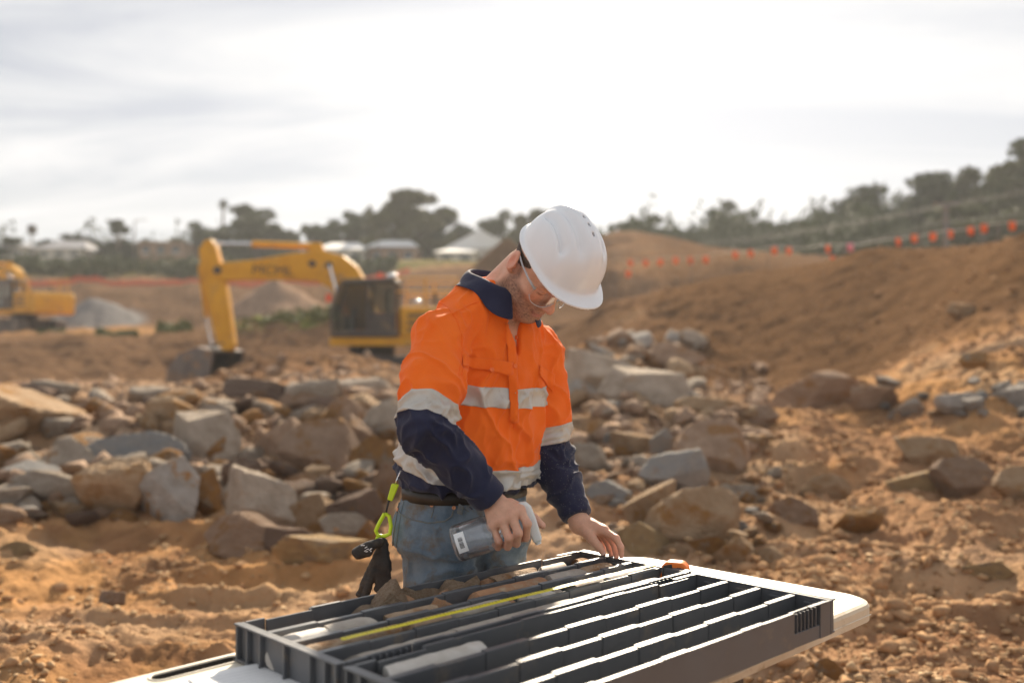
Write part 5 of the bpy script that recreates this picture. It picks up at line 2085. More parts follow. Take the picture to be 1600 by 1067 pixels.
def helmet_sdf(p):
    q = (p - KC) @ KA.T
    a, b, c = q[..., 0], q[..., 1], q[..., 2]
    ra_, rb, rc = 0.101, 0.126, 0.130
    bb = np.where(b > 0, b / (rb * 1.02), b / rb)
    pw = 2.25
    k0 = (np.abs(a / ra_) ** pw + np.abs(bb) ** pw + np.abs(np.maximum(c, 0) / rc) ** pw + 1e-9) ** (1 / pw)
    dome = (k0 - 1) * 0.118
    # crown ridge along the middle, wide band that fades to the front
    ridge = 0.0085 * np.exp(-(a / 0.026) ** 4) * sm(0.02, 0.07, c) * sm(0.135, 0.085, b)
    # a long groove on each side
    gr1 = 0.0125 * np.exp(-((np.abs(a) - 0.062 - 0.10 * (b + 0.02)) / 0.0085) ** 2) * sm(-0.085, -0.05, b) * sm(0.075, 0.045, b) * sm(0.02, 0.045, c)
    groo = 0.0110 * np.exp(-((np.abs(a) - 0.033 - 0.05 * b) / 0.009) ** 2) * sm(-0.06, -0.02, b) * sm(0.10, 0.06, b) * sm(0.05, 0.08, c)
    side_ = 0.0055 * np.exp(-((c - 0.036 - 0.10 * np.clip(-b, -0.05, 0.1)) / 0.020) ** 2) * sm(-0.12, -0.05, b) * sm(0.04, -0.01, b)
    dome = dome - ridge + gr1 + groo * 0.6 - side_ * 0
    inner = dome + 0.0075
    shell = np.maximum(dome, -inner)
    shell = np.maximum(shell, -c - 0.004)
    # rim and peak: a thin curved plate round the edge, longest in front
    ob = np.where(b > 0, b / 0.170, b / 0.137)
    oa = a / 0.1085
    ko = (np.abs(oa) ** 2.3 + np.abs(ob) ** 2.3 + 1e-9) ** (1 / 2.3)
    peak = (ko - 1) * 0.118
    frn = np.clip(b / 0.18, 0, 1)
    zc = 0.004 - 0.018 * frn ** 1.5 - 2.1 * np.clip(np.abs(a) - 0.02, 0, 1) ** 2 * (0.35 + frn)
    hole = (k0 * 0 + ((np.abs(a / (ra_ - 0.006)) ** pw + np.abs(b / (rb - 0.006)) ** pw + 1e-9) ** (1 / pw)) - 1) * 0.115
    plate = np.maximum(np.maximum(peak, np.abs(c - zc) - 0.0032), -hole)
    k = 0.012
    h = np.clip(0.5 + 0.5 * (shell - plate) / k, 0, 1)
    d = shell + (plate - shell) * h - k * h * (1 - h)
    # vents: short slots along the crown
    for vb in (-0.012, 0.018, 0.048):
        zz = c - 0.08
        vent = np.maximum(np.maximum(np.abs(a) - 0.0032, np.abs(b - vb) - 0.0065), -zz)
        d = np.maximum(d, -vent)
    return d


hs = SDF()
hs.loft(helmet_sdf, KC + ku * 0.06, 0.26, 0.01)
KV, KQ = hs.mesh(KC - 0.21, KC + 0.21, 0.0021)
KV = relax(KV, KQ, 2, 0.5)
print('helmet', len(KV))
hat = tag(empty('hard_hat', tuple(KC)), 'white vented hard hat on the head of the bending worker', 'hard hat')
link('shell', fast_mesh('shell', KV - KC, KQ), M['helmet'], hat)
# dark liner strap inside
mb = MB()
rg = []
for k in range(41):
    w = 2 * math.pi * k / 40
    for zz in (0.010, 0.036):
        for rr_ in (0.0, 0.003):
            rg.append(kr * (0.080 - rr_) * math.cos(w) + kf * (0.100 - rr_) * math.sin(w) + ku * zz)
Fb = []
for k in range(40):
    s0, s1 = k * 4, k * 4 + 4
    for x, y in ((0, 1), (1, 3), (3, 2), (2, 0)):
        Fb.append((s0 + x, s1 + x, s1 + y, s0 + y))
mb.add(rg, Fb)
mb.build('headband', M['rubber'], hat, smooth=True)
mb = MB()
for vb in (-0.012, 0.018, 0.048):
    mb.box(kf * vb + ku * 0.1255 * math.sqrt(max(0.1, 1 - (vb / 0.16) ** 2)), (0.008, 0.016, 0.003), np.stack([kr, kf, ku]).T)
mb.build('vent_shade', M['vent'], hat)  # black blocks stand for the dark inside the vents

# ------------------------------------------------------------------ safety glasses
M['frame_clear'] = mat('clear_frame', (0.72, 0.76, 0.80), (0.66, 0.70, 0.74), rough=0.15, spec=0.6, trans=0.5)
gl = tag(empty('safety_glasses', tuple(HC)), 'clear safety glasses on the worker face below the helmet peak', 'safety glasses')
for s in (-1, 1):
    V, Fc = [], []
    nx, ny = 14, 8
    for i in range(nx + 1):
        for j in range(ny + 1):
            t_, v_ = i / nx, j / ny
            ang = R(6 + 62 * t_)
            rad = 0.073
            a = s * (0.002 + rad * math.sin(ang))
            b = 0.062 + rad * 0.80 * math.cos(ang) + 0.004
            top, bot = 0.022, -0.026 + 0.016 * abs(2 * t_ - 1.0) ** 3 + 0.010 * (1 - t_) ** 4
            c = bot + (top - bot) * v_
            V.append(HL(a, b, c - 0.002) - HC)
    for i in range(nx):
        for j in range(ny):
            Fc.append((i * (ny + 1) + j, i * (ny + 1) + j + 1, (i + 1) * (ny + 1) + j + 1, (i + 1) * (ny + 1) + j))
    lo_ = link('lens', mesh('lens', V, Fc, True), M['lens'], gl)
    so = lo_.modifiers.new('thickness', 'SOLIDIFY')
    so.thickness = 0.0018
    rim = [V[i * (ny + 1)] for i in range(nx + 1)]
    mb = MB().tube(rim, 0.0011, 6)
    mb.build('lens_edge', M['frame_clear'], gl, smooth=True)
    mb = MB()
    mb.tube([HL(s * 0.069, 0.092, 0.012) - HC, HL(s * 0.077, 0.060, 0.016) - HC, HL(s * 0.080, 0.020, 0.022) - HC, HL(s * 0.081, -0.006, 0.030) - HC, HL(s * 0.079, -0.022, 0.020) - HC],
            [0.0042, 0.0030, 0.0026, 0.0024, 0.002], 8)
    mb.build('temple', M['frame_clear'], gl, smooth=True)
mb = MB().tube([HL(-0.012, 0.128, 0.014) - HC, HL(0, 0.126, 0.015) - HC, HL(0.012, 0.128, 0.014) - HC], 0.003, 8)
mb.build('bridge', M['frame_clear'], gl, smooth=True)

# ------------------------------------------------------------------ spray bottle in his right hand
M['white_plastic'] = mat('white_plastic', (0.72, 0.72, 0.70), (0.68, 0.68, 0.66), rough=0.4, sss=0.1)
M['label_white'] = mat('label_white', (0.80, 0.80, 0.80), rough=0.6)
M['label_film'] = glass('label_film', (0.92, 0.94, 0.97), 0.06, 0.25, 0.13)
SY = 2.462
sc_ = SY / F
s_ax = np.array([0.945, -0.02, 0.33])
s_ax /= np.linalg.norm(s_ax)                             # along the bottle, base to neck
s_dn = np.array([0.345, -0.03, -0.94])
s_dn -= s_ax * (s_dn @ s_ax)
s_dn /= np.linalg.norm(s_dn)                             # the way the nozzle points
s_sd = np.cross(s_ax, s_dn)                              # sideways
if s_sd[1] > 0:
    s_sd = -s_sd
BB0 = P(709, 851, SY)
bottle = tag(empty('spray_bottle', tuple(BB0)), 'clear trigger spray bottle with white head in the worker hand', 'spray bottle')


def lathe(prof, n=36, full=True):
    V, Fc = [], []
    for x, r_ in prof:
        for k in range(n):
            w = 2 * math.pi * k / n
            V.append(s_ax * x + (s_dn * math.cos(w) + s_sd * math.sin(w)) * r_)
    for i in range(len(prof) - 1):
        for k in range(n):
            Fc.append((i * n + k, (i + 1) * n + k, (i + 1) * n + (k + 1) % n, i * n + (k + 1) % n))
    return V, Fc


prof = [(0.004, 0.0005), (0.002, 0.030), (0.001, 0.038), (0.005, 0.044), (0.012, 0.0465), (0.022, 0.0465), (0.060, 0.0460), (0.086, 0.0455), (0.098, 0.041), (0.112, 0.029), (0.124, 0.019),
        (0.134, 0.0145), (0.150, 0.0140)]
V, Fc = lathe(prof)
bd = link('bottle_body', mesh('bottle_body', V, Fc, True), M['bottle_plastic'], bottle)
V, Fc = lathe([(0.0065, 0.0005), (0.005, 0.036), (0.012, 0.0445), (0.030, 0.0445)])
M['water'] = glass('water', (0.88, 0.91, 0.94), 0.03, 0.02)
link('water', mesh('bottle_water', V, Fc, True), M['water'], bottle)
V, Fc = lathe([(0.140, 0.0165), (0.141, 0.0172), (0.158, 0.0172), (0.160, 0.015), (0.160, 0.0005)], 24)
link('cap', mesh('cap', V, Fc, True), M['white_plastic'], bottle)


def bent_label(name, x0, x1, w0, w1, rr_, material, parent):
    V, Fc = [], []
    for i in range(9):
        for j in range(15):
            x = x0 + (x1 - x0) * i / 8
            w = w0 + (w1 - w0) * j / 14
            V.append(s_ax * x + (s_dn * math.cos(w) + s_sd * math.sin(w)) * rr_)
    for i in range(8):
        for j in range(14):
            Fc.append((i * 15 + j, i * 15 + j + 1, (i + 1) * 15 + j + 1, (i + 1) * 15 + j))
    return link(name, mesh(name, V, Fc, True), material, parent)


# s_sd faces the camera at w = 90 degrees
bent_label('label_sheet', 0.030, 0.084, R(20), R(150), 0.0470, M['label_film'], bottle)
bl_ = bent_label('barcode_label', 0.012, 0.037, R(66), R(128), 0.0476, M['label_white'], bottle)
mb = MB()
gb = random.Random(5)
x = 0.0185
wa = R(80)
while wa < R(112):
    ww = gb.choice((0.8, 1.2, 2.0))
    V = [s_ax * xx + (s_dn * math.cos(w) + s_sd * math.sin(w)) * 0.0479 for xx in (0.0195, 0.0305) for w in (wa, wa + R(ww))]
    mb.add(V, [(0, 1, 3, 2)])
    wa += R(ww + gb.choice((0.9, 1.4)))
mb.build('barcode', M['print_dark'], bl_)
# trigger head: a tapered block across the neck, nozzle downwards
hc0 = P(823, 808, SY) - BB0


def hx(a, b, t_):
    return hc0 + s_ax * a + s_dn * b + s_sd * t_


mb = MB()
hp_ = [(-0.017, -0.034), (-0.006, -0.041), (0.010, -0.038), (0.019, -0.022), (0.0205, 0.010), (0.0185, 0.058), (0.0165, 0.066), (-0.004, 0.066), (-0.0055, 0.050), (-0.012, 0.012), (-0.019, -0.006)]
mb.prism(hp_, hx, -0.0125, 0.0125)
mb.build('sprayer_head', M['white_plastic'], bottle, bevel=0.0055, seg=3, smooth=True)
mb = MB().tube([hx(0.006, 0.064, 0), hx(0.006, 0.072, 0)], [0.0085, 0.0075], 14)
mb.build('nozzle', M['white_plastic'], bottle, smooth=False)
mb = MB().prism([(-0.010, 0.034), (-0.006, 0.040), (-0.020, 0.050), (-0.042, 0.056), (-0.044, 0.050), (-0.026, 0.042)], hx, -0.006, 0.006)
mb.build('trigger', M['white_plastic'], bottle, bevel=0.002)
# fine mist below the nozzle
M['mist'] = mat('water_drops', (0.9, 0.9, 0.9), rough=0.1, trans=0.6)
g = np.random.default_rng(4)
n_ = 2600
nz0 = hx(0.006, 0.072, 0) + BB0
dd = s_dn[None] + g.normal(size=(n_, 3)) * np.array([0.42, 0.42, 0.20])
tt = 0.02 + 0.16 * g.random(n_) ** 0.8
pm = nz0 + dd * tt[:, None]
drift = g.random(n_) < 0.55
pm[drift] = np.stack([g.uniform(0.05, 0.42, drift.sum()), g.uniform(2.40, 2.75, drift.sum()), g.uniform(0.84, 1.16, drift.sum())], -1)
pm = pm[pm[:, 2] > TOP + 0.002]
D0 = np.array([(1, 0, 0), (-1, 0, 0), (0, 1, 0), (0, -1, 0), (0, 0, 1), (0, 0, -1)], float)
F0 = np.array([(0, 2, 4), (2, 1, 4), (1, 3, 4), (3, 0, 4), (2, 0, 5), (1, 2, 5), (3, 1, 5), (0, 3, 5)])
rs = g.uniform(0.00025, 0.0007, len(pm))
V = (D0[None] * rs[:, None, None] + pm[:, None]).reshape(-1, 3)
Q = (F0[None] + (np.arange(len(pm)) * 6)[:, None, None]).reshape(-1, 3)
tag(link('spray_mist', fast_mesh('spray_mist', V, Q, False), M['mist']), 'fine water droplets drifting from the spray bottle', kind='stuff')

# ------------------------------------------------------------------ glove clip and gloves on his belt
M['lime'] = mat('lime_plastic', (0.62, 0.80, 0.02), (0.56, 0.74, 0.02), rough=0.4)
M['glove'] = mat('glove_knit', (0.022, 0.020, 0.020), (0.045, 0.040, 0.036), scale=30, rough=0.85, bump=0.4, bscale=300, bdist=0.003, c3=(0.10, 0.075, 0.05), c3scale=12, c3amt=(0.58, 0.75))
M['cord_white'] = mat('cord_white', (0.7, 0.7, 0.66), rough=0.6)
GY = 2.60
clip = tag(empty('glove_clip', tuple(P(612, 745, GY))), 'lime yellow glove clip hanging from the belt', 'glove clip')
co = np.array(clip.location)


def gp_(px, py, dy=0.0):
    return P(px, py, GY + dy) - co


mb = MB().tube([gp_(626, 736, 0.02), gp_(622, 745), gp_(617, 757)], 0.0022, 8)
mb.build('wire_hook', M['chrome'], clip, smooth=True)
mb = MB()
mb.prism([(0, 0), (1, 0), (1, 1), (0, 1)], lambda a, b, t_: (gp_(612, 755) * (1 - a) + gp_(624, 757) * a) * (1 - b) + (gp_(605, 780) * (1 - a) + gp_(613, 783) * a) * b + np.array([0, t_, 0]), -0.006, 0.006)
mb.build('upper_jaw', M['lime'], clip, bevel=0.003, seg=2)
mb = MB().tube([gp_(608, 781), gp_(605, 792), gp_(603, 801)], 0.0026, 8)
mb.build('cord', M['rubber'], clip, smooth=True)
mb = MB().tube([gp_(601, 802), gp_(592, 818), gp_(587, 829), gp_(590, 836), (gp_(600, 838)), gp_(609, 834), gp_(611, 822), gp_(608, 806), gp_(601, 802)], 0.0052, 10, caps=False)
mb.build('lower_ring', M['lime'], clip, smooth=True)
mb = MB().tube([gp_(592, 836), gp_(588, 843), gp_(594, 846)], 0.0052, 8)
mb.build('lower_jaw', M['lime'], clip, smooth=True)
gloves = tag(empty('work_gloves', tuple(P(597, 842, GY))), 'pair of black knitted work gloves hanging from the lime clip', 'gloves')
go = np.array(gloves.location)


def gq(px, py, dy=0.0):
    return P(px, py, GY + dy)


def glove(parts, name):
    s_ = SDF()
    for a, b, r0, r1 in parts:
        s_.cone(a, b, r0, r1, 0.008)
    allp = np.array([q for p_ in parts for q in p_[:2]])
    V, Q = s_.mesh(allp.min(0) - 0.03, allp.max(0) + 0.03, 0.0026)
    nn_ = normals(V, Q)
    V = V + nn_ * (0.003 * fbm(V * 45, 3, 8, ridged=True))[:, None]
    return link(name, fast_mesh(name, V - go, Q), M['glove'], gloves)


glove([(gq(598, 845), gq(590, 880, 0.01), 0.010, 0.017), (gq(590, 878, 0.01), gq(576, 905, 0.015), 0.016, 0.013), (gq(580, 892, 0.01), gq(561, 928, 0.01), 0.011, 0.008), (gq(584, 893), gq(570, 932), 0.010, 0.008),
       (gq(600, 850), gq(602, 885), 0.010, 0.014), (gq(600, 880), gq(598, 925), 0.012, 0.009), (gq(604, 882), gq(606, 922), 0.010, 0.008), (gq(596, 880), gq(590, 920), 0.011, 0.008)], 'glove')
cf = glove([(gq(594, 846, -0.012), gq(574, 857, -0.016), 0.009, 0.014), (gq(576, 854, -0.015), gq(558, 862, -0.018), 0.013, 0.012), (gq(574, 864, -0.015), gq(560, 866, -0.018), 0.011, 0.011)], 'glove_cuff')
mb = MB()
gb = random.Random(2)
for k in range(9):
    x0, y0 = 563 + gb.uniform(0, 16), 852 + gb.uniform(0, 10)
    a, b = gq(x0, y0, -0.0345) - go, gq(x0 + gb.uniform(2, 4.5), y0 - gb.uniform(0.5, 2.0), -0.0345) - go
    mb.tube([a, b], 0.0010, 5)
mb.build('printed_marks', M['label_white'], gloves)

# ------------------------------------------------------------------ excavator
def make_excavator():
    root = empty('excavator')
    # machine frame: x forward, y to its left (cab side), z up

    def XY(a, b, t_):
        return (a, t_, b)
    # undercarriage
    for s in (-1, 1):
        tr_ = MB()
        zc, r0 = 0.46, 0.42
        path = []
        for k in range(13):
            a = R(90 - 180 * k / 12)
            path.append((1.75 + r0 * math.cos(a), zc + r0 * math.sin(a)))
        for k in range(13):
            a = R(270 - 180 * k / 12)
            path.append((-1.75 + r0 * math.cos(a), zc + r0 * math.sin(a)))
        tb = MB().prism(path, XY, s * 1.2 - 0.30, s * 1.2 + 0.30)
        track = tb.build('track', M['steel_dark'], root)
        # shoes proud of the belt
        seg = np.array(path + [path[0]])
        L_ = np.concatenate([[0], np.cumsum(np.linalg.norm(np.diff(seg, axis=0), axis=1))])
        for k in range(44):
            d = L_[-1] * k / 44
            x_, z_ = np.interp(d, L_, seg[:, 0]), np.interp(d, L_, seg[:, 1])
            x2, z2 = np.interp((d + 0.05) % L_[-1], L_, seg[:, 0]), np.interp((d + 0.05) % L_[-1], L_, seg[:, 1])
            tx, tz = x2 - x_, z2 - z_
            ln = math.hypot(tx, tz) + 1e-9
            tx, tz = tx / ln, tz / ln
            Mx = np.array([[tx, 0, -tz], [0, 1, 0], [tz, 0, tx]])
            tr_.box((x_ - tz * 0.02, s * 1.2, z_ + tx * 0.02), (0.15, 0.62, 0.05), Mx)
        tr_.build('track_shoes', M['steel_worn'], track)
        rl = MB()
        for k in range(7):
            x_ = -1.45 + k * 0.48
            rl.tube([(x_, s * 1.2 - 0.31, 0.20), (x_, s * 1.2 + 0.31, 0.20)], 0.11, 12)
        for x_ in (-1.75, 1.75):
            rl.tube([(x_, s * 1.2 - 0.32, 0.46), (x_, s * 1.2 + 0.32, 0.46)], 0.30, 16)
        rl.build('rollers', M['steel_worn'], track)
    MB().box((0, 0, 0.62), (2.2, 2.0, 0.5)).build('undercarriage', M['steel_dark'], root, bevel=0.05)
    MB().tube([(0, 0, 0.85), (0, 0, 1.25)], 0.75, 24).build('slew_ring', M['steel_dark'], root)
    # upper works
    MB().box((-0.85, 0, 1.38), (3.9, 2.7, 0.27)).build('deck', M['yellow'], root, bevel=0.03)
    eng = MB().box((-2.05, -0.02, 2.0), (1.9, 2.62, 0.96)).build('engine_cover', M['yellow'], root, bevel=0.08, seg=3)
    for k in range(3):
        MB().box((-1.9, 1.295, 1.75 + 0.22 * k), (1.1, 0.03, 0.09)).build('louvre', M['steel_dark'], eng)
    cwp = [(-2.95, 1.2), (-3.0, 2.5), (-3.35, 2.5), (-3.55, 2.2), (-3.5, 1.3), (-3.3, 1.15)]
    MB().prism(cwp, XY, -1.3, 1.3).build('counterweight', M['yellow'], root, bevel=0.08, seg=3)
    # the side bay opposite the cab
    MB().box((0.05, -0.95, 1.95), (1.9, 0.8, 0.85)).build('tool_bay', M['yellow'], root, bevel=0.06)
    ex_ = MB().tube([(-2.0, -0.6, 2.45), (-2.0, -0.6, 3.0)], 0.07, 12)
    ex_.build('exhaust', M['steel_dark'], root)
    # handrails
    for y_ in (1.22, -1.22):
        hr_ = MB()
        hr_.tube([(-0.95, y_, 2.45), (-0.95, y_, 3.38), (-2.9, y_, 3.38), (-2.9, y_, 2.45)], 0.028, 8)
        hr_.tube([(-0.95, y_, 2.95), (-2.9, y_, 2.95)], 0.028, 8)
        hr_.tube([(-1.9, y_, 2.45), (-1.9, y_, 3.38)], 0.028, 8)
        hr_.build('handrail', M['yellow'], root)
    # cab: posts, roof, floor and panes
    cab = MB().box((0.04, 0.92, 1.63), (2.04, 1.0, 0.20)).build('cab', M['steel_dark'], root, bevel=0.03)
    prof = [(1.02, 1.72), (1.06, 2.35), (0.72, 3.22), (-0.92, 3.26), (-0.98, 1.72)]
    rf = MB().prism([(0.78, 3.20), (0.62, 3.34), (-0.90, 3.37), (-1.0, 3.30), (-1.0, 3.22)], XY, 0.40, 1.44)
    rf.build('cab_roof', M['steel_dark'], cab, bevel=0.03)
    for y_ in (0.44, 1.40):
        po = MB()
        for (a, b) in (((1.00, 1.72), (1.04, 2.35)), ((1.04, 2.35), (0.72, 3.24)), ((-0.96, 1.72), (-0.95, 3.24)), ((-0.10, 1.72), (-0.12, 3.24))):
            po.tube([(a[0], y_, a[1]), (b[0], y_, b[1])], 0.055, 8)
        po.build('cab_post', M['steel_dark'], cab)
    lowp = MB().box((-0.53, 1.40, 2.0), (0.80, 0.05, 0.55))
    lowp.build('cab_panel', M['steel_dark'], cab)
    for y_ in (0.45, 1.395):
        g1 = MB().prism([(0.97, 1.75), (1.0, 2.33), (0.70, 3.20), (-0.09, 3.20), (-0.07, 1.75)], XY, y_ - 0.008, y_ + 0.008)
        g1.build('pane', M['cab_glass'], cab)
        g2 = MB().prism([(-0.15, 2.28), (-0.15, 3.20), (-0.90, 3.20), (-0.90, 2.28)], XY, y_ - 0.008, y_ + 0.008)
        g2.build('pane', M['cab_glass'], cab)
    MB().add([(1.03, 0.48, 1.75), (1.03, 1.36, 1.75), (1.07, 1.36, 2.35), (1.07, 0.48, 2.35), (0.75, 1.36, 3.22), (0.75, 0.48, 3.22)], [(0, 1, 2, 3), (3, 2, 4, 5)]).build('pane', M['cab_glass'], cab)
    MB().add([(-0.98, 0.48, 2.2), (-0.98, 1.36, 2.2), (-0.97, 1.36, 3.22), (-0.97, 0.48, 3.22)], [(0, 1, 2, 3)]).build('pane', M['cab_glass'], cab)
    MB().box((-0.45, 0.92, 2.05), (0.5, 0.5, 0.16)).box((-0.68, 0.92, 2.5), (0.14, 0.5, 0.85)).box((-0.70, 0.92, 3.0), (0.1, 0.28, 0.18)).build('seat', M['seat_cloth'], cab, bevel=0.04)
    MB().box((0.55, 0.92, 1.95), (0.25, 0.7, 0.5)).tube([(0.45, 0.75, 2.1), (0.35, 0.75, 2.45)], 0.03, 8).tube([(0.45, 1.1, 2.1), (0.35, 1.1, 2.45)], 0.03, 8).build('console', M['seat_cloth'], cab)
    MB().tube([(1.10, 1.46, 2.62), (1.10, 1.46, 2.86)], 0.085, 14).build('side_lamp', M['red_lamp'], cab)
    MB().tube([(1.05, 1.40, 2.9), (1.10, 1.46, 2.9)], 0.02, 6).build('lamp_bracket', M['steel_dark'], cab)
    MB().tube([(-0.42, 1.0, 3.37), (-0.42, 1.0, 3.56)], [0.09, 0.07], 14).build('beacon', M['red_lamp'], cab)
    sp = bpy.data.meshes.new('work_lamp')
    bmx = bmesh.new()
    bmesh.ops.create_uvsphere(bmx, u_segments=20, v_segments=12, radius=0.12)
    bmx.to_mesh(sp)
    bmx.free()
    sp.shade_smooth()
    for lx, lz, ly, sc in ((-0.86, 3.42, 1.30, 1.0), (-1.66, 2.62, 1.30, 0.8)):
        o_ = link('work_lamp', sp, M['chrome'], root, (lx, ly, lz))
        o_.scale = (1.5 * sc, sc, 0.9 * sc)
    # boom, with its lettering
    bp = [(-0.10, 1.75), (-0.15, 2.35), (0.18, 3.30), (0.50, 3.85), (0.95, 4.20), (1.60, 4.38), (2.40, 4.26), (3.5, 4.06), (4.55, 3.95), (4.72, 3.80), (4.70, 3.50), (4.50, 3.38), (3.4, 3.42), (2.3, 3.40),
          (1.70, 3.36), (1.25, 3.10), (0.90, 2.60), (0.55, 1.85), (0.2, 1.65)]
    boom = MB().prism(bp, XY, -0.30, 0.20).build('boom', M['yellow'], root, bevel=0.03)
    fc_ = bpy.data.curves.new('boom_lettering', 'FONT')
    fc_.body = 'MCML'
    fc_.size = 0.50
    fc_.extrude = 0.004
    tob = bpy.data.objects.new('lettering_source', fc_)
    scene.collection.objects.link(tob)
    bpy.context.view_layer.update()
    me_ = bpy.data.meshes.new_from_object(tob.evaluated_get(bpy.context.evaluated_depsgraph_get()))
    bpy.data.objects.remove(tob)
    le = link('lettering', me_, M['print_dark'], boom)
    le.rotation_euler = (R(90), R(3.0), R(180))
    le.location = (3.66, 0.212, 3.60)
    le.scale = (1.0, 0.85, 1)
    for x_, z_ in ((1.33, 3.88), (1.82, 3.92)):
        MB().tube([(x_, 0.19, z_), (x_, 0.24, z_)], 0.11, 14).build('pin', M['steel_dark'], boom)
    # lift cylinders
    for y_ in (-0.42, 0.30):
        c_ = MB().tube([(0.75, y_, 1.75), (1.05, y_, 2.80)], 0.085, 12).build('lift_cylinder', M['yellow'], root)
        MB().tube([(1.05, y_, 2.80), (1.33, y_, 3.85)], 0.05, 10).build('rod', M['chrome'], c_)
    # arm cylinder on top of the boom
    c_ = MB().tube([(1.7, -0.05, 4.52), (3.65, -0.05, 4.60)], 0.10, 12).build('arm_cylinder', M['yellow'], root)
    MB().tube([(3.65, -0.05, 4.60), (4.95, -0.05, 4.62)], 0.05, 10).build('rod', M['chrome'], c_)
    MB().prism([(1.5, 4.3), (1.6, 4.62), (1.85, 4.62), (2.0, 4.3)], XY, -0.15, 0.05).build('cylinder_bracket', M['yellow'], root)
    # stick
    sp_ = [(4.85, 4.74), (5.08, 4.70), (5.26, 4.40), (5.20, 3.80), (5.05, 2.9), (4.62, 1.25), (4.45, 1.08), (4.20, 1.10), (4.14, 1.30), (4.30, 2.6), (4.40, 3.3), (4.55, 3.95), (4.70, 4.5)]
    MB().prism(sp_, XY, -0.24, 0.14).build('stick', M['yellow'], root, bevel=0.03)
    MB().tube([(4.62, -0.32, 3.72), (4.62, 0.24, 3.72)], 0.13, 14).build('pin', M['steel_dark'], root)
    c_ = MB().tube([(5.28, -0.05, 3.9), (5.05, -0.05, 2.2)], 0.08, 12).build('bucket_cylinder', M['yellow'], root)
    MB().tube([(5.05, -0.05, 2.2), (4.88, -0.05, 1.25)], 0.045, 10).build('rod', M['chrome'], c_)
    MB().tube([(4.88, -0.2, 1.25), (4.45, -0.2, 1.35)], 0.05, 8).tube([(4.88, 0.1, 1.25), (4.45, 0.1, 1.35)], 0.05, 8).build('link', M['steel_dark'], root)
    # bucket: curved shell open towards the machine
    arc = [(4.30, 1.10), (4.95, 1.22), (5.75, 1.02), (6.25, 0.55), (6.32, 0.18), (5.95, -0.02), (5.2, -0.07), (4.55, -0.06)]
    bk = MB()
    n_ = len(arc)
    V = []
    for y_ in (-0.60, 0.55):
        V += [(a, y_, b) for a, b in arc]
        V += [(a + (5.15 - a) * 0.05, y_, b + (0.5 - b) * 0.08) for a, b in arc]
    Fc = []
    for i in range(n_ - 1):
        Fc += [(i, i + 1, 2 * n_ + i + 1, 2 * n_ + i), (n_ + i, 3 * n_ + i, 3 * n_ + i + 1, n_ + i + 1)]
    Fc += [(n_ - 1, 2 * n_ - 1, 4 * n_ - 1, 3 * n_ - 1), (0, 2 * n_, 3 * n_, n_)]
    bk.add(V, Fc)
    bucket = bk.build('bucket', M['steel_worn'], root)
    for y_ in (-0.60, 0.55):
        pl = arc
        MB().prism(pl, XY, y_ - 0.03, y_ + 0.03).build('side_plate', M['steel_worn'], bucket)
    for k in range(5):
        y_ = -0.52 + k * 0.25
        MB().add([(4.62, y_ - 0.06, -0.10), (4.62, y_ + 0.06, -0.10), (4.62, y_ + 0.06, 0.0), (4.62, y_ - 0.06, 0.0), (4.30, y_ - 0.03, -0.09), (4.30, y_ + 0.03, -0.09), (4.30, y_ + 0.03, -0.05), (4.30, y_ - 0.03, -0.05)],
                 [(0, 1, 2, 3), (4, 7, 6, 5), (0, 4, 5, 1), (1, 5, 6, 2), (2, 6, 7, 3), (3, 7, 4, 0)]).build('tooth', M['chrome'], bucket)
    # reach of the boom and stick
    for o_ in bpy.data.objects:
        top_ = o_.parent
        if o_.type != 'MESH' or o_ is le or not (top_ is root or (top_ is not None and top_.parent is root)):
            continue
        base_ = o_ if top_ is root else top_
        nm = base_.name.split('.')[0]
        if nm not in ('boom', 'stick', 'pin', 'arm_cylinder', 'bucket_cylinder', 'link', 'bucket', 'cylinder_bracket'):
            continue
        for v in o_.data.vertices:
            v.co.x += 0.42 * min(1.0, max(0.0, (v.co.x - 1.0) / 3.6))
            if nm == 'bucket':                             # slewed a little, so that its mouth shows
                dx, dy = v.co.x - 4.9, v.co.y
                ca_, sa_ = math.cos(R(-30)), math.sin(R(-30))
                v.co.x, v.co.y = 4.9 + 1.12 * (dx * ca_ - dy * sa_), 1.12 * (dx * sa_ + dy * ca_)
                v.co.z = 1.2 + (v.co.z - 1.2) * 1.14
    le.location.x += 0.25
    return root


exc = make_excavator()
ez = CZ - (603 - HY) / F * 31
p = P(575, 603, 31.6)
exc.location = (p[0], p[1] + 0.9, ez)
exc.rotation_euler = (0, 0, R(180 - 2))
tag(exc, 'yellow excavator with raised boom and dark cab behind the worker', 'excavator', 'excavators on the site')
exc2 = copy_tree(exc)
p = P(38, 512, 62)
exc2.location = (p[0], p[1], float(height(p[0], p[1], False)) - 0.05)
exc2.rotation_euler = (0, 0, R(180 - 36))
tag(exc2, 'smaller-looking yellow excavator far off, cut by the left picture edge', 'excavator', 'excavators on the site')

# ------------------------------------------------------------------ trees
M['bark'] = mat('bark', (0.13, 0.10, 0.075), (0.20, 0.16, 0.12), scale=6, rough=0.9)
LEAFC = {'olive': ((0.042, 0.056, 0.018), (0.085, 0.098, 0.034)), 'dark': ((0.026, 0.038, 0.014), (0.052, 0.066, 0.024)), 'warm': ((0.075, 0.076, 0.028), (0.11, 0.11, 0.042)),
         'fresh': ((0.085, 0.10, 0.03), (0.13, 0.14, 0.045))}
for k, (a, b) in LEAFC.items():
    M['leaf_' + k] = mat('leaf_' + k, a, b, scale=0.9, rough=0.75, spec=0.25)


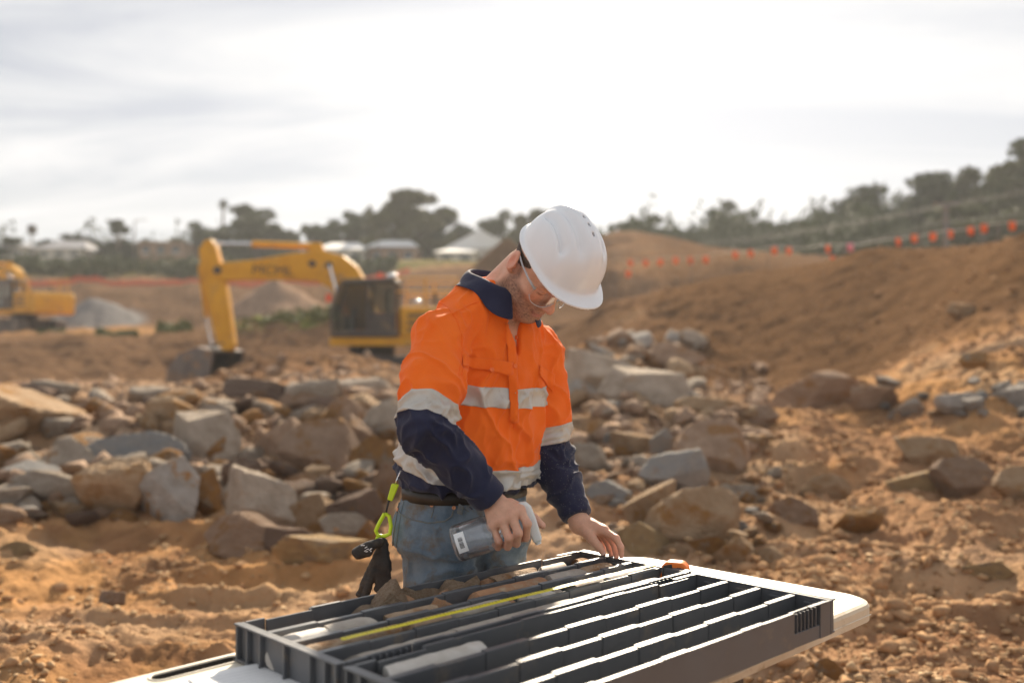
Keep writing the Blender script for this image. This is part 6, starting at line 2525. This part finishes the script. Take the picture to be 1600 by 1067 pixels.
def crown_mesh(seed, blobs, nleaf, size):
    """leaf-sized blades spread through the volume of uneven clumps"""
    g = np.random.default_rng(seed)
    C = np.array([b[:3] for b in blobs])
    Rr = np.array([b[3] for b in blobs])
    w = Rr ** 2.2
    w /= w.sum()
    k = g.choice(len(blobs), nleaf, p=w)
    d = g.normal(size=(nleaf, 3))
    d /= np.linalg.norm(d, axis=1)[:, None]
    rad = g.random(nleaf) ** 0.40 * g.uniform(0.85, 1.15, nleaf)
    c = C[k] + d * (Rr[k] * rad)[:, None] * np.array([1, 1, 0.72])
    # gaps: drop leaves where a coarse noise is low
    keep = fbm(c * 6.0 + seed, 2, seed) > -0.38
    c = c[keep]
    n_ = len(c)
    a = g.normal(size=(n_, 3))
    a /= np.linalg.norm(a, axis=1)[:, None]
    b = np.cross(a, g.normal(size=(n_, 3)))
    b /= np.linalg.norm(b, axis=1)[:, None]
    s = size * g.uniform(0.6, 1.4, n_)[:, None]
    V = np.stack([c - a * s, c + b * s * 0.45, c + a * s, c - b * s * 0.45], 1).reshape(-1, 3)
    return fast_mesh('crown', V, np.arange(4 * n_).reshape(-1, 4), False)


def blobs_for(kind, seed):
    g = random.Random(seed)
    out = []
    if kind in ('round', 'wide'):
        for i in range(30):
            a, r = g.uniform(0, 6.28), 0.44 * g.random() ** 0.6
            lo_ = 0.22 if kind == 'round' else 0.16
            hi_ = 0.93 * (1 - 0.75 * (r / 0.5) ** 2)
            out.append((r * math.cos(a), r * math.sin(a), g.uniform(lo_, max(lo_ + 0.1, hi_)), g.uniform(0.09, 0.18)))
    elif kind == 'gum':
        for i in range(24):
            a, r = g.uniform(0, 6.28), g.uniform(0.03, 0.42)
            out.append((r * math.cos(a), r * math.sin(a), g.uniform(0.28, 0.95 - 0.5 * r), g.uniform(0.07, 0.145)))
    elif kind == 'spire':
        for i in range(14):
            t_ = i / 13
            out.append((g.uniform(-0.05, 0.05), g.uniform(-0.05, 0.05), 0.06 + 0.88 * t_, 0.26 * (1 - 0.88 * t_) + 0.02))
    elif kind == 'slant':
        for i in range(12):
            t_ = i / 11
            out.append((-0.35 + 0.7 * t_, g.uniform(-0.12, 0.12), 0.92 - 0.30 * t_ + g.uniform(-0.04, 0.04), g.uniform(0.05, 0.09)))
        for i in range(12):
            out.append((g.uniform(-0.34, 0.34), g.uniform(-0.25, 0.25), g.uniform(0.08, 0.5), g.uniform(0.09, 0.15)))
    else:
        for i in range(22):
            a, r = g.uniform(0, 6.28), 0.46 * g.random() ** 0.6
            out.append((r * math.cos(a), r * math.sin(a), g.uniform(0.05, 0.9 * (1 - 0.8 * (r / 0.5) ** 2) + 0.06), g.uniform(0.09, 0.17)))
    return out


_crowns = {}
_trunks = {}


def tree(px, top, base, w, Y, kind, tint, seed, label, name='tree', group='trees behind the site', cat='tree'):
    s = Y / F
    gz_ = float(height((px - CX) / F * Y, Y, False))
    base = max(base, HY + (CZ - gz_) * F / Y)              # stand it on the ground
    H = (base - top) * s
    W = w * s * (1.35 if px < 950 else 1.65)
    x = (px - CX) / F * Y
    zb = CZ - (base - HY) / F * Y
    root = tag(empty(name, (x, Y, zb), seed * 1.7), label, cat, group)
    key = (kind, seed % 4)
    if key not in _crowns:
        bl_ = blobs_for(kind, 40 + seed % 4 * 7 + len(kind))
        _crowns[key] = (crown_mesh(seed + 3, bl_, 11000 if kind != 'spire' else 3500, 0.028), bl_)
        mb = MB()
        mb.tube([(0, 0, -0.25), (0.01, 0, 0.15), (0.0, 0.01, 0.45)], [0.035, 0.028, 0.018], 8)
        for b in bl_[:8]:
            mb.tube([(0, 0, 0.22 + 0.2 * b[2]), (b[0] * 0.5, b[1] * 0.5, 0.5 * b[2] + 0.12), (b[0], b[1], b[2])], [0.016, 0.010, 0.004], 6)
        tm_ = mesh('trunk', mb.V, mb.F, True)
        tm_.materials.append(M['bark'])
        _trunks[key] = tm_
    cm = _crowns[key][0].copy()
    cm.materials.append(M['leaf_' + tint])
    cr_ = link('crown', cm, None, root)
    tk = link('trunk', _trunks[key], None, root)
    ext = 0.98
    for o_ in (cr_, tk):
        o_.scale = (W / ext, W / ext, H / 0.98)
    return root


TREES = [
    (22, 366, 402, 60, 118, 'bush', 'olive', 1, 'low olive bush at the far left skyline'),
    (114, 359, 408, 86, 124, 'round', 'dark', 2, 'round dark tree rising over the grey-roofed house on the left'),
    (184, 338, 412, 66, 116, 'slant', 'dark', 3, 'wind-swept tree with a slanting top left of the excavator boom'),
    (218, 372, 412, 60, 118, 'bush', 'olive', 4, 'dark bush right of the wind-swept tree'),
    (318, 342, 410, 84, 122, 'round', 'olive', 5, 'tree directly behind the top of the excavator stick'),
    (402, 318, 410, 116, 126, 'gum', 'olive', 6, 'open-crowned gum tree above the excavator boom'),
    (360, 352, 408, 70, 130, 'round', 'dark', 7, 'dark tree between the gum tree and the stick top'),
    (452, 366, 410, 60, 128, 'bush', 'warm', 8, 'low brownish bush right of the gum tree'),
    (498, 330, 404, 52, 124, 'gum', 'olive', 9, 'small see-through tree above the boom bend'),
    (550, 320, 405, 78, 126, 'round', 'olive', 10, 'olive tree left of the tallest one'),
    (630, 288, 405, 116, 122, 'gum', 'warm', 11, 'tallest tree on the skyline, above the pale houses'),
    (640, 312, 405, 110, 118, 'round', 'warm', 14, 'full brownish tree below the tallest crown'),
    (688, 328, 408, 86, 120, 'round', 'dark', 12, 'dark tree left of the white-roofed house'),
    (780, 322, 395, 76, 128, 'round', 'olive', 13, 'round tree behind the white-roofed house'),
    (830, 318, 392, 62, 126, 'gum', 'warm', 15, 'tree half hidden by the white helmet'),
    (962, 350, 392, 44, 122, 'bush', 'olive', 16, 'small bush just right of the white helmet'),
    (1004, 331, 392, 78, 120, 'round', 'olive', 17, 'rounded tree where the contrail meets the skyline'),
    (1072, 340, 392, 74, 122, 'bush', 'fresh', 18, 'light green bushy tree right of the contrail'),
    (1130, 313, 392, 60, 124, 'round', 'olive', 19, 'narrow taller tree in the middle of the right skyline'),
    (1184, 320, 392, 74, 122, 'round', 'olive', 20, 'broad tree right of the narrow taller one'),
    (1236, 338, 390, 70, 118, 'bush', 'warm', 21, 'brownish bush left of the pointed tree'),
    (1285, 306, 388, 34, 120, 'spire', 'dark', 22, 'pointed dark tree like a cypress'),
    (1322, 322, 385, 70, 112, 'bush', 'olive', 27, 'bush between the pointed tree and the wide dome'),
    (1368, 290, 384, 132, 108, 'wide', 'dark', 23, 'wide dark dome-shaped tree on the right skyline'),
    (1482, 264, 372, 126, 100, 'wide', 'dark', 24, 'large dark tree behind the cable pole'),
    (1560, 228, 362, 84, 94, 'gum', 'warm', 25, 'thin-leaved tall tree near the right picture edge'),
    (1604, 214, 362, 96, 92, 'gum', 'olive', 26, 'tallest right-hand tree cut by the picture edge'),
    (1600, 262, 362, 100, 90, 'round', 'warm', 28, 'brownish tree low at the right picture edge'),
    (1535, 308, 372, 110, 82, 'bush', 'fresh', 29, 'light green shrub in front of the dark trees by the cable pole'),
    (1440, 338, 384, 90, 96, 'bush', 'olive', 30, 'low shrub left of the cable pole'),
]
for t_ in TREES:
    tree(*t_)
# palm on a thin stem
root = tag(empty('palm_tree', tuple(P(348, 405, 135))), 'slim palm with a small round head above the boom', 'palm tree', 'trees behind the site')
s = 135 / F
mb = MB().tube([(0, 0, -1), (0.05, 0, 86 * s)], [0.22, 0.16], 8)
mb.build('trunk', M['bark'], root)
g = np.random.default_rng(8)
V, Fc = [], []
for k in range(46):
    d = g.normal(size=3)
    d /= np.linalg.norm(d)
    c = np.array([0.05, 0, 86 * s])
    tip = c + d * 0.95 + np.array([0, 0, -0.15])
    side_ = np.cross(d, [0.3, 0.2, 1.0])
    side_ /= np.linalg.norm(side_) + 1e-9
    n0 = len(V)
    V += [c, c + (tip - c) * 0.5 + side_ * 0.12 + np.array([0, 0, 0.12]), tip, c + (tip - c) * 0.5 - side_ * 0.12 + np.array([0, 0, 0.12])]
    Fc.append((n0, n0 + 1, n0 + 2, n0 + 3))
link('crown', mesh('palm_crown', V, Fc), M['leaf_olive'], root)

# hedge along the bank and green weeds: leaves nobody could count
def leafmass(name, label, boxes, n_, size, tint, seed):
    g = np.random.default_rng(seed)
    C = []
    for (px0, px1, Y0, Y1, h) in boxes:
        Y = g.uniform(Y0, Y1, n_)
        px = g.uniform(px0, px1, n_)
        x = (px - CX) / F * Y
        z = height(x, Y, False) + h * g.random(n_) * np.clip(0.55 + 1.1 * fbm(np.stack([x * 0.35, Y * 0.35, 0 * x], -1), 3, seed), 0.08, 1.3)
        k = fbm(np.stack([x * 0.5, Y * 0.5, 0 * x], -1), 2, seed + 1) > -0.3
        C.append(np.stack([x, Y, z], -1)[k])
    c = np.concatenate(C)
    m_ = len(c)
    a = g.normal(size=(m_, 3)) * np.array([0.6, 0.6, 1.0])
    a /= np.linalg.norm(a, axis=1)[:, None]
    b = np.cross(a, g.normal(size=(m_, 3)))
    b /= np.linalg.norm(b, axis=1)[:, None]
    s_ = size * g.uniform(0.6, 1.4, m_)[:, None]
    V = np.stack([c - a * s_, c + b * s_ * 0.35, c + a * s_, c - b * s_ * 0.35], 1).reshape(-1, 3)
    return tag(link(name, fast_mesh(name, V, np.arange(4 * m_).reshape(-1, 4), False), M['leaf_' + tint]), label, kind='stuff')


leafmass('hedge_leaves', 'dark green scrub covering the bank above the orange fence', [(-150, 620, 94, 99.5, 1.5)], 9000, 0.30, 'olive', 3)
leafmass('weeds', 'bright green weeds along the top of the dug banks', [(368, 530, 41.5, 45, 0.55), (245, 300, 46, 54, 0.6), (150, 215, 47, 50, 0.3), (60, 100, 55, 58, 0.35)], 1100, 0.14, 'fresh', 4)
leafmass('scrub', 'low scrub along the skyline behind the site', [(880, 1500, 104, 116, 5.5), (1250, 2300, 84, 100, 5.5), (-100, 860, 122, 134, 6.0)], 19000, 0.36, 'olive', 5)

# ------------------------------------------------------------------ houses
M['wall_pale'] = mat('wall_pale', (0.62, 0.58, 0.52), (0.54, 0.50, 0.45), scale=1, rough=0.8)
M['wall_brick'] = mat('wall_brick', (0.34, 0.22, 0.15), (0.28, 0.18, 0.12), scale=1, rough=0.85)
M['roof_grey'] = mat('roof_grey', (0.30, 0.30, 0.32), (0.25, 0.25, 0.27), scale=1, rough=0.9, spec=0.1)
M['roof_white'] = mat('roof_white', (0.72, 0.72, 0.71), (0.66, 0.66, 0.65), scale=1, rough=0.8, spec=0.2)
M['roof_brown'] = mat('roof_brown', (0.36, 0.27, 0.20), (0.30, 0.22, 0.16), scale=1, rough=0.6)
M['window_dark'] = mat('window_dark', (0.05, 0.06, 0.07), rough=0.1)


def house(px0, px1, eave, ridge, base, Y, wall, roof, label, gable=False, nwin=3):
    s = Y / F
    W = (px1 - px0) * s
    z0 = CZ - (base - HY) / F * Y
    he, hr2 = (base - eave) * s, (base - ridge) * s
    D_ = 7.0
    root = tag(empty('house', ((px0 + px1) / 2 * s - CX * s, Y + D_ / 2, z0)), label, 'house', 'houses behind the site')
    MB().box((0, 0, he / 2 - 1), (W, D_, he + 2)).build('wall', M[wall], root)
    rf = MB()
    o_ = 0.4
    if gable:
        V = [(-W / 2 - o_, -D_ / 2 - o_, he - 0.05), (W / 2 + o_, -D_ / 2 - o_, he - 0.05), (0, -D_ / 2 - o_, hr2), (-W / 2 - o_, D_ / 2 + o_, he - 0.05), (W / 2 + o_, D_ / 2 + o_, he - 0.05), (0, D_ / 2 + o_, hr2)]
        rf.add(V, [(0, 2, 5, 3), (1, 4, 5, 2), (0, 1, 2), (3, 5, 4), (0, 3, 4, 1)])
    else:
        V = [(-W / 2 - o_, -D_ / 2 - o_, he), (W / 2 + o_, -D_ / 2 - o_, he), (W / 2 + o_, D_ / 2 + o_, he), (-W / 2 - o_, D_ / 2 + o_, he), (-W / 2 * 0.6, 0, hr2), (W / 2 * 0.6, 0, hr2)]
        rf.add(V, [(0, 1, 5, 4), (1, 2, 5), (2, 3, 4, 5), (3, 0, 4), (0, 3, 2, 1)])
    rf.build('roof', M[roof], root)
    for k in range(nwin):
        x_ = -W / 2 + W * (k + 0.5) / nwin
        w_ = MB().box((x_, -D_ / 2 - 0.02, he * 0.5), (min(1.6, W / nwin * 0.5), 0.05, he * 0.42)).build('window', M['window_dark'], root)
        MB().box((x_, -D_ / 2 - 0.06, he * 0.5 - he * 0.23), (min(1.8, W / nwin * 0.6), 0.12, 0.12)).build('sill', M['wall_pale'], w_)
    return root


house(56, 128, 389, 371, 404, 112, 'wall_pale', 'roof_grey', 'low house with a grey hipped roof on the far left')
house(-40, 36, 386, 376, 404, 116, 'wall_pale', 'roof_grey', 'grey-roofed house cut by the left picture edge')
house(216, 286, 378, 372, 402, 114, 'wall_brick', 'roof_brown', 'long brown house left of the excavator stick')
house(494, 568, 390, 374, 410, 108, 'wall_pale', 'roof_white', 'pale-roofed house behind the boom bend')
house(576, 650, 386, 370, 412, 110, 'wall_brick', 'roof_white', 'brown-walled house with a pale roof under the tallest tree')
house(700, 800, 388, 359, 412, 112, 'wall_pale', 'roof_white', 'white gabled house left of the helmet', True, 2)
house(682, 742, 394, 384, 412, 106, 'wall_pale', 'roof_white', 'low white shed in front of the gabled house', False, 2)
house(1112, 1156, 356, 346, 372, 132, 'wall_pale', 'roof_grey', 'small bluish house among the trees on the right skyline')

# light poles and aerials
for px, top, base, Y, lab in ((210, 345, 412, 98, 'thin grey lamp post right of the wind-swept tree'), (590, 362, 405, 100, 'thin grey lamp post by the brown-walled house'), (50, 356, 400, 110, 'stubby aerial mast on the far left skyline')):
    q = P(px, base, Y)
    s = Y / F
    root = tag(empty('lamp_post' if px != 50 else 'aerial_mast', tuple(q)), lab, 'pole')
    MB().tube([(0, 0, -2), (0, 0, (base - top) * s)], [0.10, 0.06], 8).build('pole', M['steel_worn'], root)
    if px != 50:
        MB().tube([(0, 0, (base - top) * s), (0.9, 0, (base - top) * s + 0.12)], 0.04, 6).build('arm', M['steel_worn'], root)
        MB().box((1.1, 0, (base - top) * s + 0.10), (0.34, 0.16, 0.1)).build('lamp_head', M['chrome'], root, bevel=0.03)
    else:
        MB().box((0, 0, (base - top) * s - 0.2), (0.9, 0.5, 1.0)).build('aerial', M['steel_dark'], root, bevel=0.1)

# ------------------------------------------------------------------ orange net fence on the far bank
M['net_orange'] = mat('net_orange', (0.70, 0.17, 0.07), (0.62, 0.14, 0.06), rough=0.8)
FY = 86.5
xs = np.linspace((-120 - CX) / F * FY, (640 - CX) / F * FY, 150)
zs = height(xs, np.full(len(xs), FY), False)
fence = tag(empty('net_fence', (xs[0], FY, zs[0])), 'orange plastic net fence along the foot of the green bank', 'fence')
fo = np.array(fence.location)
mb = MB()
top = 0.46 + 0.08 * np.sin(xs * 1.3) + 0.05 * np.sin(xs * 3.1)
for lv in (0.08, 0.30, 0.52, 0.74, 0.96):
    mb.tube([np.array([x_, FY, z_ + t_ * lv]) - fo for x_, z_, t_ in zip(xs, zs, top)], 0.035, 4)
for k in range(len(xs) - 1):
    for q in (0.0, 0.33, 0.66):
        x_ = xs[k] + (xs[k + 1] - xs[k]) * q
        mb.tube([np.array([x_, FY, zs[k] + 0.05]) - fo, np.array([x_, FY, zs[k] + top[k] * 0.97]) - fo], 0.024, 4)
no = mb.build('net', M['net_orange'], fence)
no['kind'] = 'stuff'
for k in range(0, len(xs), 6):
    MB().tube([np.array([xs[k], FY + 0.06, zs[k] - 0.2]) - fo, np.array([xs[k], FY + 0.06, zs[k] + 1.25]) - fo], 0.035, 6).build('post', M['steel_worn'], fence)

# ------------------------------------------------------------------ flag lines on the right, cable pole and wires
M['flag_orange'] = mat('flag_orange', (0.95, 0.17, 0.02), (0.9, 0.14, 0.02), rough=0.6)
M['flag_pink'] = mat('flag_pink', (0.9, 0.25, 0.32), rough=0.6)
M['rope'] = mat('rope', (0.55, 0.50, 0.42), rough=0.8)
FL = [(985, 411), (1009, 411), (1032, 410), (1056, 407), (1079, 407), (1103, 406), (1149, 398), (1173, 396), (1210, 392), (1233, 392), (1294, 389), (1329, 387), (1404, 378), (1429, 373), (1458, 370), (1486, 366),
      (1517, 361), (1538, 357), (1582, 353), (1626, 349), (1660, 346)]


def flag_y(px):
    return float(np.interp(px, [960, 1150, 1330, 1450, 1600, 1700], [50, 42, 34, 30, 27, 26]))


bun = tag(empty('flag_line', tuple(P(960, 408, flag_y(960)))), 'rope with small orange flags along the top of the soil slope', 'flag line')
bo_ = np.array(bun.location)
rope = [P(px, float(np.interp(px, [q[0] for q in FL], [q[1] for q in FL])) - 5 + 1.5 * math.sin(px / 14), flag_y(px)) - bo_ for px in range(960, 1690, 10)]
MB().tube(rope, 0.012, 5).build('rope', M['rope'], bun)
for px, py in FL + [(982, 428), (1301, 406)]:
    Y = flag_y(px)
    c = P(px, py, Y) - bo_
    w_ = 0.19 + 0.003 * (Y - 25)
    g = random.Random(px)
    a = g.uniform(-0.5, 0.5)
    V = []
    for i in range(4):
        for j in range(5):
            s_, t_ = i / 3 - 0.5, j / 4
            wv = 0.05 * math.sin(t_ * 4 + px) * t_
            V.append(c + np.array([s_ * w_ * math.cos(a) * (1 - 0.25 * t_) + wv * 0.4, s_ * w_ * math.sin(a) + wv, w_ * 0.62 - t_ * w_ * 1.25]))
    Fc = [(i * 5 + j, i * 5 + j + 1, (i + 1) * 5 + j + 1, (i + 1) * 5 + j) for i in range(3) for j in range(4)]
    f_ = link('flag', mesh('flag', V, Fc, True), M['flag_pink'] if px == 1329 else M['flag_orange'], bun)
    so = f_.modifiers.new('thickness', 'SOLIDIFY')
    so.thickness = 0.006
for px in range(960, 1690, 120):
    Y = flag_y(px)
    x_ = (px - CX) / F * Y
    zt = CZ - (float(np.interp(px, [q[0] for q in FL], [q[1] for q in FL])) - 6 - HY) / F * Y
    zg = float(height(x_, Y, False))
    MB().tube([np.array([x_, Y + 0.03, min(zg, zt) - 0.25]) - bo_, np.array([x_, Y + 0.03, zt + 0.03]) - bo_], 0.018, 6).build('stake', M['steel_worn'], bun)

YP = 62.0
q = P(1478, 372, YP)
pole = tag(empty('cable_pole', tuple(q)), 'grey pole carrying cables at the right behind the soil slope', 'pole')
MB().tube([(0, 0, -3), (0, 0, 56 * YP / F)], [0.19, 0.16], 10).build('pole', M['steel_worn'], pole)
MB().box((0, 0, 54 * YP / F), (1.5, 0.14, 0.14)).build('crossarm', M['steel_worn'], pole)
M['cable'] = mat('cable', (0.22, 0.20, 0.17), rough=0.7)
for k, (pts, lab) in enumerate((([(940, 386, 92), (1080, 381, 84), (1200, 369, 77), (1330, 348, 70), (1478, 320, 62), (1620, 294, 56), (1720, 274, 52)], 'upper of two cables sagging from the pole across the right'),
                                ([(940, 390, 92.5), (1080, 384, 84.5), (1200, 373, 77.5), (1330, 352, 70.5), (1478, 323, 62.2), (1620, 299, 56.2), (1720, 281, 52.2)], 'lower of two cables sagging from the pole across the right'),
                                ([(1330, 379, 68), (1400, 366, 65), (1478, 346, 62)], 'single thin cable reaching the middle of the pole'),
                                ([(1478, 347, 62), (1550, 340, 58), (1640, 330, 54)], 'thin cable leaving the pole towards the right edge'))):
    c0 = P(*pts[0])
    o_ = tag(empty('overhead_cable', tuple(c0)), lab, 'cable', 'cables on the right')
    P3 = [P(*q_) - c0 for q_ in pts]
    fine = []
    for i in range(len(P3) - 1):
        for j in range(8):
            fine.append(P3[i] + (P3[i + 1] - P3[i]) * j / 8)
    fine.append(P3[-1])
    MB().tube(fine, 0.015, 6).build('wire', M['cable'], o_)

# ------------------------------------------------------------------ dusty air
hz = MB().box((0, 160, 20), (600, 420, 62)).build('haze', None)
hm = bpy.data.materials.new('dusty_air')
hm.use_nodes = True
hm.node_tree.nodes.remove(hm.node_tree.nodes['Principled BSDF'])
pv = hm.node_tree.nodes.new('ShaderNodeVolumePrincipled')
pv.inputs['Color'].default_value = (0.89, 0.91, 0.94, 1)
pv.inputs['Density'].default_value = 0.0006
pv.inputs['Anisotropy'].default_value = 0.3
hm.node_tree.links.new(pv.outputs[0], hm.node_tree.nodes['Material Output'].inputs['Volume'])
hz.data.materials.append(hm)
tag(hz, 'thin dusty haze over the whole site', kind='stuff')
